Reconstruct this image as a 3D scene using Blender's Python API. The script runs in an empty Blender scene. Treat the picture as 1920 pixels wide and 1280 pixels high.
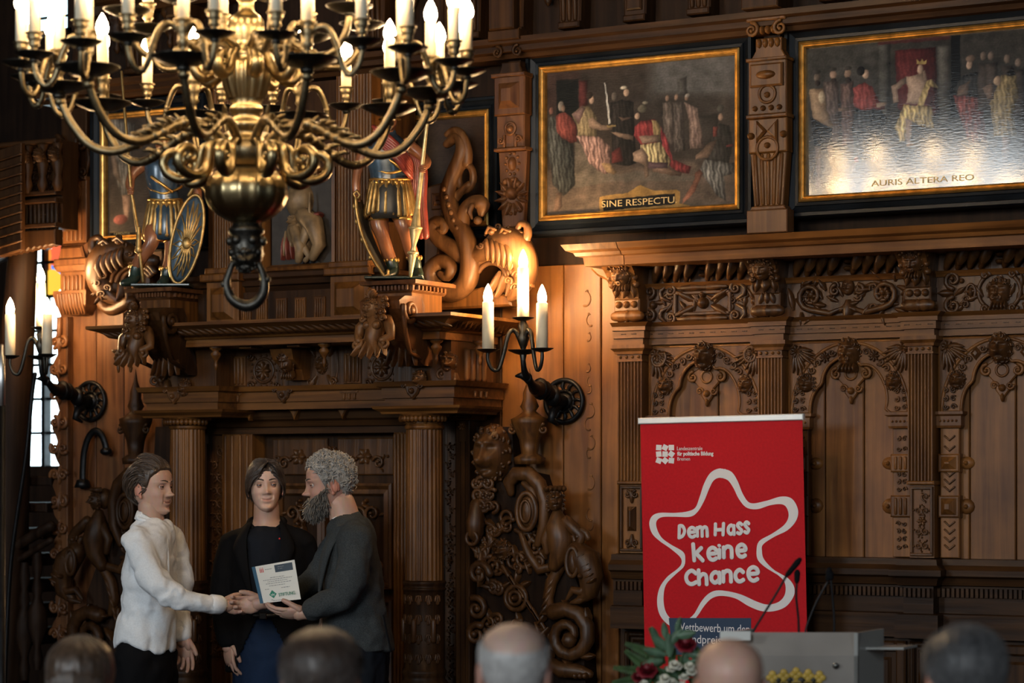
import bpy, math, random
import numpy as np
from math import pi, sin, cos, atan2, sqrt, radians
C = bpy.context.scene
rnd = random.Random(7)
# ------------------------------------------------------------------ camera, world, lights
F, DP, CX, CZ, HY = 4533.0, 9.9, 6.7, 1.70, 900.0
TH = math.atan2(4533.0, 7960.0)
ST, CT = sin(TH), cos(TH)
cam = bpy.data.cameras.new('camera')
cam.lens = F / 1920 * 36
cam.sensor_width = 36
cam.shift_y = (HY - 640) / 1920
cam.clip_end = 100
cam.dof.use_dof = True
cam.dof.focus_distance = 10.6
cam.dof.aperture_fstop = 2.4
camo = bpy.data.objects.new('camera', cam)
camo.location = (CX, -DP, CZ)
camo.rotation_euler = (pi / 2, 0, TH)
C.collection.objects.link(camo)
C.camera = camo
C.view_settings.view_transform = 'Standard'
C.view_settings.look = 'None'
C.view_settings.gamma = 1.0
C.view_settings.use_curve_mapping = False
C.view_settings.exposure = 0.0
w = bpy.data.worlds.new('world')
C.world = w
w.use_nodes = True
w.node_tree.nodes['Background'].inputs[0].default_value = (0.55, 0.75, 1.0, 1)
w.node_tree.nodes['Background'].inputs[1].default_value = 0.035


def area(name, loc, aim, size, energy, col, sy=None):
 l = bpy.data.lights.new(name, 'AREA')
 l.energy = energy
 l.color = col
 l.size = size
 if sy:
  l.shape = 'RECTANGLE'
  l.size_y = sy
 o = bpy.data.objects.new(name, l)
 o.location = loc
 d = np.array(aim, float) - np.array(loc, float)
 o.rotation_euler = (math.atan2(math.hypot(d[0], d[1]), -d[2]), 0, math.atan2(d[0], -d[1]) + 0)
 from mathutils import Vector
 o.rotation_euler = Vector(d).to_track_quat('-Z', 'Y').to_euler()
 C.collection.objects.link(o)
 return o


# tall windows of the long wall opposite (behind the photographer) and of the left end wall
area('daylight_opposite_window', (-1.9, -14.0, 4.15), (-1.9, 0, 4.15), 2.2, 330, (0.86, 0.95, 1.0), 1.8)
area('daylight_opposite_window_far', (6.0, -15.0, 4.4), (2.2, 0, 1.5), 2.2, 560, (0.90, 0.96, 1.0), 3.4)
area('daylight_left_window', (-5.6, -8.5, 3.2), (1.0, -1.5, 1.3), 2.2, 700, (0.74, 0.9, 1.0), 3.6)
area('daylight_right_window', (12.5, -7.0, 3.4), (3.0, -3.0, 1.2), 1.8, 60, (0.76, 0.9, 1.0), 3.4)


# ------------------------------------------------------------------ photograph pixel -> place in the room
def dd(x, o=0.0):
 return (DP - o) / (CT + (x - 960) / F * ST)


def wx(x, o=0.0):
 return CX + dd(x, o) * (-ST + (x - 960) / F * CT)


def wz(x, y, o=0.0):
 return CZ + (HY - y) / F * dd(x, o)


def wp(x, y, o=0.0):
 return np.array((wx(x, o), -o, wz(x, y, o)))


def pp(x, y, d):
 u = (x - 960) / F
 return np.array((CX + d * (-ST + u * CT), -DP + d * (CT + u * ST), CZ + (HY - y) / F * d))


RIGHT = np.array((CT, ST, 0.0))
AWAY = np.array((-ST, CT, 0.0))
UP = np.array((0, 0, 1.0))


# ------------------------------------------------------------------ mesh builder
class MB:
 def __init__(self):
  self.V, self.Q, self.n = [], [], 0
  self.M = np.eye(4)

 def add(self, v, faces, smooth=True, mi=0):
  v = np.asarray(v, float).reshape(-1, 3)
  if not np.allclose(self.M, np.eye(4)):
   v = v @ self.M[:3, :3].T + self.M[:3, 3]
  self.V.append(v)
  if isinstance(faces, np.ndarray):
   self.Q.append((faces + self.n, smooth, mi))
  else:
   for k in sorted(set(len(f) for f in faces)):
    self.Q.append((np.array([f for f in faces if len(f) == k]) + self.n, smooth, mi))
  self.n += len(v)
  return self

 def frame(self, o=(0, 0, 0), x=(1, 0, 0), y=(0, 1, 0), z=(0, 0, 1)):
  self.M = np.eye(4)
  self.M[:3, 0], self.M[:3, 1], self.M[:3, 2], self.M[:3, 3] = x, y, z, o
  return self

 def at(self, o, rz=0.0, rx=0.0, ry=0.0, s=1.0):
  cz, sz, cx_, sx_, cy, sy = cos(rz), sin(rz), cos(rx), sin(rx), cos(ry), sin(ry)
  Rz = np.array(((cz, -sz, 0), (sz, cz, 0), (0, 0, 1)))
  Rx = np.array(((1, 0, 0), (0, cx_, -sx_), (0, sx_, cx_)))
  Ry = np.array(((cy, 0, sy), (0, 1, 0), (-sy, 0, cy)))
  self.M = np.eye(4)
  self.M[:3, :3] = Rz @ Ry @ Rx * s
  self.M[:3, 3] = o
  return self

 def grid(self, P, cu=False, cv=False, smooth=True, mi=0):
  P = np.asarray(P, float)
  m, n = P.shape[:2]
  i = np.arange(m if cu else m - 1)[:, None]
  j = np.arange(n if cv else n - 1)[None, :]
  i2, j2 = (i + 1) % m, (j + 1) % n
  q = np.stack([i * n + j + 0 * j, i2 * n + j, i2 * n + j2, i * n + j2], -1).reshape(-1, 4)
  return self.add(P.reshape(-1, 3), q, smooth, mi)

 def box(self, x0, x1, y0, y1, z0, z1, bev=0.0, mi=0):
  """front is the smaller y; bev chamfers the front edges"""
  if bev <= 0:
   v = [(x, y, z) for x in (x0, x1) for y in (y0, y1) for z in (z0, z1)]
   f = [(0, 1, 3, 2), (4, 6, 7, 5), (0, 4, 5, 1), (2, 3, 7, 6), (0, 2, 6, 4), (1, 5, 7, 3)]
   return self.add(v, f, False, mi)
  b = bev
  rings = []
  for y, k in ((y1, 0), (y0 + b, 0), (y0, b)):
   rings.append([(x0 + k, y, z0 + k), (x1 - k, y, z0 + k), (x1 - k, y, z1 - k), (x0 + k, y, z1 - k)])
  v = [p for r in rings for p in r]
  f = [(3, 2, 1, 0), (8, 9, 10, 11)]
  for r in range(2):
   for k in range(4):
    a, b2 = r * 4 + k, r * 4 + (k + 1) % 4
    f.append((a, b2, b2 + 4, a + 4))
  return self.add(v, f, False, mi)

 def ext(self, pts, yb, yf, bev=0.0, mi=0, smooth=False):
  """polygon in x,z extruded from y=yb to y=yf (front, smaller y); bev insets the front edge"""
  p = np.array(pts, float)
  n = len(p)
  a = 0.5 * np.sum(p[:, 0] * np.roll(p[:, 1], -1) - np.roll(p[:, 0], -1) * p[:, 1])
  if a < 0:
   p = p[::-1]
  rings = [np.c_[p[:, 0], np.full(n, yb), p[:, 1]]]
  if bev:
   t = np.roll(p, -1, 0) - p
   t /= np.maximum(np.linalg.norm(t, axis=1, keepdims=True), 1e-9)
   nn = np.c_[-t[:, 1], t[:, 0]]
   m = nn + np.roll(nn, 1, 0)
   m /= np.maximum(np.sum(m * nn, 1, keepdims=True), 0.4)
   rings.append(np.c_[p[:, 0], np.full(n, yf + bev), p[:, 1]])
   q = p + m * bev
   rings.append(np.c_[q[:, 0], np.full(n, yf), q[:, 1]])
  else:
   rings.append(np.c_[p[:, 0], np.full(n, yf), p[:, 1]])
  v = np.vstack(rings)
  f = []
  for r in range(len(rings) - 1):
   for k in range(n):
    k2 = (k + 1) % n
    f.append((r * n + k, r * n + k2, (r + 1) * n + k2, (r + 1) * n + k))
  L = (len(rings) - 1) * n
  f.append(tuple(range(L, L + n)))
  f.append(tuple(range(n - 1, -1, -1)))
  return self.add(v, f, smooth, mi)

 def sweep(self, prof, plan, mi=0, smooth=False, caps=True):
  """moulding: profile (out, z) along a plan path (x, y) run left to right, mitred"""
  p = np.array(plan, float)
  t = np.diff(p, axis=0)
  t /= np.linalg.norm(t, axis=1, keepdims=True)
  nn = np.c_[t[:, 1], -t[:, 0]]
  m = np.zeros_like(p)
  m[0], m[-1] = nn[0], nn[-1]
  for k in range(1, len(p) - 1):
   m[k] = (nn[k - 1] + nn[k]) / max(1 + nn[k - 1] @ nn[k], 0.2)
  pr = np.array(prof, float)
  P = np.zeros((len(p), len(pr), 3))
  for k in range(len(p)):
   P[k, :, :2] = p[k] + pr[:, :1] * m[k]
   P[k, :, 2] = pr[:, 1]
  self.grid(P, False, True, smooth, mi)
  if caps:
   n = len(pr)
   self.add(P[0], [tuple(range(n))], False, mi)
   self.add(P[-1], [tuple(range(n - 1, -1, -1))], False, mi)
  return self

 def tube(self, pts, r, seg=8, cap=True, mi=0, flat=1.0, up=None, flute=None):
  p = np.array(pts, float)
  n = len(p)
  r = np.full(n, float(r)) if np.isscalar(r) else np.array(r, float)
  if cap:
   d0 = p[0] - p[1]
   d0 /= max(np.linalg.norm(d0), 1e-9)
   d1 = p[-1] - p[-2]
   d1 /= max(np.linalg.norm(d1), 1e-9)
   p = np.vstack([p[0] + d0 * r[0] * .75, p[0] + d0 * r[0] * .5, p, p[-1] + d1 * r[-1] * .5, p[-1] + d1 * r[-1] * .75])
   r = np.r_[r[0] * .05, r[0] * .75, r, r[-1] * .75, r[-1] * .05]
   n += 4
  t = np.gradient(p, axis=0)
  t /= np.maximum(np.linalg.norm(t, axis=1, keepdims=True), 1e-9)
  u = np.array(up if up is not None else ((0, 1, 0) if abs(t[0, 1]) < .9 else (1, 0, 0)), float)
  a = np.linspace(0, 2 * pi, seg, endpoint=False)
  ca, sa = np.cos(a), np.sin(a)
  if flute:
   k = 1 - flute * (np.arange(seg) % 2)
   ca, sa = ca * k, sa * k
  P = np.zeros((n, seg, 3))
  for k in range(n):
   u = u - (u @ t[k]) * t[k]
   u /= max(np.linalg.norm(u), 1e-9)
   b = np.cross(t[k], u)
   P[k] = p[k] + r[k] * (ca[:, None] * u * flat + sa[:, None] * b)
  return self.grid(P, False, True, True, mi)

 def lathe(self, prof, c=(0, 0, 0), seg=16, mi=0, flute=None, a0=0.0, a1=2 * pi, smooth=True):
  pr = np.array(prof, float)
  full = abs(a1 - a0 - 2 * pi) < 1e-6
  a = np.linspace(a0, a1, seg, endpoint=not full)
  P = np.zeros((len(pr), seg, 3))
  k = np.ones(seg)
  if flute:
   nf, dep = flute
   k = 1 - dep * np.abs(np.cos(a * nf / 2)) ** 2
  P[:, :, 0] = c[0] + pr[:, :1] * np.cos(a) * k
  P[:, :, 1] = c[1] + pr[:, :1] * np.sin(a) * k
  P[:, :, 2] = c[2] + pr[:, 1:2]
  return self.grid(P, False, full, smooth, mi)

 def ell(self, c, r, seg=10, rings=7, mi=0, R=None):
  th = np.linspace(-pi / 2, pi / 2, rings)
  a = np.linspace(0, 2 * pi, seg, endpoint=False)
  P = np.zeros((rings, seg, 3))
  P[:, :, 0] = np.cos(th)[:, None] * np.cos(a)
  P[:, :, 1] = np.cos(th)[:, None] * np.sin(a)
  P[:, :, 2] = np.sin(th)[:, None]
  r = np.array((r, r, r) if np.isscalar(r) else r, float)
  P = P * r
  if R is not None:
   P = P @ np.array(R).T
  return self.grid(P + np.array(c, float), False, True, True, mi)

 # ---- carved relief, on the plane y = y0, outward is -y
 def boss(self, x, z, r, h, y=0.0, seg=10, mi=0):
  rx, rz = (r, r) if np.isscalar(r) else r
  th = np.linspace(0.02, pi / 2, 5)
  a = np.linspace(0, 2 * pi, seg, endpoint=False)
  P = np.zeros((5, seg, 3))
  P[:, :, 0] = x + rx * np.sin(th)[::-1, None] * np.cos(a)
  P[:, :, 2] = z + rz * np.sin(th)[::-1, None] * np.sin(a)
  P[:, :, 1] = y - h * np.cos(th)[::-1, None]
  return self.grid(P, False, True, True, mi)

 def scroll(self, x, z, r, turns=1.4, a0=0.0, dr=1, wd=None, h=None, y=0.0, seg=7, n=None, tail=None):
  wd = wd or r * .22
  h = h if h is not None else wd * .6
  n = n or int(9 * turns) + 4
  t = np.linspace(0, 1, n)
  ang = a0 + dr * t * turns * 2 * pi
  rad = r * (1 - t * .82)
  P = np.c_[x + rad * np.cos(ang), y - h + 0 * t, z + rad * np.sin(ang)]
  rr = wd * (1 - .55 * t)
  if tail is not None:
   P = np.vstack([np.array(tail, float)[:, [0, 0, 1]] * (1, 0, 1) + (0, y - h * .6, 0), P])
   rr = np.r_[np.linspace(wd * .35, wd, len(tail)), rr]
  self.tube(P, rr, seg)
  self.ell((P[-1][0], y - h * 1.2, P[-1][2]), (wd * .95, wd, wd * .95), 8, 5)
  return self

 def leaf(self, x, z, ang, L, W, h, y=0.0, lobes=0, curl=.5):
  n, m = 8, 5
  t = np.linspace(0, 1, n)
  wv = np.sin(np.clip(t * .93 + .07, 0, 1) * pi) ** .7
  if lobes:
   wv = wv * (1 - .3 * np.abs(np.sin(t * lobes * pi)))
  s = np.linspace(-1, 1, m)
  P = np.zeros((n, m, 3))
  ca, sa = cos(ang), sin(ang)
  al = t[:, None] * L + 0 * s
  la = s[None, :] * W / 2 * wv[:, None]
  hh = h * (1.1 - .8 * np.abs(s)[None, :] ** 1.3) * (.35 + .65 * np.sin(t * pi * .8 + .3))[:, None] + curl * h * (t ** 3)[:, None]
  hh = np.maximum(hh, 0) * np.where(np.abs(s) == 1, .25, 1)[None, :]
  P[:, :, 0] = x + al * ca - la * sa
  P[:, :, 2] = z + al * sa + la * ca
  P[:, :, 1] = y - hh
  return self.grid(P)

 def rosette(self, x, z, r, n=8, h=None, y=0.0):
  h = h or r * .4
  for k in range(n):
   self.leaf(x, z, 2 * pi * k / n, r, r * 5 / n, h, y)
  return self.boss(x, z, r * .28, h * 1.3, y, 8)

 def ring(self, x, z, r, wd, y=0.0, seg=20, rz=None):
  a = np.linspace(0, 2 * pi, seg, endpoint=False)
  b = np.linspace(0, 2 * pi, 6, endpoint=False)
  rz = rz or r
  P = np.zeros((seg, 6, 3))
  P[:, :, 0] = x + (r + wd * np.cos(b)[None, :]) * np.cos(a)[:, None]
  P[:, :, 2] = z + (rz + wd * np.cos(b)[None, :]) * np.sin(a)[:, None]
  P[:, :, 1] = y - wd * np.sin(b)[None, :]
  return self.grid(P, True, True)

 def line(self, pts, r, y=0.0, seg=6, taper=1.0):
  p = np.array(pts, float)
  P = np.c_[p[:, 0], np.full(len(p), y), p[:, 1]]
  return self.tube(P, np.linspace(r, r * taper, len(p)), seg)

 def flutes(self, x0, x1, z0, z1, y0, dep, n, y1=0.0):
  """fluted face: n concave grooves between fillets, with side faces back to y1"""
  xs, ys = [x0], [y1]
  wv = (x1 - x0) / (n * 1.0 + .3)
  fl = wv * .3
  for k in range(n):
   a = x0 + k * wv
   xs += [a, a + fl]
   ys += [y0, y0]
   for q in (0.2, .5, .8):
    xs.append(a + fl + (wv - fl) * q)
    ys.append(y0 + dep * sin(pi * q) ** .6)
  xs += [x1 - fl, x1, x1]
  ys += [y0, y0, y1]
  P = np.zeros((2, len(xs), 3))
  P[:, :, 0] = xs
  P[:, :, 1] = ys
  P[0, :, 2], P[1, :, 2] = z0, z1
  return self.grid(P, smooth=False)

 def mask(self, x, z, W, H, dep, y=0.0, kind='man', seed=0, tilt=0.0):
  """carved face relief with hair or mane"""
  r = random.Random(seed)
  nu, nv = 25, 31
  u = np.linspace(-1, 1, nu)[:, None] * np.ones(nv)
  v = np.linspace(-1, 1, nv)[None, :] * np.ones((nu, 1))
  X = u * np.sqrt(1 - v * v / 2)
  Z = v * np.sqrt(1 - u * u / 2)
  base = np.sqrt(np.maximum(0, 1 - X * X - Z * Z))

  def g(cx, cz, sx, sz, a):
   return a * np.exp(-((X - cx) / sx) ** 2 - ((Z - cz) / sz) ** 2)
  D = 0
  lion = kind == 'lion'
  for s in (-1, 1):
   D = D + g(s * .33, .36, .2, .09, .2) + g(s * .33, .16, .17, .1, -.22) + g(s * .33, .15, .1, .055, .17)
   D = D + g(s * .45, -.12, .2, .17, .14) + g(s * .13, -.2, .09, .08, .16)
   D = D + g(s * .16, .42, .1, .12, .1)
  if lion:
   D = D + g(0, .0, .14, .35, .22) + g(0, -.3, .36, .2, .38) + g(0, -.52, .26, .06, -.35) + g(0, -.72, .2, .1, .2)
  else:
   D = D + g(0, .02, .09, .24, .24) + g(0, -.16, .11, .08, .28) + g(0, -.4, .24, .05, -.2) + g(0, -.33, .22, .05, .1)
   D = D + g(0, -.48, .18, .05, .13) + g(0, -.75, .2, .14, .14)
  Y = y - dep * (base * .8 + np.where(base > 0, D, 0))
  P = np.stack([x + X * W / 2, Y, z + Z * H / 2], -1)
  self.grid(P)
  # hair, mane, beard
  if kind in ('lion', 'man', 'woman'):
   for ringk in range(3):
    n = (15, 13, 11)[ringk]
    for k in range(n):
     a = -pi / 2 + 2 * pi * (k + .5 * ringk) / n + r.uniform(-.1, .1)
     if kind == 'woman' and sin(a) < -.5:
      continue
     if kind != 'lion' and ringk and sin(a) < .15:
      continue
     if ringk == 2 and sin(a) < .35:
      continue
     rr = (.88, .82, .74)[ringk]
     self.scroll(x + cos(a) * W / 2 * rr, z + sin(a) * H / 2 * rr, W * r.uniform(.075, .1), .8, a + r.uniform(-1, 1), r.choice((-1, 1)), W * .048, dep * (.12 + .22 * ringk), y, 5, 6)
  if kind == 'man':
   for s in (-1, 1):
    self.scroll(x + s * W * .13, z - H * .24, W * .1, .9, pi / 2, -s, W * .04, dep * 1.05, y)
   for k in range(5):
    self.leaf(x + (k - 2) * W * .13, z - H * .36, -pi / 2 + (k - 2) * .12, H * .3, W * .16, dep * .7, y)
  if kind == 'woman':
   for s in (-1, 1):
    for k in range(4):
     self.scroll(x + s * W * (.46 + .04 * (k % 2)), z + H * (.2 - .2 * k), W * .12, 1.1, 0, s, W * .05, dep * .3, y)
  return self

 def arabesque(self, x0, x1, z0, z1, h, y=0.0, seed=0, vert=False, dens=1.0):
  """mirrored strapwork scrolls, leaves and fruit filling a rectangle"""
  r = random.Random(seed)
  cx, cz = (x0 + x1) / 2, (z0 + z1) / 2
  L, B = (z1 - z0, x1 - x0) if vert else (x1 - x0, z1 - z0)

  def T(a, b):          # a along the length from centre, b across
   return (cx + b, cz + a) if vert else (cx + a, cz + b)
  nn = max(1, int(round(L / 2 / (B * .8) * dens)))
  st = L / 2 / (nn + .25)
  for s in (-1, 1):
   for k in range(nn):
    a = s * (k + .72) * st
    sd = 1 if (k + seed) % 2 else -1
    for q in ((sd,) if (not vert and L < 3 * B) or r.random() < .3 else (-1, 1)):
     rad = min(B * .24, st * .42)
     px, pz = T(a, q * B * .22)
     ang0 = atan2(pz - cz, px - cx) + pi
     self.scroll(px, pz, rad, 1.25, ang0, s * q * (-1 if vert else 1), rad * .24, h * .55, y, 6)
     for m in range(3):
      an = ang0 + m * 2.0 + r.uniform(-.3, .3)
      self.leaf(px + rad * .8 * cos(an), pz + rad * .8 * sin(an), an + .5 * s, rad * .8, rad * .5, h * .6, y)
    px, pz = T(s * (k + 1.15) * st, 0)
    if abs(s * (k + 1.15) * st) < L / 2:
     self.boss(px, pz, B * .06, h * .7, y, 8)
  self.rosette(cx, cz, min(B * .3, st * .5), 6, h * .8, y)
  return self

 def build(self, name, mat, parent=None, label=None, kind=None):
  V = np.vstack(self.V) if self.V else np.zeros((0, 3))
  if parent is not None:
   V = V - np.array(ORG.get(parent.name, (0, 0, 0)))
  me = mesh_from(name, V, self.Q)
  for m in (mat if isinstance(mat, (list, tuple)) else [mat]):
   me.materials.append(m)
  o = bpy.data.objects.new(name, me)
  C.collection.objects.link(o)
  if parent is not None:
   o.parent = parent
   ORG[o.name] = ORG.get(parent.name, (0, 0, 0))
  if label:
   o['label'] = label
  if kind:
   o['kind'] = kind
  return o


ORG = {}


def mesh_from(name, V, Q):
 me = bpy.data.meshes.new(name)
 me.vertices.add(len(V))
 me.vertices.foreach_set('co', np.asarray(V, np.float32).ravel())
 loops = np.concatenate([q.ravel() for q, _, _ in Q]) if Q else np.zeros(0, int)
 sizes = np.concatenate([np.full(len(q), q.shape[1]) for q, _, _ in Q])
 sm = np.concatenate([np.full(len(q), s) for q, s, _ in Q])
 mi = np.concatenate([np.full(len(q), m) for q, _, m in Q])
 me.loops.add(len(loops))
 me.loops.foreach_set('vertex_index', loops.astype(np.int32))
 me.polygons.add(len(sizes))
 me.polygons.foreach_set('loop_start', np.r_[0, np.cumsum(sizes)[:-1]].astype(np.int32))
 me.polygons.foreach_set('use_smooth', sm.astype(bool))
 me.polygons.foreach_set('material_index', mi.astype(np.int32))
 me.update(calc_edges=True)
 me.validate()
 return me


def thing(name, label, cat, loc=(0, 0, 0), group=None):
 o = bpy.data.objects.new(name, None)
 o.empty_display_size = .1
 C.collection.objects.link(o)
 o.location = tuple(float(a) for a in loc)
 ORG[o.name] = tuple(float(a) for a in loc)
 o['label'] = label
 o['category'] = cat
 if group:
  o['group'] = group
 return o


def tag(o, label, cat, group=None, kind=None):
 o['label'] = label
 o['category'] = cat
 if group:
  o['group'] = group
 if kind:
  o['kind'] = kind
 return o


def rebase(o, loc):
 """move a single-mesh thing's origin to its base"""
 loc = np.array(loc, float)
 n = len(o.data.vertices)
 a = np.zeros(n * 3, np.float32)
 o.data.vertices.foreach_get('co', a)
 a = a.reshape(-1, 3) - loc
 o.data.vertices.foreach_set('co', a.astype(np.float32).ravel())
 o.location = tuple(loc)
 ORG[o.name] = tuple(loc)
 return o


def copy_tree(o, parent=None, dz=None):
 c = o.copy()
 C.collection.objects.link(c)
 c.parent = parent
 ORG[c.name] = ORG.get(o.name, (0, 0, 0))
 for ch in list(o.children):
  copy_tree(ch, c)
 return c


# ------------------------------------------------------------------ materials
def nt(name):
 m = bpy.data.materials.new(name)
 m.use_nodes = True
 n = m.node_tree
 return m, n, n.nodes['Principled BSDF']


def plain(name, col, rough=.5, metal=0.0, emit=None, var=0.0, scale=20.0, bump=0.0, spec=None, coat=0.0, trans=0.0, alpha=None, sheen=0.0):
 m, n, b = nt(name)
 b.inputs['Base Color'].default_value = (*col, 1)
 b.inputs['Roughness'].default_value = rough
 b.inputs['Metallic'].default_value = metal
 if spec is not None:
  b.inputs['Specular IOR Level'].default_value = spec
 if coat:
  b.inputs['Coat Weight'].default_value = coat
  b.inputs['Coat Roughness'].default_value = .15
 if trans:
  b.inputs['Transmission Weight'].default_value = trans
 if sheen:
  b.inputs['Sheen Weight'].default_value = sheen
 if emit:
  b.inputs['Emission Color'].default_value = (*emit[:3], 1)
  b.inputs['Emission Strength'].default_value = emit[3]
 if var or bump:
  tc = n.nodes.new('ShaderNodeTexCoord')
  nz = n.nodes.new('ShaderNodeTexNoise')
  nz.inputs['Scale'].default_value = scale
  nz.inputs['Detail'].default_value = 5
  n.links.new(tc.outputs['Object'], nz.inputs['Vector'])
  if var:
   r = n.nodes.new('ShaderNodeValToRGB')
   r.color_ramp.elements[0].position = .3
   r.color_ramp.elements[1].position = .7
   r.color_ramp.elements[0].color = (*[max(0, c * (1 - var)) for c in col], 1)
   r.color_ramp.elements[1].color = (*[min(1, c * (1 + var)) for c in col], 1)
   n.links.new(nz.outputs['Fac'], r.inputs['Fac'])
   n.links.new(r.outputs['Color'], b.inputs['Base Color'])
  if bump:
   bp = n.nodes.new('ShaderNodeBump')
   bp.inputs['Strength'].default_value = bump
   bp.inputs['Distance'].default_value = .004
   n.links.new(nz.outputs['Fac'], bp.inputs['Height'])
   n.links.new(bp.outputs['Normal'], b.inputs['Normal'])
 return m


def wood(name, dark, light, axis='z', rough=.42, grain=1.0, blot=.42, spec=.32):
 m, n, b = nt(name)
 N, L = n.nodes, n.links
 tc = N.new('ShaderNodeTexCoord')
 oi = N.new('ShaderNodeObjectInfo')
 mp = N.new('ShaderNodeMapping')
 mp.inputs['Scale'].default_value = {'z': (34, 34, 1.6), 'x': (1.6, 34, 34)}[axis]
 L.new(tc.outputs['Object'], mp.inputs['Vector'])
 cm = N.new('ShaderNodeCombineXYZ')
 mu = N.new('ShaderNodeMath')
 mu.operation = 'MULTIPLY'
 mu.inputs[1].default_value = 37.0
 L.new(oi.outputs['Random'], mu.inputs[0])
 for k in range(3):
  L.new(mu.outputs[0], cm.inputs[k])
 L.new(cm.outputs[0], mp.inputs['Location'])
 n1 = N.new('ShaderNodeTexNoise')
 n1.inputs['Scale'].default_value = 1.0
 n1.inputs['Detail'].default_value = 6
 n1.inputs['Distortion'].default_value = .6
 L.new(mp.outputs[0], n1.inputs['Vector'])
 n2 = N.new('ShaderNodeTexNoise')
 n2.inputs['Scale'].default_value = 3.2
 n2.inputs['Detail'].default_value = 4
 ad = N.new('ShaderNodeVectorMath')
 ad.operation = 'ADD'
 L.new(tc.outputs['Object'], ad.inputs[0])
 L.new(cm.outputs[0], ad.inputs[1])
 L.new(ad.outputs[0], n2.inputs['Vector'])
 mx = N.new('ShaderNodeMath')
 mx.operation = 'MULTIPLY_ADD'
 mx.inputs[1].default_value = blot
 L.new(n2.outputs['Fac'], mx.inputs[0])
 m2 = N.new('ShaderNodeMath')
 m2.operation = 'MULTIPLY'
 m2.inputs[1].default_value = 1 - blot
 L.new(n1.outputs['Fac'], m2.inputs[0])
 L.new(m2.outputs[0], mx.inputs[2])
 rp = N.new('ShaderNodeValToRGB')
 rp.color_ramp.elements[0].position = .40
 rp.color_ramp.elements[1].position = .61
 rp.color_ramp.elements[0].color = (*dark, 1)
 rp.color_ramp.elements[1].color = (*light, 1)
 L.new(mx.outputs[0], rp.inputs['Fac'])
 hs = N.new('ShaderNodeHueSaturation')
 mr = N.new('ShaderNodeMapRange')
 mr.inputs['To Min'].default_value = .82
 mr.inputs['To Max'].default_value = 1.14
 L.new(oi.outputs['Random'], mr.inputs['Value'])
 L.new(mr.outputs[0], hs.inputs['Value'])
 L.new(rp.outputs['Color'], hs.inputs['Color'])
 L.new(hs.outputs['Color'], b.inputs['Base Color'])
 b.inputs['Roughness'].default_value = rough
 b.inputs['Specular IOR Level'].default_value = spec
 bp = N.new('ShaderNodeBump')
 bp.inputs['Strength'].default_value = .4 * grain
 bp.inputs['Distance'].default_value = .003
 L.new(n1.outputs['Fac'], bp.inputs['Height'])
 L.new(bp.outputs['Normal'], b.inputs['Normal'])
 return m


M = {}
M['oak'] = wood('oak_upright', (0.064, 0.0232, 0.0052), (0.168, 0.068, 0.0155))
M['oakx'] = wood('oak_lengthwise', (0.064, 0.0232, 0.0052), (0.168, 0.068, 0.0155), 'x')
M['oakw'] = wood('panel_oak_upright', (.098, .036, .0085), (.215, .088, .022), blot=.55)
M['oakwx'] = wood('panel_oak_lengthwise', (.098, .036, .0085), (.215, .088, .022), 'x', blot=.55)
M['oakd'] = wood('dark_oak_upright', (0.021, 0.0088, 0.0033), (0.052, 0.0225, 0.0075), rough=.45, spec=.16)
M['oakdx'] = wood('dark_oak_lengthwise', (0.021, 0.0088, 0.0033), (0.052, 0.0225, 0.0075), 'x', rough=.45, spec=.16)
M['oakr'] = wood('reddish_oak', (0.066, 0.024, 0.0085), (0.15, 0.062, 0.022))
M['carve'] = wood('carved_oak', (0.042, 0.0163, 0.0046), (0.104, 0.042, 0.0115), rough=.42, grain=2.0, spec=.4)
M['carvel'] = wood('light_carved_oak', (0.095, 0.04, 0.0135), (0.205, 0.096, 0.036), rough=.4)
M['walnut'] = wood('nearly_black_wood', (0.01, 0.005, 0.003), (0.024, 0.012, 0.0065), rough=.6, spec=.12)
M['ebony'] = plain('black_frame_lacquer', (.006, .008, .011), .35, var=.4, scale=6, spec=.12)
M['gold'] = plain('gilding', (.62, .36, .10), .36, .85, var=.35, scale=25, bump=.2)
M['golddull'] = plain('worn_gilding', (.42, .27, .10), .42, .8, var=.45, scale=30, bump=.3)
M['brass'] = plain('polished_brass', (.34, .26, .135), .30, 1.0, var=.22, scale=9)
M['brassd'] = plain('tarnished_brass', (.19, .148, .085), .40, 1.0, var=.4, scale=25, bump=.2)
M['bronze'] = plain('dark_bronze', (.045, .042, .036), .38, .9, var=.4, scale=30, bump=.2)
M['iron'] = plain('black_iron', (.014, .014, .015), .4, .8, var=.3, scale=40)
M['candle'] = plain('candle_sleeve', (.78, .70, .53), .5, var=.06, scale=12)
M['bulb'] = plain('lit_candle_bulb', (1, .9, .75), .3, emit=(1.0, .68, .36, 170.0))
M['bulboff'] = plain('sconce_bulb', (1, .9, .75), .3, emit=(1.0, .62, .29, 560.0))
# ------------------------------------------------------------------ the room shell
XL = wx(112, 0.0)           # the corner of the back wall and the left end wall


def struct(name, mb, mat, parent=None):
 return mb.build(name, mat, parent, kind='structure')


struct('floor', MB().box(XL - 4, 14, -17, .2, -.12, 0), M['oakdx'])
struct('ceiling', MB().box(XL - 4, 14, -17, .2, 6.2, 6.3), M['walnut'])
wall_back = struct('wall_back', MB().box(XL, 11, .02, .22, 0, 6.2), M['walnut'])
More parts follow.
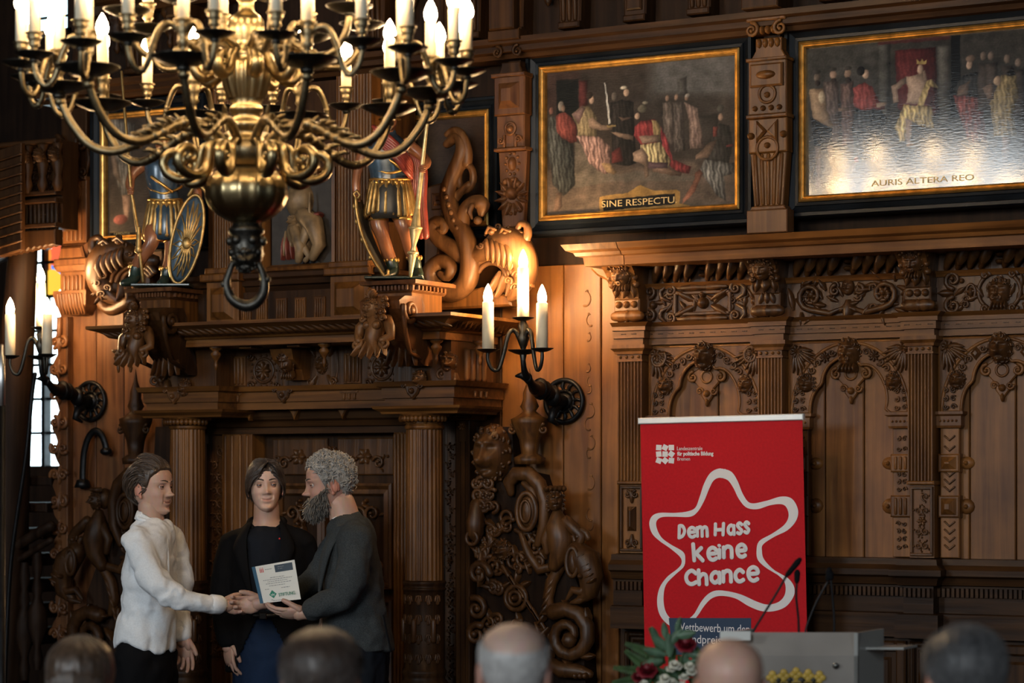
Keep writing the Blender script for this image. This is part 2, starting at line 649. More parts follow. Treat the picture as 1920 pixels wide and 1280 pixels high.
# beyond the corner the stair alcove opens, with a tall bright window in its back wall
wl_x = XL - 2.7
ya = 1.5
struct('wall_left', MB().box(wl_x - .25, wl_x, -17, ya + .2, 0, 6.2), M['walnut'])
WX0, WX1, WZ0, WZ1 = XL - 1.62, XL - 1.02, 1.78, 3.45
mb = MB().box(wl_x, WX0, ya, ya + .2, 0, 6.2).box(WX0, WX1, ya, ya + .2, 0, WZ0).box(WX0, WX1, ya, ya + .2, WZ1, 6.2)
mb.box(WX1, XL + .3, ya, ya + .2, 0, 6.2)
struct('wall_alcove', mb, M['walnut'])
window_1 = struct('window_1', MB().box(WX0, WX1, ya + .08, ya + .1, WZ0, WZ1), plain('bright_leaded_glass', (.85, .95, 1), .4, emit=(.72, .92, 1.0, 6.0)))
f = MB()
for k in range(4):
 xx = WX0 + (WX1 - WX0) * k / 3
 f.box(xx - .014, xx + .014, ya + .02, ya + .12, WZ0, WZ1)
for k in range(9):
 zz = WZ0 + (WZ1 - WZ0) * k / 8
 f.box(WX0, WX1, ya + .04, ya + .1, zz - .009, zz + .009)
f.build('window_frame', M['iron'], window_1)


def far(px, py, y):
 """the place seen at a pixel on the plane at depth y behind the wall"""
 return wp(px, py, -y)


for k, (px, py, rr, cc) in enumerate(((92, 500, .12, (.8, .25, .04)), (97, 506, .06, (.1, .25, .8)), (88, 528, .08, (.85, .5, .05)), (100, 478, .07, (.7, .12, .05)))):
 c = far(px, py, ya)
 g = MB().at((c[0], ya + .06 - k * .004, c[2]))
 g.ext([(rr * cos(a) * (1 + .25 * cos(3 * a)), rr * sin(a)) for a in np.linspace(0, 2 * pi, 14, endpoint=False)], .002, -.002)
 g.build('coloured_pane', plain('stained_glass_%s' % 'abcd'[k], cc, .3, emit=(*cc, 1.2)), window_1)

# upper window over the left painting, behind the candle crown
win2 = MB().box(wx(205), wx(392), .0, .02, wz(300, 44), wz(300, -170))
window_2 = struct('window_2', win2, plain('dusky_glass', (.02, .05, .09), .12, spec=.8))
f = MB()
for px in (203, 262, 326, 380, 394):
 f.box(wx(px) - .022, wx(px) + .022, -.05, .0, wz(300, 46), wz(300, -170), .008)
f.box(wx(200), wx(397), -.06, .0, wz(300, 52), wz(300, 42), .01)
f.build('window_frame', M['oakd'], window_2)
MB().box(wx(331), wx(374), -.01, .0, wz(300, 21), wz(300, -170)).build('lit_pane', plain('lit_window_pane', (.5, .8, .95), .3, emit=(.42, .74, .95, 1.3)), window_2)
MB().box(wx(210), wx(214), -.01, .0, wz(300, 42), wz(300, -170)).build('lit_pane', bpy.data.materials['lit_window_pane'], window_2)
window_3 = struct('window_3', MB().box(wx(70, .3), wx(142, .3), -.3, -.28, wz(105, 62, .3), wz(105, -200, .3)), plain('sky_glass', (.8, .95, 1), .4, emit=(.55, .9, 1.0, 1.7)))
f = MB()
for px in (70, 142):
 f.box(wx(px, .3) - .02, wx(px, .3) + .02, -.34, -.28, wz(105, 66, .3), wz(105, -200, .3))
f.box(wx(68, .3), wx(144, .3), -.34, -.28, wz(105, 66, .3), wz(105, 58, .3)).box(wx(74, .3), wx(138, .3), -.32, -.29, wz(105, 34, .3), wz(105, 31, .3))
f.build('window_frame', M['walnut'], window_3)


# ------------------------------------------------------------------ boards of the back wall
def plank(x0, x1, z0, z1, o=.0, mat='oak', th=.03, parent=None):
 g = .0025
 return MB().box(x0 + g, x1 - g, -o, -o + th, z0, z1, .004).build('plank', M[mat], parent or wall_back)


zc = wz(1125, 493)
for a, b in ((940, 1056), (1056, 1127), (1127, 1160)):
 plank(wx(a), wx(b), 0, zc, 0.0, 'oakw')
for a, b in ((112, 180), (180, 232), (232, 305)):
 plank(wx(a), wx(b), 0, wz(180, 458), 0.0, 'oakr')
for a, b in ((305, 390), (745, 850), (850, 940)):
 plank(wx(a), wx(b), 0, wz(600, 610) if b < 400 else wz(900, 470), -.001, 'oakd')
for k in range(9):
 plank(wx(2150) + .3 * k, wx(2150) + .3 * (k + 1), 0, zc, 0.0, 'oakd')
# incised flourishes on the boards, left from an older carving
mb = MB()
for k, (px, py, r, d) in enumerate(((1098, 560, 10, 1), (1107, 600, 8, -1), (1103, 632, 5, 1), (1102, 690, 5, 1), (1106, 715, 6, -1), (1104, 730, 5, 1), (1106, 770, 9, 1), (1104, 795, 8, -1), (1107, 830, 9, 1), (1105, 850, 6, -1), (1106, 905, 9, 1), (1107, 965, 8, -1), (1106, 985, 6, 1))):
 c = wp(px, py)
 s = r * .0026
 mb.tube([(c[0] + s * d * cos(a), -.001, c[2] + s * 1.3 * sin(a)) for a in np.linspace(-1.9, 1.6, 9)], np.linspace(.006, .002, 9), 5)
 mb.ell((c[0] + .4 * s * d, -.001, c[2] + 1.4 * s), (.006, .003, .006), 6, 5)
mb.build('carved_flourish', M['oakw'], wall_back)

# ------------------------------------------------------------------ carved panelling on the right
panelling = thing('wall_panelling', 'carved oak wall panelling of arched bays and fluted pilasters behind the red banner', 'panelling', (wx(1550), 0, 0))


def ZR(y, o=.05):
 return wz(1430, y, o)


PIL = [(1158, 1203), (1421, 1466), (1702, 1748), (1990, 2036)]
XP = [(wx(a, .1), wx(b, .1)) for a, b in PIL]
XE = wx(2150)


def ressaut(o0, o1, x0, x1, pad=.012, first=True):
 """plan path of an entablature that breaks forward over each pilaster"""
 p = []
 for k, (a, b) in enumerate(XP):
  p += [(a - pad, -o0), (a - pad, -o1), (b + pad, -o1), (b + pad, -o0)]
 return ([] if not first else []) + p + [(XE, -o0)]


def entab(o0, o1, prof, name, mat='oakwx', pad=.012):
 p = ressaut(o0, o1, 0, 0, pad)[1:]
 p = [(p[0][0], 0.0)] + p if False else p
 MB().sweep(prof, p).build(name, M[mat], panelling)


zt, zb = ZR(598), ZR(640)
h = zt - zb
entab(.05, .11, [(-.15, zb), (.0, zb), (.0, zb + h * .28), (.012, zb + h * .3), (.012, zb + h * .62), (.022, zb + h * .64), (.022, zb + h * .82), (.045, zb + h), (-.15, zb + h)], 'architrave')
mb = MB()                      # the runs of small drilled beads along the architrave
for k in range(46):
 X = XP[0][0] + .03 + k * .052
 if X > XE:
  break
 on = any(a - .012 < X < b + .012 for a, b in XP)
 for q in range(4):
  mb.box(X + q * .0065, X + q * .0065 + .004, -(.11 if on else .05) - .0165, -.05, zb + h * .46, zb + h * .5)
mb.build('bead_run', M['carve'], panelling, kind='stuff')
# base mouldings
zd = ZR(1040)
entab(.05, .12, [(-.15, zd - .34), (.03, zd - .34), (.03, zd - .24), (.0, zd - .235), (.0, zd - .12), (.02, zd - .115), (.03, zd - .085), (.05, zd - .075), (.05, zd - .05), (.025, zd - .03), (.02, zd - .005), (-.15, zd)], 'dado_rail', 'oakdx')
mb = MB()
for k in range(120):
 X = XP[0][0] + k * .021
 if X < XE:
  on = any(a - .012 < X < b + .01 for a, b in XP)
  o = .12 if on else .05
  mb.box(X, X + .012, -o - .022, -o + .02, zd - .165, zd - .128)
mb.build('dentil_run', M['oakdx'], panelling, kind='stuff')
# frieze ground and its top fillet and gadroon band
zf0, zf1 = ZR(598), ZR(529)
zg1 = ZR(483)
MB().box(XP[0][0], XE, -.05, .0, zf0, zg1 + .03).build('frieze_board', M['carve'], panelling)
MB().sweep([(-.02, zf1 - .012), (.012, zf1 - .012), (.02, zf1), (.035, zf1 + .012), (-.02, zf1 + .014)], [(XP[0][1], -.05), (XE, -.05)]).build('fillet', M['oakwx'], panelling)
bays = [(XP[k][1], XP[k + 1][0]) for k in range(3)]
for k, (a, b) in enumerate(bays):
 mb = MB()
 n = 9
 for q in range(n):
  xc = a + .06 + (b - a - .1) * (q + .5) / n
  zc0, zc1 = zf1 + .022, zg1 + .012
  if q == n // 2:
   for j in range(3):
    mb.boss(xc, zc0 + (zc1 - zc0) * (.2 + .3 * j), (.022, .012), .05, -.06)
   continue
  dr = 1 if q < n // 2 else -1
  dr = 1
  pts = [(xc - .035 * dr, -.07, zc0), (xc - .012 * dr, -.105, zc0 + .03), (xc + .012 * dr, -.125, zc0 + .06), (xc + .035 * dr, -.12, zc1)]
  mb.tube(pts, [.012, .02, .026, .024], 8, flat=.9)
  if q % 2:
   mb.leaf(xc - .01, zc0 + .01, 1.2, .09, .05, .03, -.12)
 mb.build('gadroon', M['carve'], panelling, kind='stuff')
 # carved frieze field
 mb = MB()
 a2, b2 = a + .02, b - .02
 zc_ = (zf0 + zf1) / 2
 hh = (zf1 - zf0) * .5
 xc = (a2 + b2) / 2
 if k == 0:
  rw, rh = .135, hh * .58
  for s in (-1, 1):
   mb.box(xc - rw, xc + rw, -.072, -.05, zc_ + s * rh - .008, zc_ + s * rh + .008, .004)
   mb.box(xc + s * rw - .008, xc + s * rw + .008, -.072, -.05, zc_ - rh, zc_ + rh, .004)
   mb.tube([(xc - .12, -.066, zc_ + s * hh * .86), (xc - .05, -.07, zc_ + s * hh * .86), (xc, -.06, zc_ + s * hh * .86), (xc + .05, -.07, zc_ + s * hh * .86), (xc + .12, -.066, zc_ + s * hh * .86)], [.008, .016, .012, .016, .008], 8)
   for t in (-1, 1):
    mb.scroll(xc + s * (rw + .025), zc_ + t * hh * .75, .026, 1.4, pi / 2 * t, s * t, .009, .012, -.05)
    mb.tube([(xc + s * (rw + .03), -.058, zc_ + t * .012), (xc + s * (rw + .07), -.066, zc_ + t * .03), (xc + s * (rw + .075), -.066, zc_ + t * .06), (xc + s * (rw + .045), -.058, zc_ + t * .085)], [.006, .011, .011, .006], 7)
    mb.leaf(xc + s * .04, zc_ + t * .012, atan2(t * .5, s), .1, .05, .026, -.05, 3)
   mb.boss(xc + s * (rw + .115), zc_, .02, .025, -.05)
   mb.scroll(xc + s * (rw + .13), zc_ - .05, .03, 1.1, pi / 2, s, .01, .012, -.05)
   mb.scroll(xc + s * (rw + .13), zc_ + .06, .03, 1.1, -pi / 2, -s, .01, .012, -.05)
  mb.boss(xc, zc_, .028, .04, -.05)
  mb.boss(xc, zc_ + .04, .016, .03, -.05)
 elif k == 1:
  for s in (-1, 1):
   mb.scroll(xc + s * .17, zc_ + .008, hh * .72, 1.6, -pi / 2, s, .014, .02, -.05, tail=[(xc + s * .01, zc_ - hh * .5), (xc + s * .08, zc_ - hh * .85)])
   mb.scroll(xc + s * .055, zc_ + .03, hh * .3, 1.2, pi / 2, -s, .01, .016, -.05)
   for q in range(7):
    an = q * .9
    mb.leaf(xc + s * (.17 + .075 * cos(an)), zc_ + .075 * sin(an), an + .6 * s, .06, .036, .026, -.05, 2)
   mb.rosette(xc + s * .17, zc_ + .008, .035, 6, .03, -.05)
   mb.leaf(xc + s * .255, zc_ - hh * .6, pi / 2 - s * .2, .1, .04, .022, -.05, 3)
   mb.leaf(xc + s * .06, zc_ - hh * .8, pi / 2 + s * 1.2, .07, .035, .02, -.05, 2)
  mb.mask(xc, zc_ + .045, .06, .075, .035, -.05, 'plain')
  mb.leaf(xc, zc_ - .01, -pi / 2, .09, .07, .03, -.05, 3)
 else:
  mb.ring(xc, zc_, .092, .009, -.055, 24, .082)
  mb.mask(xc, zc_, .1, .12, .05, -.05, 'man', 3)
  for s in (-1, 1):
   mb.ring(xc + s * .125, zc_, .02, .007, -.055, 14, .034)
   mb.boss(xc + s * .125, zc_, (.012, .022), .022, -.05)
   for t in (-1, 1):
    mb.scroll(xc + s * .2, zc_ + t * .055, .038, 1.4, -t * pi / 2, s * t, .011, .015, -.05)
    mb.boss(xc + s * .165, zc_ + t * .05, .012, .018, -.05)
    mb.scroll(xc + s * .06, zc_ + t * hh * .86, .022, 1.2, 0, t, .009, .013, -.05)
   mb.leaf(xc + s * .2, zc_, 0 if s > 0 else pi, .07, .045, .025, -.05, 3)
 rr_ = random.Random(k + 20)
 for q in range(26):
  x_, z_ = rr_.uniform(a2 + .02, b2 - .02), rr_.uniform(zf0 + .025, zf1 - .03)
  if q % 3:
   mb.leaf(x_, z_, rr_.uniform(0, 6), .06, .03, .014, -.05, 2)
  else:
   mb.scroll(x_, z_, .02, 1.2, rr_.uniform(0, 6), rr_.choice((-1, 1)), .006, .009, -.05, 6)
 mb.build('frieze_carving', M['carve'], panelling, kind='stuff')

# cornice shelf with its returned left end
co = .36
cz1 = wz(1470, 437, co)
cz0 = wz(1470, 478, co)
ch = cz1 - cz0
xs0 = wx(1062, co)
prof = [(-.5, cz0 + .0), (-.06, cz0), (-.055, cz0 + ch * .42), (-.03, cz0 + ch * .46), (-.022, cz0 + ch * .62), (.004, cz0 + ch * .72), (.012, cz0 + ch * .86), (.02, cz0 + ch), (-.5, cz0 + ch)]
cp = [(xs0, -.0), (xs0, -co), (XE, -co)]
MB().sweep(prof[:], [(xs0 - .0, .0), (xs0, -co), (wx(1158, co), -co)]).build('cornice_end', M['carvel'], panelling)
MB().sweep(prof, [(wx(1158, co) + .004, -co), (XE, -co)]).build('cornice', M['oakwx'], panelling)
mb = MB()                     # scrolled bracket under the returned end
x1_ = XP[0][0]
mb.ext([(x1_ - .14, zg1 + .02), (x1_, zg1 + .02), (x1_, zg1 - .11), (x1_ - .03, zg1 - .105), (x1_ - .05, zg1 - .075), (x1_ - .1, zg1 - .05), (x1_ - .13, zg1 - .02)], 0, -.12, .01)
mb.build('side_bracket', M['oakwx'], panelling)

# mask brackets over every pilaster
kinds = ['man', 'woman', 'man', 'woman']
for k, (a, b) in enumerate(XP):
 xm, wd = (a + b) / 2, (b - a)
 zt_, zb_ = zg1 + .02, zf0 + .004
 H = zt_ - zb_
 zm = zb_ + H * .36
 mb = MB()
 # curved console: profile in y,z swept across x
 pr = [(-.05, zm), (-.13, zm), (-.135, zm + .02), (-.16, zm + H * .2), (-.2, zm + H * .4), (-.25, zt_ - .03), (-.25, zt_), (-.05, zt_)]
 w0, w1 = wd * .5, wd * .66
 L = []
 for s in (-1, 1):
  L.append([(xm + s * (w0 + (w1 - w0) * (z - zm) / (zt_ - zm)), y, z) for y, z in pr])
 n = len(pr)
 mb.add(L[0] + L[1], [tuple(range(n)), tuple(range(2 * n - 1, n - 1, -1))] + [(q, (q + 1) % n, n + (q + 1) % n, n + q) for q in range(n)], False)
 mb.box(a - .004, b + .004, -.13, -.05, zb_ + H * .16, zm, .006)
 mb.boss
 for q in (-1, 0, 1):
  if k % 2 == 0:
   mb.boss(xm + q * wd * .32, zb_ + H * .27, .017, .02, -.13)
  else:
   mb.leaf(xm + q * wd * .3, zb_ + H * .2, pi / 2 + q * .3, .05, .03, .014, -.13)
 mb.tube([(a - .008, -.12, zb_ + H * .09), (a + wd * .25, -.12, zb_ + H * .09), (xm - .008, -.12, zb_ + H * .09), (xm, -.12, zb_ + H * .09), (xm + .008, -.12, zb_ + H * .09), (b - wd * .25, -.12, zb_ + H * .09), (b + .008, -.12, zb_ + H * .09)], [.02, .028, .022, .03, .022, .028, .02], 10)
 br = mb.build('bracket', M['oakw'] if k == 0 else M['carve'], panelling)
 mk = MB()
 mk.at((xm, -.185, zm + H * .36), rx=.32)
 mk.mask(0, 0, wd * .78, H * .36, .055, 0, kinds[k], k + 1)
 for s in (-1, 1):
  mk.boss(s * wd * .52, -H * .05, .014, .02, .01)
  mk.boss(s * wd * .5, -H * .17, .016, .02, .015)
  mk.boss(s * wd * .55, H * .08, .012, .02, .01)
  mk.leaf(s * wd * .3, -H * .18, -pi / 2 + s * .2, H * .2, .035, .02, .02, 2)
 for q in range(7):
  mk.boss((q - 3) * wd * .13, H * .22 - abs(q - 3) * .008, .012, .03, -.01)
 mk.leaf(0, -H * .17, -pi / 2, H * .2, .06, .03, .02, 2)
 mk.build('carved_mask', M['carvel'] if k == 0 else M['carve'], br)

# pilasters
for k, (a, b) in enumerate(XP):
 xm, wd = (a + b) / 2, b - a
 zk0, zk1 = ZR(672), ZR(640)
 zs0 = ZR(908)
 base = MB()
 base.box(a - .006, b + .006, -.10, -.0, zs0, zs0 + .016, .005)
 base.box(a, b, -.075, 0, zd, zs0)
 pil = base.build('pilaster', M['oakw'] if k < 1 else M['oakd'] if k > 2 else M['oakw'], panelling)
 MB().flutes(a, b, zs0 + .016, zk0, -.10, .012, 7, -.0).build('fluted_shaft', M['oakw'], pil)
 cp_ = MB()
 hk = zk1 - zk0
 cp_.sweep([(-.1, zk0), (.006, zk0), (.006, zk0 + hk * .1), (.0, zk0 + hk * .12), (.0, zk0 + hk * .42), (.01, zk0 + hk * .44), (.012, zk0 + hk * .6), (.026, zk0 + hk * .78), (.026, zk0 + hk), (-.1, zk0 + hk)], [(a, -.0), (a, -.10), (b, -.10), (b, -.0)])
 for q in range(4):
  cp_.boss(a + wd * (q + .5) / 4, zk0 + hk * .27, .008, .012, -.10, 7)
 cp_.build('capital', M['oakw'], pil)
 pd = MB()
 pd.box(a + .004, a + .016, -.088, -.07, zd + .02, zs0 - .015, .003).box(b - .016, b - .004, -.088, -.07, zd + .02, zs0 - .015, .003)
 pd.box(a + .004, b - .004, -.088, -.07, zs0 - .02, zs0 - .008, .003).box(a + .004, b - .004, -.088, -.07, zd + .008, zd + .02, .003)
 zmid = (zd + zs0) / 2
 if k == 0:
  pd.box(xm - .022, xm + .022, -.10, -.075, zmid - .055, zmid + .055, .02)
  for t in (-1, 1):
   for s in (-1, 1):
    pd.scroll(xm + s * .02, zmid + t * .11, .018, 1.2, t * pi / 2, s * t, .006, .008, -.075)
   pd.leaf(xm, zmid + t * .07, t * pi / 2, .06, .035, .014, -.075, 2)
 else:
  pd.arabesque(a + .018, b - .018, zd + .02, zs0 - .02, .014, -.075, k, True)
 pd.build('carved_pedestal', M['carve'], pil)

# the arched bays
for k, (a, b) in enumerate(bays):
 xc, hw = (a + b) / 2, (b - a) / 2
 zi, zt_ = ZR(776), ZR(641)
 wi = .105
 # boards behind
 js = [[1347], [1547, 1620], [1818, 1905]][k]
 xs = [a] + [wx(j) for j in js] + [b]
 for q in range(len(xs) - 1):
  plank(xs[q], xs[q + 1], zd - .02, zt_ + .02, 0.0, 'oakw', parent=panelling)
 # the arch plate: rectangle less a cusped opening
 hw_ = hw - wi
 H = (zt_ - zi) * .78
 arc = []
 for t in np.linspace(0, pi, 49):
  cus = 1 - .13 * (1 - abs(sin(2.5 * t))) ** 1.6
  arc.append((xc + (hw_) * cos(t) * (1 if abs(cos(t)) > .999 else cus), zi + H * sin(t) * cus))
 out = [(a, zi), (a, zt_), (b, zt_), (b, zi)]
 plate = MB()
 plate.ext([(b, zi), (b, zt_), (a, zt_), (a, zi)] + arc[::-1], 0, -.035, .004)
 arch = plate.build('arch', M['oakw'], panelling)
 mb = MB()
 # raised ribs: round the opening and round the archivolt
 mb.line([(x, z) for x, z in arc], .007, -.035, 6)
 arc2 = [(xc + (hw - .02) * cos(t), zi + (zt_ - zi - .012) * sin(t)) for t in np.linspace(.0, pi, 33)]
 mb.line(arc2, .008, -.035, 6)
 mb.line([(a + .008, zi), (a + .008, zt_ - .008), (b - .008, zt_ - .008), (b - .008, zi)], .006, -.035, 5)
 mb.build('arch_rib', M['oakw'], arch)
 mb = MB()
 r = random.Random(k)
 for s in (-1, 1):
  for q in range(6):                     # ornament in the archivolt
   t = .42 + q * .16
   px, pz = xc + s * (hw - .058) * cos(t), zi + (zt_ - zi) * .88 * sin(t)
   if k == 1 and q in (4,):
    mb.rosette(px, pz, .026, 8, .012, -.035)
   elif k == 2 and q == 4:
    mb.ext([(px - .025, pz), (px, pz + .03), (px + .025, pz), (px, pz - .03)], -.03, -.05, .012)
   else:
    mb.scroll(px, pz, .018, 1.2, t + q, s * (1 if q % 2 else -1), .0055, .008, -.035, 6)
    mb.boss(px + s * .018, pz - .014, .006, .01, -.035, 6)
  for q in range(9):                     # foliage in the spandrel
   cx_, cz_ = xc + s * (hw - .035), zt_ - .035
   an = (pi + .1 + q * .19) if s > 0 else (-.1 - q * .19)
   ln = .07 + .055 * abs(sin(q * .75))
   mb.leaf(cx_, cz_, an, ln * (1.25 if q in (0, 8) else 1), .032, .016, -.035, 2)
  mb.rosette(xc + s * (hw - .045), zt_ - .045, .03, 7, .02, -.035)
  if k == 0:
   mb.scroll(xc + s * (hw - .055), zt_ - .06, .045, 1.3, .5, s, .01, .014, -.035)
  for q in range(3):                     # jamb ornament under the side heads
   pz = zi + .02 + q * .035
   for t in (-1, 1):
    mb.scroll(xc + s * (hw - .055) + t * .018, pz, .013, 1.1, q, t, .0045, .007, -.035, 6)
 mb.build('arch_carving', M['carve'], arch, kind='stuff')
 for s in (-1, 1):                          # heads on the haunches
  m2 = MB().mask(xc + s * (hw - .088), zi + (zt_ - zi) * .42, .075, .085, .045, -.03, 'lion' if (k, s) != (1, -1) else 'woman', 5 + k)
  m2.build('small_head', M['carve'], arch)
  m3 = MB()
  sx = xc + s * (hw - wi / 2)
  m3.sweep([(-.06, zi - .07), (.0, zi - .07), (.004, zi - .06), (.004, zi - .02), (.016, zi - .012), (.016, zi), (-.06, zi)], [(sx - wi / 2, 0), (sx - wi / 2, -.045), (sx + wi / 2, -.045), (sx + wi / 2, 0)])
  for q in range(5):
   m3.boss(sx + (q - 2) * .018, zi - .04, .006, .01, -.048, 6)
  m3.build('impost', M['oakw'], arch)
  m4 = MB()                               # jamb strip with blocks
  z0, z1 = zd, zi - .07
  jw = wi * .8
  m4.box(sx - jw / 2, sx + jw / 2, -.03, 0, z0, z1, .003)
  st = m4.build('jamb_strip', M['oakw'], arch)
  m5 = MB()
  Hj = z1 - z0
  for q, (f0, f1) in enumerate(((.05, .29), (.5, .67), (.8, .96))):
   za, zb2 = z0 + Hj * f0, z0 + Hj * f1
   n = int((zb2 - za) / .03)
   for j in range(n):
    zz = za + (zb2 - za) * (j + .5) / n
    if s > 0:
     for t in (-1, 1):
      m5.scroll(sx + t * .014, zz, .011, 1, j, t, .004, .006, -.03, 5)
    else:
     m5.tube([(sx - .022, -.032, zz + .01), (sx, -.036, zz - .008), (sx + .022, -.032, zz + .01)], .005, 5)
  m5.build('strip_carving', M['carve'], st, kind='stuff')
  for f0, f1 in ((.31, .48), (.66, .80)):
   za, zb2 = z0 + Hj * f0, z0 + Hj * f1
   m6 = MB()
   m6.box(sx - jw / 2 - .006, sx + jw / 2 + .006, -.045, 0, za, zb2, .006)
   if s > 0:
    for t in (-1, 0, 1):
     m6.tube([(sx + t * .022, -.047, za + .015), (sx + t * .022, -.047, zb2 - .015)], .007, 7)
   else:
    m6.box(sx - jw * .4, sx + jw * .4, -.07, -.045, za + .012, zb2 - .012, .024)
   m6.boss(sx - s * (jw / 2 + .024), (za + zb2) / 2, (.036, (zb2 - za) * .36), .02, 0, 12)
   m6.boss(sx - s * (jw / 2 + .026), (za + zb2) / 2, .013, .034, 0, 9)
   m6.build('strip_block', M['oakw'], st)
 # keystone mask with its drop cartouche
 m2 = MB().mask(xc, zi + (zt_ - zi) * .83, .105, .135, .075, -.03, 'lion' if k != 1 else 'man', 11 + k)
 m2.build('keystone_mask', M['carve'], arch)
 m3 = MB()
 zq = zi + (zt_ - zi) * .46
 m3.ext([(xc - .075, zq + .045), (xc - .03, zq + .07), (xc + .03, zq + .07), (xc + .075, zq + .045), (xc + .06, zq), (xc + .028, zq - .035), (xc + .03, zq - .06), (xc, zq - .1), (xc - .03, zq - .06), (xc - .028, zq - .035), (xc - .06, zq)], 0, -.018, .005)
 m3.ring(xc, zq + .025, .026, .006, -.02, 16)
 for s in (-1, 1):
  m3.scroll(xc + s * .068, zq + .025, .026, 1.3, pi / 2, -s, .009, .012, -.008)
  m3.scroll(xc + s * .034, zq - .04, .018, 1.2, 0, -s, .006, .01, -.01)
 m3.boss(xc, zq - .05, .017, .024, -.015)
 m3.boss(xc, zq - .09, (.009, .02), .018, -.012)
 m3.boss(xc, zq + .075, (.035, .016), .03, -.02)
 m3.build('drop_cartouche', M['oakw'], arch)
# dado: panels under the rail
zp1 = zd - .34
xs = [XP[0][0], XP[0][1] + .02, bays[0][1] - .02, XP[1][1] + .02, bays[1][1] - .02, XP[2][1] + .02, bays[2][1] - .02, XE]
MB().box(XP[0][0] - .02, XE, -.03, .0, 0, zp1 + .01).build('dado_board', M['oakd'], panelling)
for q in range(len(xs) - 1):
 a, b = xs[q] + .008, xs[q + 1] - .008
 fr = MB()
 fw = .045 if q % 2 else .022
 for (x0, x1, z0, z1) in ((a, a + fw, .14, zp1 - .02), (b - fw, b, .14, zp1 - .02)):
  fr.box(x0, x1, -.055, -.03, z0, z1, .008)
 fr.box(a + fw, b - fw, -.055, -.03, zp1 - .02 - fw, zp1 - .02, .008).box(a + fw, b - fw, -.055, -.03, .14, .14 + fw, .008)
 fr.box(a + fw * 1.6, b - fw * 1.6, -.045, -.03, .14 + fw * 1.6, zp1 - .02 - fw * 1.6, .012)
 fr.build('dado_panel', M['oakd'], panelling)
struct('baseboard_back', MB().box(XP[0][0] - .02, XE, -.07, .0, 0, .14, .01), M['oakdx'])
# ------------------------------------------------------------------ upper wall: beam, frieze, herms, paintings
zbm = wz(1200, 81, .2)
mb = MB()
X0 = XL
pl = [(X0, -.2), (11, -.2)]
mb.sweep([(-.2, zbm), (-.06, zbm), (-.05, zbm + .02), (-.01, zbm + .025), (-.01, zbm + .05), (.015, zbm + .06), (.02, zbm + .085), (-.2, zbm + .09)], pl)
trim_1 = struct('trim_1', mb, M['oakdx'])
zt1 = zbm + .42
mb = MB()
mb.sweep([(-.2, zt1), (0, zt1), (.02, zt1 + .04), (.06, zt1 + .05), (.1, zt1 + .09), (.22, zt1 + .13), (.24, zt1 + .19), (-.2, zt1 + .19)], pl)
struct('trim_2', mb, M['oakdx'])
fz = struct('trim_3', MB().box(X0, 11, -.1, .02, zbm + .08, zt1), M['walnut'])
for k, px in enumerate((150, 250, 340, 700, 820, 880, 960, 1068, 1190, 1310, 1440, 1560, 1690, 1820, 1930)):
 x = wx(px, .2)
 mb = MB()
 a = .055
 mb.ext([(x - a, zbm + .12), (x + a, zbm + .12), (x + a * 1.15, zt1), (x - a * 1.15, zt1)], -.1, -.2, .008)
 mb.box(x - a * 1.3, x + a * 1.3, -.24, -.1, zt1 - .06, zt1 - .004, .01)
 if k % 2:
  for q in (-1, 0, 1):
   mb.tube([(x + q * .03, -.2, zbm + .14), (x + q * .03, -.21, zt1 - .08)], .012, 6)
 else:
  mb.box(x - a * .7, x + a * .7, -.215, -.2, zbm + .15, zt1 - .09, .008)
 mb.box(x - a, x + a, -.215, -.1, zbm + .1, zbm + .13, .006)
 mb.build('modillion', M['oakd'], trim_1)
 x2 = wx(px + 58, .2)
 MB().lathe([(0, -.2), (.012, -.19), (.02, -.17), (.01, -.15), (.03, -.12), (.045, -.08), (.03, -.05), (.05, -.03), (.05, 0), (0, 0)], (x2, -.15, zt1), 10).build('pendant', M['oakd'], trim_1)


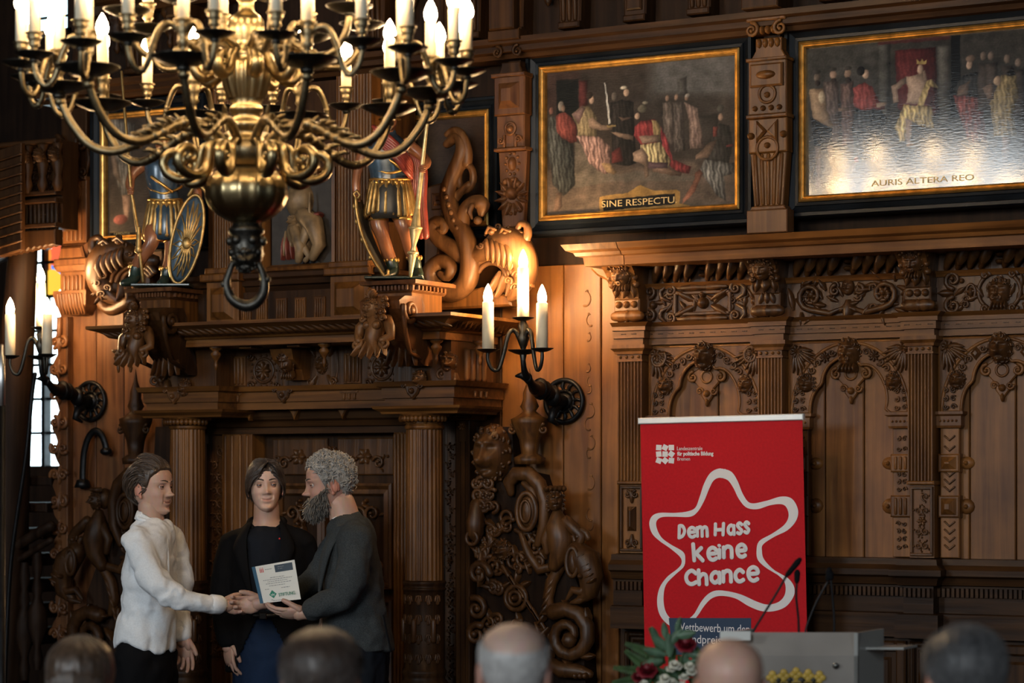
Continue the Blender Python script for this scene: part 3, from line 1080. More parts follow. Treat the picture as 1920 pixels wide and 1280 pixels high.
def herm(name, label, px0, px1, ybot, kind, o=.17):
 x0, x1 = wx(px0, o), wx(px1, o)
 xm, wd = (x0 + x1) / 2, x1 - x0
 pm = (px0 + px1) / 2

 def Z(y):
  return wz(pm, y, o)
 root = thing(name, label, 'carved pilaster', (xm, -.0, Z(ybot)))
 zb_, ztop = Z(ybot), zbm
 H = ztop - zb_
 MB().box(xm - wd * .2, xm + wd * .2, -.13, 0, zb_, ztop - .01).build('spine', M['walnut'], root)
 if kind == 'volute':
  b = MB()
  b.box(x0, x1, -o - .02, -.115, zb_, zb_ + H * .115, .004)
  b.ext([(x0 + wd * .06, zb_ + H * .115), (x1 - wd * .06, zb_ + H * .115), (x1 - wd * .1, zb_ + H * .135), (x0 + wd * .1, zb_ + H * .135)], -.115, -o - .01, .004)
  b.build('base_block', M['oakr'], root)
  s = MB()
  za, zb2 = zb_ + H * .135, zb_ + H * .40
  s.ext([(xm - wd * .36, za), (xm + wd * .36, za), (xm + wd * .45, zb2), (xm - wd * .45, zb2)], -.115, -o, .004)
  for q in range(5):
   t = q - 2
   s.tube([(xm + t * wd * .13, -o, za + .01), (xm + t * wd * .165, -o, zb2 - .01)], wd * .05, 7)
  s.build('fluted_shaft', M['oak'], root)
  s = MB()
  zc_ = zb_ + H * .575
  s.box(xm - wd * .47, xm + wd * .47, -o - .01, -.115, zb2, zc_ - .004, .005)
  s.box(xm - wd * .5, xm + wd * .5, -o - .028, -.115, zc_ - .004, zc_ + .012, .004)
  for s2 in (-1, 1):
   s.ext([(xm + s2 * wd * .26, zb2 + H * .16), (xm, zb2 + H * .105), (xm + s2 * wd * .26, zb2 + H * .05)], -o, -o - .03, .01)
   s.boss(xm + s2 * wd * .4, zb2 + H * .085, .016, .03, -o - .01)
  s.ring(xm, zb2 + H * .02, wd * .26, .007, -o - .012, 16)
  s.boss(xm, zb2 + H * .035, .014, .025, -o - .01)
  s.build('crossed_block', M['oak'], root)
  s = MB()
  zd_ = zb_ + H * .86
  s.box(xm - wd * .47, xm + wd * .47, -o - .012, -.115, zc_ + .012, zd_, .005)
  for q in range(4):
   s.boss(xm + (q - 1.5) * wd * .2, zc_ + H * .045, .013, .02, -o - .012, 8)
  zz = zc_ + H * .09
  s.ring(xm, zz + H * .025, wd * .2, .007, -o - .014, 16)
  s.boss(xm, zz + H * .02, .014, .022, -o - .012)
  s.box(xm - wd * .4, xm + wd * .4, -o - .03, -o, zz + H * .06, zd_ - H * .02, .008)
  s.boss(xm, (zz + H * .06 + zd_ - H * .02) / 2, (wd * .24, .02), .024, -o - .03, 12)
  s.box(xm - wd * .5, xm + wd * .5, -o - .03, -.115, zd_ - .006, zd_ + .008, .004)
  s.build('panelled_block', M['oak'], root)
  s = MB()
  s.ext([(xm - wd * .46, zd_), (xm + wd * .46, zd_), (xm + wd * .32, zd_ + H * .05), (xm + wd * .32, zd_ + H * .11), (xm - wd * .32, zd_ + H * .11), (xm - wd * .32, zd_ + H * .05)], -.115, -o, .004)
  for q in range(4):
   s.boss(xm + (q - 1.5) * wd * .15, zd_ + H * .085, (.013, .022), .018, -o, 8)
  for s2 in (-1, 1):
   s.scroll(xm + s2 * wd * .35, zd_ + H * .15, wd * .17, 1.5, pi / 2, s2, wd * .05, .02, -o - .01)
  for q in range(3):
   s.boss(xm + (q - 1) * wd * .14, zd_ + H * .15, (.014, .02), .03, -o)
  s.box(xm - wd * .48, xm + wd * .48, -o - .035, -.115, zd_ + H * .19, zd_ + H * .24, .005)
  s.build('volute_capital', M['oak'], root)
  s = MB()
  z9 = zd_ + H * .24
  s.box(xm - wd * .45, xm + wd * .45, -.27, -.1, z9, z9 + .16, .006)
  s.ext([(xm - wd * .45, z9 + .16), (xm + wd * .45, z9 + .16), (xm + wd * .6, z9 + .34), (xm - wd * .6, z9 + .34)], -.1, -.29, .01)
  s.mask(xm, z9 + .27, wd * .7, .15, .06, -.28, 'lion', 3)
  s.build('upper_console', M['oakd'], root)
 else:
  zA = zb_ + H * .0
  s = MB()
  s.ext([(xm - wd * .34, zA), (xm + wd * .34, zA), (xm + wd * .46, zb_ + H * .45), (xm - wd * .46, zb_ + H * .45)], -.115, -o + .02, .005)
  for q, (dx, dz, r) in enumerate(((0, .2, .032), (-.2, .27, .018), (.2, .25, .018), (.05, .28, .016), (-.25, .2, .014), (.25, .17, .015), (-.1, .13, .015), (.12, .1, .012), (-.05, .08, .01), (.25, .1, .014))):
   s.boss(xm + dx * wd, zb_ + H * dz, r, r * 1.3, -o + .02)
  for q in range(12):
   a = q * pi / 6 + .2
   s.leaf(xm + .03 * cos(a), zb_ + H * .18 + .03 * sin(a), a, .06, .025, .02, -o + .02)
  s.boss(xm, zb_ + H * .375, (wd * .13, .034), .026, -o + .02, 14)
  for q in range(10):
   a = q * pi / 5
   s.boss(xm + wd * .22 * cos(a), zb_ + H * .375 + .05 * sin(a), .008, .012, -o + .02, 7)
  s.build('fruit_panel', M['oakr'], root)
  s = MB()
  z2, z3, z4 = zb_ + H * .45, zb_ + H * .66, zb_ + H * .90
  s.box(xm - wd * .52, xm + wd * .52, -o - .01, -.115, z2, z2 + .014, .004)
  s.box(xm - wd * .45, xm + wd * .45, -o, -.115, z2 + .014, z3, .005)
  s.ring(xm, (z2 + z3) / 2 + .02, wd * .17, .007, -o, 14)
  s.boss(xm, (z2 + z3) / 2 + .02, wd * .1, .02, -o)
  for s2 in (-1, 1):
   s.scroll(xm + s2 * wd * .28, z2 + .05, .018, 1.2, 0, s2, .006, .01, -o)
   s.tube([(xm + s2 * wd * .18, -o - .004, z2 + .02), (xm + s2 * wd * .18, -o - .004, z2 + .07)], .008, 6)
  s.build('carved_block', M['oakr'], root)
  s = MB()
  s.box(xm - wd * .5, xm + wd * .5, -o - .012, -.115, z3, z4, .006)
  s.box(xm - wd * .33, xm + wd * .33, -o - .045, -o - .01, z3 + .03, z4 - .04, .03)
  s.box(xm - wd * .54, xm + wd * .54, -o - .03, -.115, z4 - .014, z4 + .004, .004)
  s.build('diamond_block', M['oakr'], root)
  s = MB()
  s.ext([(xm - wd * .4, z4), (xm + wd * .4, z4), (xm + wd * .3, z4 + H * .05), (xm + wd * .3, ztop - .02), (xm - wd * .3, ztop - .02), (xm - wd * .3, z4 + H * .05)], -.115, -o, .005)
  for s2 in (-1, 1):
   s.scroll(xm + s2 * wd * .33, z4 + H * .13, wd * .17, 1.4, pi / 2, s2, wd * .05, .02, -o - .01)
  s.box(xm - wd * .5, xm + wd * .5, -.24, -.115, z4 + H * .19, z4 + H * .25, .005)
  s.box(xm - wd * .4, xm + wd * .4, -.26, -.1, z4 + H * .25, z4 + H * .55, .006)
  s.build('volute_capital', M['oakd'], root)
 return root


herm('carved_pilaster', 'tapered fluted oak pilaster with scrolled capital standing between the two large paintings', 1403, 1479, 437, 'volute')
herm('carved_pilaster', 'oak pilaster carved with fruit and an oval jewel, left of the kneeling scene painting', 928, 986, 425, 'fruit')

# ------------------------------------------------------------------ paintings


class Paint:
 """a painted canvas: colours worked out on a fine grid, kept as a colour attribute"""

 def __init__(self, x0, x1, z0, z1, y, nx, nz, seed, base):
  self.r = np.random.RandomState(seed)
  self.b = (x0, x1, z0, z1, y)
  self.nx, self.nz = nx, nz
  X = np.linspace(x0, x1, nx)
  Z = np.linspace(z0, z1, nz)
  self.X, self.Z = np.meshgrid(X, Z)
  self.c = np.zeros((nz, nx, 3)) + np.array(base) / 255.
  # warp the brush a little so edges are painterly
  self.WX = self.smooth(self.r.randn(nz, nx), 14) * (x1 - x0) * .006
  self.WZ = self.smooth(self.r.randn(nz, nx), 14) * (x1 - x0) * .006

 def smooth(self, a, k):
  for _ in range(k):
   a = (a + np.roll(a, 1, 0) + np.roll(a, -1, 0) + np.roll(a, 1, 1) + np.roll(a, -1, 1)) / 5
  return a / max(a.std(), 1e-6) * .4

 def map(self, pts, ox, oy, sc, o):
  return [(wx(ox + a / sc, o), wz(ox + a / sc, oy + b / sc, o)) for a, b in pts]

 def mix(self, m, col, shade):
  m = m[..., None]
  cc = np.array(col) / 255. * shade[..., None]
  self.c = self.c * (1 - m) + cc * m

 def poly(self, pts, col, soft=.006, shade=True, fold=0.0):
  x, z = self.X + self.WX * .5, self.Z + self.WZ * .5
  ins = np.zeros(x.shape, bool)
  n = len(pts)
  d = np.full(x.shape, 9.)
  for k in range(n):
   (ax, az), (bx, bz) = pts[k], pts[(k + 1) % n]
   cr = ((az > z) != (bz > z)) & (x < (bx - ax) * (z - az) / ((bz - az) or 1e-9) + ax)
   ins ^= cr
   ex, ez = bx - ax, bz - az
   L = ex * ex + ez * ez + 1e-12
   t = np.clip(((x - ax) * ex + (z - az) * ez) / L, 0, 1)
   d = np.minimum(d, np.hypot(x - ax - t * ex, z - az - t * ez))
  sd = np.where(ins, d, -d)
  m = np.clip(.5 + sd / soft, 0, 1)
  px = [p[0] for p in pts]
  u = (x - min(px)) / (max(px) - min(px) + 1e-9)
  s = np.ones(x.shape)
  if shade:
   s = 1.18 - .6 * np.clip(u, 0, 1) + .06
   s = s * (.72 + .28 * np.clip(sd / .018, 0, 1))
   if fold:
    s = s * (1 + fold * np.sin(x * 330 + 1.2 * self.WX / .006 + z * 40) + fold * .7 * np.sin(x * 150 - z * 35 + 1.0 * self.WZ / .006))
  self.mix(m, col, s)

 def ell(self, c, rx, rz, col, soft=.005):
  rx, rz = rx * 1.3, rz * 1.25
  x, z = self.X + self.WX * .3, self.Z + self.WZ * .3
  q = np.hypot((x - c[0]) / rx, (z - c[1]) / rz)
  m = np.clip(.5 + (1 - q) * min(rx, rz) / soft, 0, 1)
  self.mix(m, col, 1.15 - .35 * np.clip((x - c[0]) / rx, -1, 1) - .15 * q)

 def finish(self, name, parent, mat, label=None, gain=1.0):
  c = self.c * (1 + .10 * self.smooth(self.r.randn(self.nz, self.nx), 1)[..., None])
  c = c * (1 + .16 * self.smooth(self.r.randn(self.nz, self.nx), 40)[..., None])
  g_ = c.mean(2, keepdims=True)
  c = g_ + (c - g_) * .6
  c = np.clip(c, 0.0, 1) ** 2.2 * gain
  P = np.stack([self.X, np.full(self.X.shape, self.b[4]), self.Z], -1)
  mb = MB().grid(P, smooth=False)
  o = mb.build(name, mat, parent, label)
  at = o.data.color_attributes.new('paint', 'FLOAT_COLOR', 'POINT')
  at.data.foreach_set('color', np.c_[c.reshape(-1, 3), np.ones(self.nx * self.nz)].astype(np.float32).ravel())
  return o


def canvas_mat(name, rough, spec):
 m, n, b = nt(name)
 a = n.nodes.new('ShaderNodeAttribute')
 a.attribute_name = 'paint'
 n.links.new(a.outputs['Color'], b.inputs['Base Color'])
 b.inputs['Roughness'].default_value = rough
 b.inputs['Specular IOR Level'].default_value = spec
 tc = n.nodes.new('ShaderNodeTexCoord')
 nz = n.nodes.new('ShaderNodeTexNoise')
 mp = n.nodes.new('ShaderNodeMapping')
 mp.inputs['Scale'].default_value = (22, 22, 90)
 nz.inputs['Detail'].default_value = 6
 nz.inputs['Scale'].default_value = 1.5
 n.links.new(tc.outputs['Object'], mp.inputs[0])
 n.links.new(mp.outputs[0], nz.inputs['Vector'])
 bp = n.nodes.new('ShaderNodeBump')
 bp.inputs['Strength'].default_value = .5 if rough > .3 else .035
 bp.inputs['Distance'].default_value = .004
 n.links.new(nz.outputs['Fac'], bp.inputs['Height'])
 n.links.new(bp.outputs['Normal'], b.inputs['Normal'])
 return m


M['canvas'] = canvas_mat('old_oil_paint', .55, .2)
M['canvasv'] = canvas_mat('varnished_oil_paint', .09, .42)


def frame_loop(mb, x0, x1, z0, z1, prof):
 P = np.zeros((len(prof), 4, 3))
 for k, (i, h) in enumerate(prof):
  P[k] = [(x0 + i, -h, z0 + i), (x1 - i, -h, z0 + i), (x1 - i, -h, z1 - i), (x0 + i, -h, z1 - i)]
 return mb.grid(P, False, True, smooth=False)


def painting(label, pxl, pxr, yt, yb, pref, mo):
 """gold sight edge in photograph pixels at column pref; mo outer margin"""
 o = .075
 gx0, gx1, gz0, gz1 = wx(pxl, o), wx(pxr, o), wz(pref, yb, o), wz(pref, yt, o)
 root = thing('framed_painting', label, 'painting', ((gx0 + gx1) / 2, 0, gz0 - mo))
 f = MB()
 frame_loop(f, gx0 - mo, gx1 + mo, gz0 - mo, gz1 + mo, [(0, 0), (0, .09), (.006, .105), (mo * .3, .105), (mo * .38, .095), (mo * .7, .085), (mo * .76, .092), (mo * .95, .09), (mo, .08), (mo + .004, .03)])
 f.build('black_frame', M['ebony'], root)
 f = MB()
 g = .028
 frame_loop(f, gx0, gx1, gz0, gz1, [(0, .06), (0, .092), (.007, .098), (.012, .09), (.018, .086), (.022, .09), (g, .08), (g, .05)])
 f.build('gilt_edge', M['gold'], root)
 return root, (gx0 + g, gx1 - g, gz0 + g, gz1 - g)


def text(body, size, loc, mat, parent, name='lettering', ext=.0015, width=None, align='CENTER', rot=0.0, rz=0.0, shear=0.0, offset=0.0):
 cu = bpy.data.curves.new(name, 'FONT')
 cu.body = body
 cu.size = size
 cu.extrude = ext
 cu.align_x = align
 cu.align_y = 'CENTER'
 cu.shear = shear
 cu.offset = offset
 cu.resolution_u = 3
 t = bpy.data.objects.new('tmp', cu)
 C.collection.objects.link(t)
 dg = bpy.context.evaluated_depsgraph_get()
 me = bpy.data.meshes.new_from_object(t.evaluated_get(dg))
 bpy.data.objects.remove(t)
 n = len(me.vertices)
 a = np.zeros(n * 3, np.float32)
 me.vertices.foreach_get('co', a)
 a = a.reshape(-1, 3)
 if width:
  a[:, 0] *= width / max(a[:, 0].max() - a[:, 0].min(), 1e-6)
 cr, sr = cos(rot), sin(rot)
 x = a[:, 0] * cr - a[:, 1] * sr
 z = a[:, 0] * sr + a[:, 1] * cr
 cz_, sz_ = cos(rz), sin(rz)
 y = -a[:, 2]
 V = np.c_[x * cz_ - y * sz_, x * sz_ + y * cz_, z] + np.array(loc) - np.array(ORG.get(parent.name, (0, 0, 0)))
 me.vertices.foreach_set('co', V.astype(np.float32).ravel())
 me.name = name
 me.materials.clear()
 me.materials.append(mat)
 o = bpy.data.objects.new(name, me)
 C.collection.objects.link(o)
 o.parent = parent
 ORG[o.name] = ORG.get(parent.name, (0, 0, 0))
 return o


M['letter'] = plain('gold_lettering', (.62, .45, .2), .5, .2)
SK, SK2 = (178, 138, 108), (140, 105, 82)
# --- the kneeling man before the enthroned man
root, (x0, x1, z0, z1) = painting('painting of a kneeling man in red before a throne, captioned SINE RESPECTU', 1013, 1389, 108, 404, 1200, .068)
P = Paint(x0, x1, z0, z1, -.06, 300, 232, 3, (62, 52, 45))
m1 = lambda pts: P.map(pts, 940, 0, 2.909, .06)
P.poly(m1([(815, 300), (1300, 250), (1300, 540), (815, 540)]), (92, 92, 92), .08, False)
P.poly(m1([(815, 520), (1300, 520), (1300, 900), (815, 900)]), (62, 54, 48), .04, False)
P.poly(m1([(230, 930), (1320, 860), (1320, 1220), (230, 1220)]), (104, 86, 72), .05, False)
P.poly(m1([(250, 400), (420, 380), (470, 560), (250, 600)]), (70, 48, 42), .03, False)
P.poly(m1([(300, 440), (420, 430), (420, 640), (300, 640)]), (26, 29, 27), .008, False)
P.poly(m1([(424, 440), (470, 436), (470, 570), (424, 600)]), (112, 42, 40), .006)
P.poly(m1([(1040, 640), (1180, 620), (1180, 820), (1060, 800)]), (70, 62, 56), .01)
P.poly(m1([(960, 430), (1010, 420), (1010, 520), (960, 520)]), (82, 80, 78), .01)
P.poly(m1([(400, 770), (470, 800), (520, 930), (640, 950), (760, 930), (1060, 960), (1050, 985), (610, 990), (400, 1025)]), (104, 95, 82), .008, False)
for hx, hy, cc in ((905, 535, SK2), (955, 530, SK2), (1012, 532, SK2)):
 P.ell(m1([(hx, hy)])[0], .0075, .011, cc)
P.poly(m1([(880, 560), (930, 556), (945, 780), (890, 790)]), (118, 102, 92), .006, True, .12)
P.poly(m1([(938, 560), (990, 556), (1003, 820), (942, 830)]), (96, 84, 78), .006, True, .12)
P.poly(m1([(998, 556), (1070, 590), (1108, 805), (1030, 812), (1020, 640)]), (158, 122, 108), .006, True, .12)
P.ell(m1([(1015, 520)])[0], .010, .007, (140, 132, 122))
P.poly(m1([(590, 560), (660, 545), (720, 555), (735, 890), (690, 905), (610, 890)]), (46, 41, 38), .006, True, .15)
P.ell(m1([(615, 525)])[0], .011, .016, (96, 86, 76))
P.ell(m1([(682, 505)])[0], .011, .014, SK)
P.ell(m1([(668, 478)])[0], .013, .007, (190, 178, 150))
P.poly(m1([(600, 830), (650, 800), (665, 880), (600, 890)]), (128, 44, 40), .005)
P.poly(m1([(640, 640), (720, 640), (660, 660)]), SK2, .004)
P.poly(m1([(262, 640), (300, 628), (330, 760), (392, 782), (402, 1010), (340, 1070), (282, 1005), (252, 800)]), (74, 79, 76), .006, True, .2)
P.poly(m1([(298, 630), (345, 608), (385, 640), (412, 690), (412, 770), (380, 782), (330, 750), (300, 720)]), (160, 62, 52), .005, True, .1)
P.ell(m1([(325, 580)])[0], .012, .018, (132, 122, 110))
P.ell(m1([(338, 592)])[0], .008, .012, SK2)
P.poly(m1([(300, 1050), (332, 1050), (328, 1130), (300, 1155), (285, 1150)]), SK2, .004)
P.ell(m1([(272, 605)])[0], .009, .013, (128, 76, 64))
P.poly(m1([(386, 620), (430, 580), (475, 575), (522, 640), (520, 745), (420, 742), (412, 690)]), (166, 142, 92), .005, True, .12)
P.poly(m1([(386, 620), (440, 575), (460, 590), (420, 680)]), (160, 118, 110), .005)
P.poly(m1([(470, 650), (500, 640), (545, 682), (610, 684), (605, 706), (540, 712), (480, 695)]), SK, .004)
P.ell(m1([(492, 545)])[0], .010, .015, SK)
P.ell(m1([(480, 520)])[0], .013, .012, (48, 36, 28))
P.poly(m1([(410, 740), (530, 742), (592, 800), (594, 890), (612, 940), (560, 952), (480, 892), (440, 800)]), (186, 134, 122), .005, True, .2)
P.poly(m1([(545, 890), (590, 890), (632, 938), (610, 952), (575, 940)]), (196, 150, 90), .004)
P.poly(m1([(559, 450), (566, 450), (598, 672), (586, 674)]), (188, 188, 182), .003, False)
P.poly(m1([(575, 680), (622, 680), (622, 690), (575, 692)]), (150, 120, 60), .003, False)
P.poly(m1([(868, 690), (905, 760), (935, 870), (1035, 908), (1022, 948), (950, 938), (880, 850)]), (176, 42, 50), .005, True, .15)
P.poly(m1([(728, 690), (760, 660), (838, 650), (862, 700), (850, 800), (762, 792), (722, 740)]), (182, 46, 48), .005, True, .12)
P.poly(m1([(820, 655), (850, 660), (872, 705), (866, 765), (836, 765)]), (184, 152, 84), .004, True, .1)
P.poly(m1([(600, 722), (620, 716), (722, 742), (720, 768), (640, 748)]), SK, .004)
P.poly(m1([(750, 745), (862, 735), (860, 775), (770, 785)]), SK, .004)
P.poly(m1([(758, 792), (870, 775), (925, 880), (905, 915), (770, 895)]), (204, 178, 108), .004, True, .28)
P.poly(m1([(718, 830), (770, 805), (800, 850), (806, 960), (782, 975), (776, 895), (722, 880)]), SK, .004)
P.poly(m1([(820, 905), (900, 905), (985, 940), (975, 962), (830, 935)]), SK2, .004)
P.poly(m1([(800, 885), (910, 885), (905, 915), (800, 920)]), (120, 84, 96), .004)
P.ell(m1([(770, 592)])[0], .018, .014, (96, 90, 72))
P.ell(m1([(742, 632)])[0], .010, .012, SK)
P.ell(m1([(786, 560)])[0], .012, .006, (140, 130, 108))
P.poly(m1([(1148, 690), (1200, 672), (1245, 685), (1262, 790), (1240, 892), (1130, 880), (1100, 860), (1140, 780)]), (60, 57, 54), .005, True, .12)
P.poly(m1([(1155, 690), (1182, 690), (1176, 745), (1155, 745)]), (150, 56, 44), .004)
P.poly(m1([(1130, 780), (1180, 760), (1130, 860), (1060, 870), (1060, 850)]), SK2, .004)
P.ell(m1([(1194, 590)])[0], .013, .013, (62, 60, 54))
P.ell(m1([(1196, 638)])[0], .009, .013, SK2)
P.poly(m1([(1110, 870), (1200, 880), (1275, 890), (1272, 940), (1215, 962), (1225, 1095), (1170, 1062), (1120, 985), (1080, 930)]), (112, 112, 108), .005, True, .22)
P.poly(m1([(1082, 925), (1098, 942), (1055, 1045), (985, 1115), (988, 1085), (1045, 1000), (1058, 940)]), (196, 108, 74), .004)
P.poly(m1([(1225, 790), (1265, 785), (1265, 800), (1225, 802)]), (160, 50, 44), .003)
G = (186, 132, 44)
P.poly(m1([(535, 1075), (600, 1062), (690, 1052), (720, 1030), (760, 1008), (800, 1028), (840, 1040), (955, 1035), (975, 1045), (972, 1110), (1028, 1120), (1025, 1138), (960, 1132), (540, 1168), (505, 1178), (502, 1162), (535, 1150)]), G, .003, False)
P.poly(m1([(553, 1090), (946, 1055), (948, 1112), (556, 1150)]), (14, 15, 18), .003, False)
P.finish('canvas', root, M['canvas'], gain=.72)
c = P.map([(752, 1103)], 940, 0, 2.909, .06)[0]
text('SINE RESPECTU.', .042, (c[0], -.0615, c[1]), M['letter'], root, width=.382, rot=.0)

# --- the king on the red throne
root, (x0, x1, z0, z1) = painting('painting of a crowned king on a red throne, its varnish glaring along the bottom', 1500, 1966, 66, 371, 1640, .068)
P = Paint(x0, x1, z0, z1, -.06, 330, 232, 5, (58, 54, 49))
m1 = lambda pts: P.map(pts, 1400, 0, 2.909, .06)
P.poly(m1([(300, 230), (700, 190), (700, 560), (300, 560)]), (70, 67, 62), .06, False)
P.poly(m1([(300, 800), (1700, 700), (1700, 1120), (300, 1120)]), (76, 66, 56), .06, False)
P.poly(m1([(720, 235), (782, 228), (782, 740), (720, 745)]), (82, 80, 74), .01)
P.poly(m1([(1040, 250), (1112, 240), (1112, 690), (1050, 690)]), (92, 88, 80), .01)
P.poly(m1([(1115, 165), (1166, 160), (1166, 640), (1115, 640)]), (22, 22, 22), .008, False)
P.poly(m1([(715, 215), (1110, 185), (1110, 215), (715, 245)]), (84, 34, 32), .006, False)
P.poly(m1([(808, 278), (1032, 256), (1038, 560), (1055, 600), (960, 700), (826, 590)]), (104, 30, 30), .006, True, .06)
for hx, hy, rx, c2 in ((385, 420, .012, (98, 80, 66)), (472, 405, .012, SK2), (552, 400, .012, SK2)):
 P.ell(m1([(hx, hy)])[0], rx, .015, c2)
 P.ell(m1([(hx - 3, hy - 28)])[0], .014, .007, (60, 54, 50))
 P.ell(m1([(hx + 2, hy + 35)])[0], .010, .010, (56, 44, 38))
P.poly(m1([(418, 450), (500, 440), (520, 780), (440, 790)]), (104, 84, 76), .006, True, .1)
P.poly(m1([(512, 460), (580, 440), (592, 790), (520, 800)]), (112, 80, 70), .006, True, .1)
P.poly(m1([(500, 590), (560, 585), (560, 605), (500, 610)]), SK2, .004)
P.poly(m1([(340, 490), (420, 480), (440, 600), (472, 690), (440, 702), (362, 650)]), (170, 130, 90), .005)
P.ell(m1([(410, 530)])[0], .012, .022, (176, 150, 112))
P.poly(m1([(348, 640), (465, 700), (450, 785), (370, 800)]), (36, 32, 30), .005, True, .2)
P.poly(m1([(370, 795), (412, 795), (402, 960), (432, 1035), (368, 1042), (382, 950)]), SK2, .004)
P.poly(m1([(440, 790), (472, 790), (484, 900), (512, 960), (478, 972), (455, 890)]), SK2, .004)
P.poly(m1([(340, 990), (410, 780), (416, 784), (346, 994)]), (110, 84, 50), .003, False)
P.poly(m1([(598, 590), (720, 586), (765, 640), (742, 740), (692, 862), (590, 882), (578, 700)]), (52, 55, 58), .005, True, .2)
P.poly(m1([(582, 480), (640, 450), (684, 472), (722, 556), (752, 566), (752, 592), (620, 602), (585, 580)]), (158, 50, 44), .005, True, .1)
P.poly(m1([(705, 560), (760, 558), (765, 578), (708, 582)]), SK, .004)
P.ell(m1([(650, 405)])[0], .011, .016, SK)
P.ell(m1([(622, 388)])[0], .015, .016, (38, 32, 28))
P.ell(m1([(600, 870)])[0], .009, .010, (168, 70, 54))
P.ell(m1([(700, 868)])[0], .012, .009, (168, 70, 54))
P.poly(m1([(580, 880), (605, 880), (600, 930), (570, 945)]), SK2, .004)
P.poly(m1([(690, 880), (715, 880), (745, 935), (715, 935)]), SK2, .004)
P.poly(m1([(866, 420), (960, 398), (992, 460), (972, 565), (868, 565), (880, 500)]), (192, 150, 118), .005)
P.poly(m1([(788, 470), (868, 418), (874, 450), (825, 490), (832, 560), (802, 562)]), SK, .004)
P.poly(m1([(982, 440), (1012, 430), (1045, 480), (1000, 470), (965, 580), (930, 575)]), (206, 168, 84), .004, True, .15)
P.poly(m1([(858, 570), (1012, 580), (1022, 702), (962, 692), (900, 662), (862, 770), (832, 775), (808, 690)]), (210, 170, 82), .005, True, .22)
P.poly(m1([(865, 640), (902, 662), (898, 770), (932, 795), (870, 800)]), SK, .004)
P.ell(m1([(948, 378)])[0], .011, .017, SK)
P.poly(m1([(930, 350), (925, 322), (945, 338), (955, 318), (965, 336), (985, 322), (980, 350)]), (190, 150, 60), .003, False)
P.poly(m1([(960, 390), (975, 380), (985, 440), (965, 440)]), SK, .004)
P.poly(m1([(1128, 520), (1280, 518), (1312, 772), (1212, 776), (1160, 640)]), (136, 50, 42), .005, True, .18)
P.poly(m1([(1128, 480), (1180, 410), (1272, 390), (1292, 450), (1282, 535), (1160, 520)]), (54, 53, 52), .005, True, .1)
P.ell(m1([(1214, 352)])[0], .010, .016, SK)
P.ell(m1([(1220, 320)])[0], .016, .012, (110, 84, 66))
P.poly(m1([(1160, 470), (1220, 440), (1200, 520), (1145, 520)]), SK2, .004)
for hx, hy in ((1290, 305), (1332, 305), (1420, 320), (1480, 340)):
 P.ell(m1([(hx, hy)])[0], .010, .014, (104, 84, 70))
 P.poly(m1([(hx - 30, hy + 40), (hx + 35, hy + 40), (hx + 45, hy + 300), (hx - 30, hy + 300)]), (72, 60, 52), .01)
P.poly(m1([(1388, 410), (1470, 408), (1482, 520), (1452, 620), (1472, 745), (1350, 745), (1328, 560)]), (158, 128, 70), .005, True, .16)
P.poly(m1([(1392, 745), (1440, 745), (1430, 880), (1392, 880)]), SK2, .004)
P.ell(m1([(1368, 440)])[0], .013, .016, (150, 116, 84))
P.ell(m1([(1440, 400)])[0], .016, .010, (34, 30, 28))
P.poly(m1([(1290, 480), (1340, 450), (1350, 540), (1310, 540)]), SK2, .004)
G = (196, 148, 66)
P.poly(m1([(660, 990), (690, 965), (760, 955), (1235, 915), (1240, 955), (1300, 985), (1220, 1005), (660, 1045), (620, 1060)]), G, .004, False)
P.poly(m1([(690, 985), (1222, 945), (1225, 985), (692, 1030)]), (66, 58, 48), .004, False)
P.finish('canvas', root, M['canvasv'], gain=.8)
c = P.map([(958, 985)], 1400, 0, 2.909, .06)[0]
text('AURIS ALTERA REO', .036, (c[0], -.0615, c[1]), M['letter'], root, width=.46)

# --- two half hidden paintings behind the statues
root, (x0, x1, z0, z1) = painting('dark painting of a standing robed figure captioned SAPIENTIA, behind the left statue', 191, 372, 214, 452, 200, .06)
P = Paint(x0, x1, z0, z1, -.06, 120, 150, 8, (60, 52, 45))
m1 = lambda pts: P.map(pts, 0, 300, 3.764, .06)
P.poly(m1([(780, -300), (960, -260), (920, 60), (950, 240), (860, 260), (800, 80)]), (96, 92, 84), .01, True, .15)
P.poly(m1([(760, -200), (830, 20), (860, 180), (800, 100)]), (130, 106, 84), .01)
P.poly(m1([(860, 250), (930, 240), (905, 420), (880, 440)]), SK2, .006)
P.ell(m1([(850, 420)])[0], .035, .02, (110, 50, 42))
P.poly(m1([(770, 505), (960, 505), (950, 565), (770, 550)]), (120, 92, 50), .004, False)
P.poly(m1([(778, 512), (952, 512), (942, 558), (778, 545)]), (26, 24, 24), .004, False)
P.finish('canvas', root, M['canvas'], gain=1.0)
c = P.map([(862, 524)], 0, 300, 3.764, .06)[0]
text('SAPIENTIA', .026, (c[0], -.0615, c[1]), M['letter'], root, width=.105)
root, (x0, x1, z0, z1) = painting('dark brown painting showing only its right edge behind the right statue and scrolls', 690, 919, 205, 424, 915, .06)
P = Paint(x0, x1, z0, z1, -.06, 120, 120, 9, (66, 46, 34))
P.poly([(x0, z0), (x0 + .5, z0), (x0 + .3, z1), (x0, z1)], (84, 66, 50), .1, False)
P.finish('canvas', root, M['canvas'])
# ------------------------------------------------------------------ the carved portal with its mantel
portal = thing('carved_portal', 'carved oak portal with fluted columns, mantel cornice and attic around the dark door', 'portal', (wx(574, .3), -.1, 0))


def PZ(y, o, x=600):
 return wz(x, y, o)


def px_line(pts, o):
 return [wp(x, y, o) for x, y in pts]


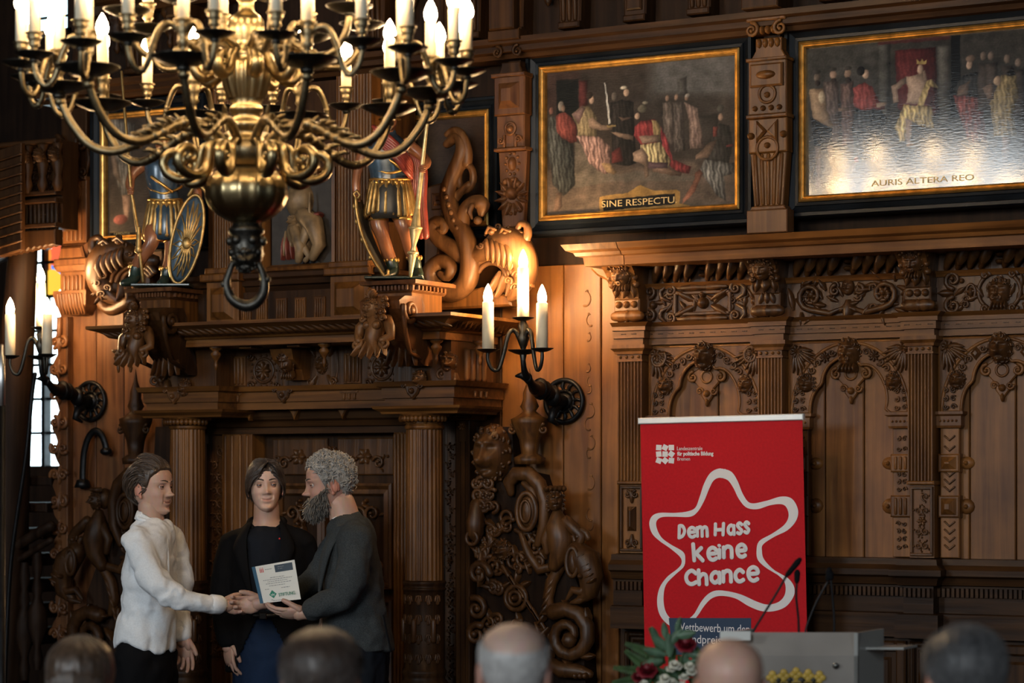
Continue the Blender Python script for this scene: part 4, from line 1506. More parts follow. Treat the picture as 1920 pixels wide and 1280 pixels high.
# --- mantel cornice
cz1, cz0 = PZ(594, .70), PZ(641, .60)
h = cz1 - cz0
cxl, cxr = wx(160, .7) + .15, wx(845, .7) - .15
cpath = [(cxl, -.02), (cxl, -.55), (cxr, -.55), (cxr, -.02)]
mb = MB().sweep([(-.4, cz0), (0, cz0), (0, cz0 + h * .3), (.015, cz0 + h * .34), (.022, cz0 + h * .42), (.05, cz0 + h * .46), (.075, cz0 + h * .6), (.115, cz0 + h * .76), (.13, cz0 + h * .8), (.15, cz0 + h * .86), (.15, cz0 + h), (-.4, cz0 + h)], cpath)
cornice = mb.build('cornice', M['oakx'], portal)
MB().box(cxl - .1, cxr + .1, -.64, .0, cz1 - .02, cz1 + .004).build('mantel_top', M['oakdx'], portal)
mb = MB()                 # leaf carving on the cyma
n = 44
for k in range(n):
 X = cxl - .08 + (cxr - cxl + .16) * (k + .5) / n
 mb.tube([(X - .03, -.655, cz0 + h * .76), (X - .005, -.625, cz0 + h * .6), (X + .03, -.592, cz0 + h * .48)], [.004, .014, .006], 6)
for k in range(12):
 Y = -.08 - .5 * k / 12
 mb.tube([(cxr + .105, Y - .02, cz0 + h * .76), (cxr + .075, Y, cz0 + h * .6), (cxr + .045, Y + .02, cz0 + h * .48)], [.004, .014, .006], 6)
mb.build('leaf_moulding', M['carve'], cornice, kind='stuff')
# --- entablature: frieze and architrave breaking forward over the columns
om, orr = .30, .46
e = [wx(275, orr), wx(408, orr), wx(722, orr), wx(850, orr)]
epath = [(e[0], -.02), (e[0], -orr), (e[1], -orr), (e[1], -om), (e[2], -om), (e[2], -orr), (e[3], -orr), (e[3], -.02)]
az1, az0 = PZ(722, om), PZ(766, om)
h = az1 - az0
MB().sweep([(-.28, az0), (-.0, az0), (0, az0 + h * .3), (.012, az0 + h * .33), (.012, az0 + h * .74), (.03, az0 + h * .8), (.04, az0 + h), (-.28, az0 + h)], epath).build('architrave', M['oakx'], portal)
MB().sweep([(-.28, az1), (-.03, az1), (-.03, cz0), (-.28, cz0)], epath).build('frieze', M['carve'], portal)
MB().box(e[0] + .04, e[3] - .04, -.255, -.01, az0 + .01, cz0).build('frieze_core', M['walnut'], portal)
for a, b in ((e[0] - .02, e[1] + .02), (e[2] - .02, e[3] + .02)):
 MB().sweep([(-.25, az0 - .036), (0, az0 - .036), (.005, az0 - .026), (.03, az0 - .012), (.035, az0), (-.25, az0)], [(a, -.1), (a, -orr), (b, -orr), (b, -.1)]).build('abacus_slab', M['oakx'], portal)
# guttae and little knobs
for px in (440, 658):
 mb = MB()
 X = wx(px, om)
 mb.box(X - .05, X + .05, -om - .02, -om, az0 + h * .66, az0 + h * .72)
 for q in (-1, 0, 1):
  mb.lathe([(.002, -.03), (.009, -.026), (.006, -.015), (.01, 0)], (X + q * .03, -om - .016, az0 + h * .62), 8)
 mb.build('guttae', M['carvel'], portal, kind='stuff')
mb = MB()
for q in (-1, 0, 1):
 mb.lathe([(.002, -.03), (.009, -.026), (.006, -.015), (.01, 0)], (e[3] + .016, -.24 + q * .05, az0 + h * .62), 8)
mb.build('guttae', M['carvel'], portal, kind='stuff')
for px, oo in ((535, om), (778, orr), (330, orr)):
 X = wx(px, oo)
 mb = MB().ext([(X - .05, az1 - .002), (X + .05, az1 - .002), (X + .03, az0 + h * .5), (X, az0 + h * .25), (X - .03, az0 + h * .5)], -oo, -oo - .028, .008)
 mb.boss(X, az0 + h * .6, .014, .02, -oo - .028)
 for s in (-1, 1):
  mb.scroll(X + s * .045, az1 - .02, .014, 1.2, 0, -s, .005, .02, -oo - .01)
 mb.build('console_tail', M['carve'], portal)


def reeds(X, z0, z1, y, n=4, pitch=.022, name='triglyph'):
 mb = MB()
 mb.box(X - pitch * n / 2 - .006, X + pitch * n / 2 + .006, y - .012, y, z0, z1, .003)
 for q in range(n):
  x = X + (q - (n - 1) / 2) * pitch
  mb.tube([(x, y - .014, z0 + .012), (x, y - .014, z1 - .012)], pitch * .36, 8)
 return mb.build(name, M['oak'], portal)


fy = -(om - .03)
zf0, zf1 = az1 + .006, cz0 - .015
zfm = (zf0 + zf1) / 2 - .01
for px in (440, 656):
 reeds(wx(px, om), zf0, zf1 - .02, fy)
mb = MB()
for q in range(4):
 mb.tube([(e[3] - .024, -.15 - q * .05, zf0 + .01), (e[3] - .024, -.15 - q * .05, zf1 - .03)], .018, 8)
mb.build('triglyph', M['carvel'], portal)
for k, px in enumerate((488, 710)):
 X = wx(px, om)
 mb = MB()
 mb.ring(X, zfm, .058, .008, fy, 20).rosette(X, zfm, .045, 8, .02, fy)
 for q in range(14):
  a = q * 2 * pi / 14
  mb.boss(X + .074 * cos(a), zfm + .074 * sin(a), .007, .01, fy, 6)
 for s in (-1, 1):
  for t in (-1, 1):
   mb.scroll(X + s * .075, zfm + t * .07, .02, 1.2, 0, s * t, .006, .01, fy)
 mb.build('rosette_panel', M['carve'], portal)
for k, px in enumerate((390, 598)):
 X = wx(px, om)
 mb = MB().mask(X, zfm + .02, .06, .09, .05, fy, 'lion' if k else 'plain', k)
 for s in (-1, 1):
  mb.leaf(X + s * .04, zfm + .06, pi / 2 - s * .5, .07, .03, .02, fy)
  mb.leaf(X + s * .03, zfm - .03, -pi / 2 + s * .6, .08, .04, .02, fy, 2)
  mb.scroll(X + s * .065, zfm - .06, .022, 1.2, 0, s, .007, .01, fy)
  mb.line([(X + s * .085, zfm + .09), (X + s * .09, zfm), (X + s * .07, zfm - .09)], .006, fy)
 mb.build('beast_head_panel', M['carve'], portal)
# central mask console
X = wx(535, om + .1)
mb = MB()
pr = [(fy, zf0 + .02), (fy - .05, zf0 + .02), (fy - .07, zf0 + .07), (fy - .15, zf1 - .05), (fy - .17, zf1), (fy, zf1)]
L = [[(X + s * (.05 + .012 * (z - zf0) / .15), y, z) for y, z in pr] for s in (-1, 1)]
n = len(pr)
mb.add(L[0] + L[1], [tuple(range(n)), tuple(range(2 * n - 1, n - 1, -1))] + [(q, (q + 1) % n, n + (q + 1) % n, n + q) for q in range(n)], False)
br = mb.build('mask_console', M['oak'], portal)
MB().at((X, fy - .12, zfm + .035), rx=.45).mask(0, 0, .085, .12, .05, 0, 'man', 9).build('carved_mask', M['carve'], br)
# lion heads at the breaks of the frieze
for px, oo in ((838, orr - .05), (300, orr)):
 X = wx(px, oo)
 mb = MB()
 mb.at((X, -oo + .02, zfm + .01), rz=.35)
 mb.mask(0, 0, .085, .11, .09, 0, 'lion', 5)
 mb.scroll(-.03, -.06, .03, 1.2, 0, 1, .01, .03, 0)
 mb.leaf(.03, -.05, -pi / 2, .07, .05, .04, 0, 2)
 mb.build('lion_head', M['carve'], portal)
for k, (px, yy) in enumerate(((608, 640), (735, 640), (818, 640), (222, 645), (245, 648), (405, 648), (900, 632))):
 oo = .5 if px < 850 else .28
 X = wx(px, oo)
 MB().lathe([(0, -.115), (.006, -.11), (.01, -.09), (.006, -.075), (.014, -.06), (.024, -.045), (.026, -.035), (.014, -.022), (.03, -.012), (.034, 0), (0, 0)], (X, -oo, cz0 + .002), 12).build('drop_finial', M['oak'], portal)
for px in (470, 560, 690):
 X = wx(px, .45)
 MB().box(X - .035, X + .035, -.5, -.4, cz0 - .012, cz0, .004).build('soffit_block', M['oak'], portal)

# --- columns
for k, px in enumerate((352, 796)):
 oc = .36
 X = wx(px, oc)

 def Z(y):
  return wz(px, y, oc)
 R = .088
 zt = az0 - .036
 col = thing_col = MB()
 za, zb2, zr, zd0 = Z(803), Z(1088), Z(1106), Z(1252)
 col.lathe([(R * .97, za), (R * 1.0, (za + zb2) / 2), (R * 1.02, zb2)], (X, -oc, 0), 96, flute=(24, .10))
 sh = col.build('column', M['oak'], portal)
 c2 = MB()
 c2.lathe([(R * .97, za - .006), (R * 1.05, za), (R * 1.05, za + .012), (R * .99, za + .014), (R * .99, za + .05), (R * 1.06, za + .052), (R * 1.08, za + .06), (R * 1.3, zt - .012), (R * 1.34, zt)], (X, -oc, 0), 40)
 for q in range(18):
  a = pi + pi * (q - 1) / 16
  c2.ell((X + R * 1.23 * cos(a), -oc + R * 1.23 * sin(a), zt - .022), (.014, .014, .016), 7, 5)
  if q % 3 == 0:
   c2.ell((X + R * 1.0 * cos(a), -oc + R * 1.0 * sin(a), za + .032), (.012, .012, .012), 7, 5)
 c2.build('capital', M['oak'], sh)
 c3 = MB()
 c3.lathe([(R * 1.02, zb2 + .002), (R * 1.12, zb2), (R * 1.16, zb2 - .01), (R * 1.1, zb2 - .02), (R * 1.06, zb2 - .03), (R * 1.12, zr + .012), (R * 1.16, zr + .004), (R * 1.1, zr), (R * 1.06, zr - .01), (R * 1.06, zd0), (R * 1.14, zd0 - .006), (R * 1.18, zd0 - .02), (R * 1.12, zd0 - .035), (R * 1.1, zd0 - .05), (R * 1.3, zd0 - .07), (R * 1.34, zd0 - .09), (R * 1.3, zd0 - .11)], (X, -oc, 0), 40)
 c3.build('carved_drum', M['oakd'], sh)
 c4 = MB()
 Rd = R * 1.065
 Hd = zr - zd0
 for q in range(6):
  am = pi * 1.5 + (q - 2.5) * .5
  for j in range(4):
   for s in (-1, 1):
    zz = zd0 + Hd * (.12 + .25 * j)
    pts = []
    for t in np.linspace(0, 1, 9):
     an = t * 7.2
     rr = .03 * (1 - .75 * t)
     a = am + s * (.12 + rr * cos(an) * 3.4 / 1.0 - .08)
     pts.append((X + Rd * cos(a), -oc + Rd * sin(a), zz + rr * sin(an) * 1.1))
    c4.tube(pts, np.linspace(.006, .003, 9), 5)
  if q % 2 == 0:
   a = am + .25
   c4.tube([(X + Rd * cos(a), -oc + Rd * sin(a), zd0 + Hd * .36), (X + Rd * cos(a), -oc + Rd * sin(a), zd0 + Hd * .62)], .014, 7)
 c4.build('drum_carving', M['carve'], sh, kind='stuff')
 MB().box(X - R * 1.45, X + R * 1.45, -oc - R * 1.45, -oc + R * 1.45, 0, zd0 - .11, .01).build('column_pedestal', M['oakd'], sh)
# half pilasters on the wall behind the columns, with a carved strip between
for pa, pb, ps0, ps1 in ((854, 880, 833, 852), (372, 396, 397, 404)):
 o = .12
 a, b = wx(pa, o), wx(pb, o)
 zt, zb_ = az0 - .06, .3
 MB().box(a, b, -o, -.005, 0, zt, .004).box(a + .02, a + .03, -o - .008, -o, .5, zt - .1).box(b - .03, b - .02, -o - .008, -o, .5, zt - .1).build('half_pilaster', M['oakd'], portal)
 m2 = MB()
 m2.sweep([(-.05, zt), (.02, zt), (.03, zt + .025), (.045, zt + .03), (.045, zt + .06), (-.05, zt + .06)], [(a, 0), (a, -o), (b, -o), (b, 0)])
 m2.rosette((a + b) / 2, zt - .03, .02, 6, .014, -o)
 for q in range(9):
  m2.boss(a + (b - a) * (q + .5) / 9, zt + .02, .009, .016, -o - .03, 7)
 m2.build('pilaster_capital', M['oak'], portal)
 m3 = MB()
 sa, sb = wx(ps0, .06), wx(ps1, .06)
 m3.box(sa, sb, -.05, 0, 0, zt)
 m3.arabesque(sa, sb, .75, zt - .1, .02, -.05, 4, True)
 m3.build('carved_strip', M['carve'], portal)

# --- door surround and door
od = .16
zl1, zl0 = PZ(775, od), PZ(812, od)
xa, xb = wx(388, od), wx(762, od)
mb = MB().sweep([(-.1, zl0), (.0, zl0), (.0, zl0 + .03), (.02, zl0 + .035), (.03, zl0 + .06), (.05, zl0 + .07), (.06, az0 + .002), (-.1, az0 + .002)], [(xa, -.0), (xa, -od), (xb, -od), (xb, -.0)])
mb.build('door_lintel', M['oakdx'], portal)
for k, px in enumerate((475, 560, 650)):
 X = wx(px, .2)
 MB().ext([(X - .03, az0), (X + .03, az0), (X + .012, az0 - .025), (X, az0 - .05), (X - .012, az0 - .025)], -od, -od - .085, .006).build('soffit_drop', M['oak'], portal)
for pa, pb in ((416, 472), (738, 764)):
 a, b = wx(pa, od), wx(pb, od)
 mb = MB().box(a, b, -od, -.0, 0, zl0, .003)
 for q in (.12, .35, .62, .85):
  mb.tube([(a + (b - a) * q, -od, .1), (a + (b - a) * q, -od, zl0 - .01)], .010, 7)
 mb.build('door_jamb', M['oak'], portal)
m3 = MB().box(wx(388, od), wx(414, od), -od + .04, 0, 0, zl0)
m3.arabesque(wx(388, od), wx(414, od), .8, zl0 - .05, .02, -od + .04, 6, True)
m3.build('carved_strip', M['carve'], portal)
# the door itself
odr = .05
xa, xb = wx(470, odr), wx(752, odr)
zdt = PZ(814, odr)
door_1 = struct('door_1', MB().box(xa, xb, -odr, -.006, 0, zdt + .06), M['oakd'])
mb = MB()
mb.box(xa, xb, -od, -odr, zl0 - .002, zl0 + .02)
xm = (wx(505, odr) + xb) / 2
hw = xb - xm
for q, (z0, z1) in enumerate(((zdt - .2, zdt - .02), (zdt - .75, zdt - .24), (zdt - 1.3, zdt - .8), (.1, zdt - 1.36))):
 for s in (-1, 1):
  a, b = sorted((xm + s * .03, xm + s * (hw - .03)))
  f = MB()
  if q == 0:
   f.box(a, b, -odr - .02, -odr, z0, z1, .006)
   f.arabesque(a + .02, b - .02, z0 + .02, z1 - .02, .025, -odr - .02, 2)
  else:
   cut = .07
   zs = [(a, z0), (b, z0), (b, z1), (a, z1)]
   frame_in = .03
   P = []
   frame_loop(f, a, b, z0, z1, [(0, odr), (0, odr + .04), (.012, odr + .045), (.03, odr + .025), (.05, odr + .03), (.06, odr + .01)])
   f.arabesque(a + .07, b - .07, z0 + .07, z1 - .07, .035, -odr - .002, q, True)
  f.build('door_panel', M['carve'], door_1)
f = MB().mask(xm, zdt - .14, .12, .16, .06, -odr - .02, 'lion', 2)
for q in range(6):
 f.leaf(xm, zdt - .36 - q * .16, -pi / 2, .12, .06, .03, -odr, 2)
 f.boss(xm, zdt - .34 - q * .16, .02, .03, -odr)
f.build('door_stile_carving', M['carve'], door_1)

# --- attic behind the statues
oa = .48
pt = M['oakd']
xa, xb = wx(372, oa), wx(704, oa)
ztop = wz(560, 150, oa)
z_base0, z_base1 = wz(560, 597, oa), wz(560, 510, oa)
MB().box(xa, xb, -oa + .08, -.13, cz1, ztop).build('attic_wall', M['oakd'], portal)
MB().sweep([(-.05, z_base1 - .09), (0, z_base1 - .09), (.01, z_base1 - .06), (.03, z_base1 - .055), (.035, z_base1 - .03), (.05, z_base1 - .02), (.05, z_base1), (-.05, z_base1 + .02)], [(xa, -.14), (xa, -oa + .02), (xb, -oa + .02), (xb, -.14)]).build('attic_moulding', M['oakdx'], portal)
MB().box(xa, xb, -oa + .0, -.14, cz1, z_base1 - .085).build('attic_plinth', M['oakd'], portal)
for px in (462, 492, 529, 564, 601):
 reeds(wx(px, oa), cz1 + .004, z_base1 - .12, -oa, 4, .0125, 'plinth_reeds')
for pa, pb in ((624, 690), (392, 446)):
 a, b = wx(pa, oa + .03), wx(pb, oa + .03)
 MB().flutes(a, b, z_base1 + .03, ztop, -oa - .0, .008, 11, -oa + .1).build('attic_pilaster', M['oak'], portal)
 m2 = MB()
 m2.box(a - .03, b + .03, -oa - .07, -oa + .1, z_base1 - .03, z_base1 + .005, .006).box(a - .015, b + .015, -oa - .05, -oa + .1, z_base1 + .005, z_base1 + .035, .006)
 m2.box(a - .01, b + .01, -oa - .04, -oa + .1, cz1, z_base1 - .03, .004)
 m2.box(a + .015, b - .015, -oa - .075, -oa - .04, cz1 + .02, z_base1 - .06, .035)
 m2.build('pilaster_base', M['oak'], portal)
a, b = wx(505, oa - .05), wx(622, oa - .05)
rz0, rz1 = wz(565, 494, oa - .05), wz(565, 330, oa - .05)
f = MB()
frame_loop(f, a - .03, b + .03, rz0 - .03, rz1 + .03, [(0, oa - .08), (0, oa - .03), (.015, oa - .025), (.03, oa - .06)])
f.build('relief_frame', M['oak'], portal)
M['relief'] = plain('worn_painted_relief', (.19, .13, .07), .5, var=.5, scale=14)
M['reliefd'] = plain('dark_relief_ground', (.035, .03, .026), .6, var=.3)
f = MB().box(a, b, -oa + .07, -oa + .1, rz0, rz1)
f.build('relief_ground', M['reliefd'], portal)
f = MB()
yy = -oa + .07
cx_ = (a + b) / 2
f.boss(cx_ - .01, rz0 + .30, (.075, .09), .07, yy, 16)
f.boss(cx_ - .03, rz0 + .15, (.05, .07), .06, yy)
f.tube([(cx_ + .02, yy - .03, rz0 + .23), (cx_ + .10, yy - .05, rz0 + .18), (cx_ + .13, yy - .05, rz0 + .08), (cx_ + .09, yy - .05, rz0 + .02)], [.04, .05, .035, .02], 9)
f.tube([(cx_ - .02, yy - .04, rz0 + .16), (cx_ + .03, yy - .06, rz0 + .07), (cx_ + .01, yy - .05, rz0 + .01)], [.03, .028, .018], 8)
f.tube([(cx_ + .06, yy - .04, rz0 + .16), (cx_ + .03, yy - .05, rz0 + .09), (cx_ + .07, yy - .05, rz0 + .03), (cx_ + .05, yy - .05, rz0 + .01)], [.03, .022, .016, .014], 8)
for q in range(7):
 f.leaf(cx_ - .09 + q * .022, rz0 + .16 + .02 * (q % 3), -pi / 2 + .2 * (q % 2), .12, .03, .03, yy)
f.tube([(cx_ + .075, yy - .05, rz0 + .33), (cx_ + .08, yy - .06, rz0 + .24), (cx_ + .1, yy - .06, rz0 + .16)], [.004, .007, .004], 6)
f.mask(cx_ - .03, rz0 + .2, .05, .06, .05, yy - .03, 'lion', 1)
f.build('relief_figure', M['relief'], portal)
f = MB()
for q in range(5):
 f.leaf(cx_ - .1 + q * .02, rz0 + .13, -pi / 2 + .1 * q, .11, .022, .035, yy)
f.leaf(cx_ + .06, rz0 + .22, .1, .07, .04, .05, yy)
f.build('relief_cloth', plain('faded_red_relief', (.16, .035, .025), .5, var=.3), portal)

# --- statue pedestals
PED = []
for k, (pa, pb, yt, yb) in enumerate(((262, 318, 541, 600), (704, 772, 527, 592))):
 o1 = .66
 a, b = wx(pa, o1), wx(pb, o1)
 zt_ = wz((pa + pb) / 2, yt, o1)
 m2 = MB().box(a, b, -o1, -.40, cz1 + .003, zt_ - .05, .003)
 m2.build('statue_pedestal', M['oak'], portal)
 m2 = MB().sweep([(-.08, zt_ - .055), (.0, zt_ - .055), (.012, zt_ - .045), (.015, zt_ - .022), (.05, zt_ - .018), (.055, zt_), (-.08, zt_)], [(a, -.38), (a, -o1), (b, -o1), (b, -.38)])
 m2.box(a - .04, b + .04, -o1 - .04, -.34, zt_ - .016, zt_)
 for q in range(10):
  x = a + (b - a) * (q + .5) / 10
  m2.box(x - .005, x + .005, -o1 - .03, -o1, zt_ - .042, zt_ - .022)
 for q in range(8):
  y = -o1 + .26 * (q + .5) / 8
  m2.box(b, b + .03, y - .006, y + .006, zt_ - .042, zt_ - .022)
 m2.build('pedestal_cap', M['oakr'], portal)
 PED.append(((a + b) / 2, -o1, zt_, b - a))

# --- scroll consoles with a carved bust
for k, (px, yt, yb) in enumerate(((282, 578, 700), (727, 556, 682))):
 o = .72
 X = wx(px, o)
 zt_, zb_ = wz(px, yt, o), wz(px, yb, o)
 H = zt_ - zb_
 w = .105
 mb = MB()
 pr = [(-.42, zb_), (-.5, zb_), (-.58, zb_ + H * .12), (-.66, zb_ + H * .35), (-.72, zb_ + H * .62), (-.78, zb_ + H * .8), (-.79, zb_ + H * .92), (-.74, zt_), (-.6, zt_ + .005), (-.57, zt_ - .04), (-.56, zb_ + H * .6), (-.45, zb_ + H * .3)]
 ws = [.55, .55, .6, .7, .85, 1, 1, 1, 1, 1, .85, .6]
 L = [[(X + s * w * ws[q], y, z) for q, (y, z) in enumerate(pr)] for s in (-1, 1)]
 n = len(pr)
 mb.add(L[0] + L[1], [tuple(range(n)), tuple(range(2 * n - 1, n - 1, -1))] + [(q, (q + 1) % n, n + (q + 1) % n, n + q) for q in range(n)], False)
 for s in (-1, 1):          # the volutes rolled up on both cheeks
  xs = X + s * (w + .004)
  a = np.linspace(0, 2.6 * pi, 26)
  r = .062 * (1 - a / (3.2 * pi))
  mb.tube(np.c_[np.full(26, xs), -.70 + r * np.cos(a + pi * .9), zt_ - .065 + r * np.sin(a + pi * .9)], np.linspace(.014, .01, 26), 7)
  mb.tube([(xs, -.76, zt_ - .06), (xs - s * .006, -.735, zt_ - .16), (xs - s * .018, -.68, zt_ - .25), (xs - s * .03, -.57, zb_ + .03)], [.013, .012, .011, .01], 7)
  mb.ell((xs + s * .006, -.70, zt_ - .065), (.016, .02, .02), 8, 6)
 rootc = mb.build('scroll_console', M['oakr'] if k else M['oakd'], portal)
 # the bust
 b = MB().at((X, -.78, zt_ - H * .36), rx=-.34)
 for s in (-1, 1):
  b.ell((s * .024, -.058, -.05), (.021, .022, .021), 10, 7)
  b.tube([(s * .05, -.02, -.005), (s * .078, -.03, -.05), (s * .085, -.02, -.09), (s * .06, -.05, -.12)], [.024, .026, .022, .016], 8)
  b.scroll(s * .075, -.13, .03, 1.3, pi / 2, s, .012, .03, -.01)
  for q in range(4):
   b.scroll(s * (.04 + .012 * (q % 2)), .07 - q * .03, .016, 1.1, 0, s, .009, .035, -.03)
 b.tube([(0, -.02, .03), (0, -.03, -.01), (0, -.025, -.06), (0, -.03, -.10), (0, -.01, -.15)], [.022, .046, .044, .040, .022], 12)
 for q in range(5):
  b.leaf((q - 2) * .02, -.10, -pi / 2 + (q - 2) * .25, .1, .035, .03, -.02, 2)
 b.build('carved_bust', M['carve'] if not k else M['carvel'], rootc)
 f2 = MB().at((X - .008, -.83, zt_ - H * .2), rz=-.35)
 f2.ell((0, .03, .005), (.042, .045, .055), 12, 8)
 f2.mask(0, 0, .078, .1, .048, 0, 'woman', k)
 for q in range(7):
  f2.leaf(0, .045, pi / 2 + (q - 3) * .35, .045, .018, .02, .0)
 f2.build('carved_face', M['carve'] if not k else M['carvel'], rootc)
 t = MB()
 zz = zb_ + .02
 for q in range(5):
  t.leaf(X + (q - 2) * .022, zz + .09, -pi / 2 + (q - 2) * .15, .12, .035, .03, -.60 + abs(q - 2) * .005, 2)
 t.scroll(X, zz + .02, .03, 1.2, 0, 1, .012, .02, -.56)
 t.mask(X + .01, zb_ - .06, .07, .09, .05, -.46, 'lion', 4)
 t.build('leaf_tail', M['carve'], rootc, kind='stuff')


# --- big carved sculpture panels at either side of the columns
def relief_panel(mirror):
 nm = 'left' if mirror else 'right'
 o = .11
 name = ('openwork oak carving with a shield scroll and monster, ' + ('behind the young man in white' if mirror else 'right of the right column'))
 mid = 628

 def q(x, y):
  if mirror:
   x = 2 * mid - x
  p = wp(x, y, o)
  return p[0], p[2]
 root = thing('sculpture_panel', name, 'wood carving', (q(1000, 1200)[0], 0, 0))
 sg = -1 if mirror else 1
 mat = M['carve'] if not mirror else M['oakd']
 k_ = .00272                                # metres per photograph pixel, near enough
 base = MB().at((0, -.09, 0))
 base.ext([q(896, 1290), q(896, 800), q(962, 800), q(966, 880), q(1010, 890), q(1030, 960), q(1062, 1030), q(1090, 1110), q(1100, 1290)], .085, -.03)
 base.box(*sorted((q(897, 0)[0], q(1110, 0)[0])), -.1, .085, 0, q(900, 1288)[1], .01)
 base.build('backboard', M['walnut'], root)
 if not mirror:
  m = MB().at((0, -.09, 0))
  cx_, cz_ = q(928, 850)
  m.mask(cx_, cz_, .19, .28, .13, -.03, 'lion', 7)
  for t in range(12):
   px, py = 905 + 8 * (t % 4) + (t // 4) * 4, 905 + (t // 4) * 22
   a, b = q(px, py)
   m.scroll(a, b, .03, 1.2, t, 1 if t % 2 else -1, .011, .03, -.05)
  m.build('lion_head', mat, root)
 m = MB().at((0, -.09, 0))
 cx_, cz_ = q(997, 870)
 zt_ = q(997, 690)[1]
 H = zt_ - cz_
 m.at((cx_, -.13, 0))
 m.lathe([(.0, cz_), (.07, cz_), (.075, cz_ + .03), (.04, cz_ + .05), (.05, cz_ + H * .25), (.085, cz_ + H * .42), (.09, cz_ + H * .47), (.06, cz_ + H * .5), (.03, cz_ + H * .55), (.045, cz_ + H * .6), (.03, cz_ + H * .68), (.032, cz_ + H * .74), (.012, cz_ + H * .86), (.0, zt_)], (0, 0, 0), 16, flute=(10, .12))
 for t in (-1, 1):
  m.scroll(t * .085, cz_ + H * .36, .025, 1.2, pi / 2, t, .009, .02, 0)
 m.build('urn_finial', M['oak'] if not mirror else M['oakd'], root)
 m = MB().at((0, -.09, 0))                                  # the tall curling shield
 pts = [(968, 925), (964, 905), (978, 888), (1002, 888), (1022, 908), (1032, 940), (1030, 985), (1018, 1020)]
 P = [q(*p) for p in pts]
 m.tube([(x, -.07, z) for x, z in P], [.018, .03, .036, .036, .034, .032, .028, .018], 9)
 P2 = [q(*p) for p in ((990, 905), (1008, 920), (1016, 950), (1014, 985))]
 m.tube([(x, -.06, z) for x, z in P2], [.016, .022, .022, .012], 8)
 a, b = q(1003, 958)
 m.ring(a, b, .05, .013, -.10, 24, .085)
 m.boss(a, b, (.045, .08), .03, -.08, 16)
 m.ring(a, b, .026, .007, -.112, 18, .05)
 P3 = [q(*p) for p in ((985, 1000), (1000, 1040), (1020, 1068), (1050, 1060), (1072, 1030))]
 m.tube([(x, -.06, z) for x, z in P3], [.014, .022, .026, .022, .012], 8)
 m.build('shield_scroll', mat, root)
 m = MB().at((0, -.09, 0))                                  # half-figure leaning out
 a, b = q(1054, 938)
 m.at((a, -.18, b), rz=sg * .6)
 m.mask(0, 0, .075, .1, .06, 0, 'woman', 2)
 m.ell((0, .03, .01), (.04, .05, .055), 10, 7)
 for t in range(5):
  m.boss((t - 2) * .02, .055, .015, .04, 0)
 m.at((0, -.09, 0))
 P = [q(*p) for p in ((1056, 960), (1058, 985), (1064, 1010), (1062, 1040), (1050, 1062))]
 m.tube([(x, -.08, z) for x, z in P], [.025, .06, .065, .05, .03], 11)
 P = [q(*p) for p in ((1075, 975), (1092, 992), (1104, 1005), (1100, 1020))]
 m.tube([(x, -.09, z) for x, z in P], [.028, .03, .024, .018], 8)
 a, b = q(1100, 1008)
 m.scroll(a, b, .045, 1.3, 0, sg, .015, .06, -.03)
 P = [q(*p) for p in ((1048, 985), (1036, 1010), (1040, 1035))]
 m.tube([(x, -.09, z) for x, z in P], [.026, .025, .016], 8)
 m.build('half_figure', mat, root)
 m = MB().at((0, -.09, 0))                                  # monster head with open beak and horn
 P = [q(*p) for p in ((1092, 1030), (1112, 1050), (1122, 1080), (1118, 1108), (1100, 1125))]
 m.tube([(x, -.09, z) for x, z in P], [.05, .07, .06, .045, .02], 11)
 a, b = q(1096, 1052)
 m.ring(a, b, .03, .012, -.14, 18, .065)
 m.boss(a, b, (.026, .055), .02, -.13)
 P = [q(*p) for p in ((1118, 1098), (1108, 1108), (1092, 1104), (1080, 1122))]
 m.tube([(x, -.11, z) for x, z in P], [.02, .022, .02, .008], 8)
 P = [q(*p) for p in ((1116, 1116), (1102, 1124), (1086, 1128))]
 m.tube([(x, -.10, z) for x, z in P], [.018, .018, .008], 8)
 a, b = q(1113, 1078)
 m.boss(a, b, .014, .03, -.14)
 for t in range(6):
  a, b = q(1100 + 4 * t, 1048 + 9 * t)
  m.leaf(a, b, (0 if sg > 0 else pi) + .5 * sg, .06, .03, .03, -.12)
 m.build('monster_head', mat, root)
 m = MB().at((0, -.09, 0))
 P = [q(*p) for p in ((1072, 1030), (1056, 1062), (1040, 1090), (1034, 1120), (1040, 1150))]
 m.tube([(x, -.05, z) for x, z in P], [.018, .028, .03, .028, .02], 8)
 for t in range(5):
  a, b = q(1050 - 4 * t, 1080 + 16 * t)
  m.leaf(a, b, -pi / 2 - sg * .6, .08, .04, .03, -.05, 2)
 m.build('leaf_stem', mat, root)
 m = MB().at((0, -.09, 0))                                  # great curl at the bottom
 a, b = q(1076, 1190)
 m.scroll(a, b, .13, 1.5, 2.2 if sg > 0 else pi - 2.2, -sg, .04, .05, -.03, 10)
 for t in range(7):
  an = t * .8 + .4
  m.leaf(a + .11 * cos(an), b + .11 * sin(an), an + 1.2 * sg, .09, .045, .035, -.06, 2)
 P = [q(*p) for p in ((1040, 1240), (1065, 1254), (1095, 1256), (1118, 1262))]
 m.tube([(x, -.08, z) for x, z in P], [.03, .04, .035, .02], 9)
 for t in range(3):
  a, b = q(1096 + 9 * t, 1264)
  m.ell((a, -.1, b), (.014, .03, .016), 8, 6)
 m.build('great_scroll', mat, root)
 m = MB().at((0, -.09, 0))                                  # strapwork, drapery and trophies in the field
 r = random.Random(4)
 for t in range(34):
  px, py = r.uniform(905, 1025), r.uniform(960, 1280)
  a, b = q(px, py)
  m.scroll(a, b, r.uniform(.025, .05), 1.3, r.uniform(0, 6), r.choice((-1, 1)), .012, .02, -.03)
  m.leaf(a, b, r.uniform(0, 6), .08, .045, .03, -.03, 2)
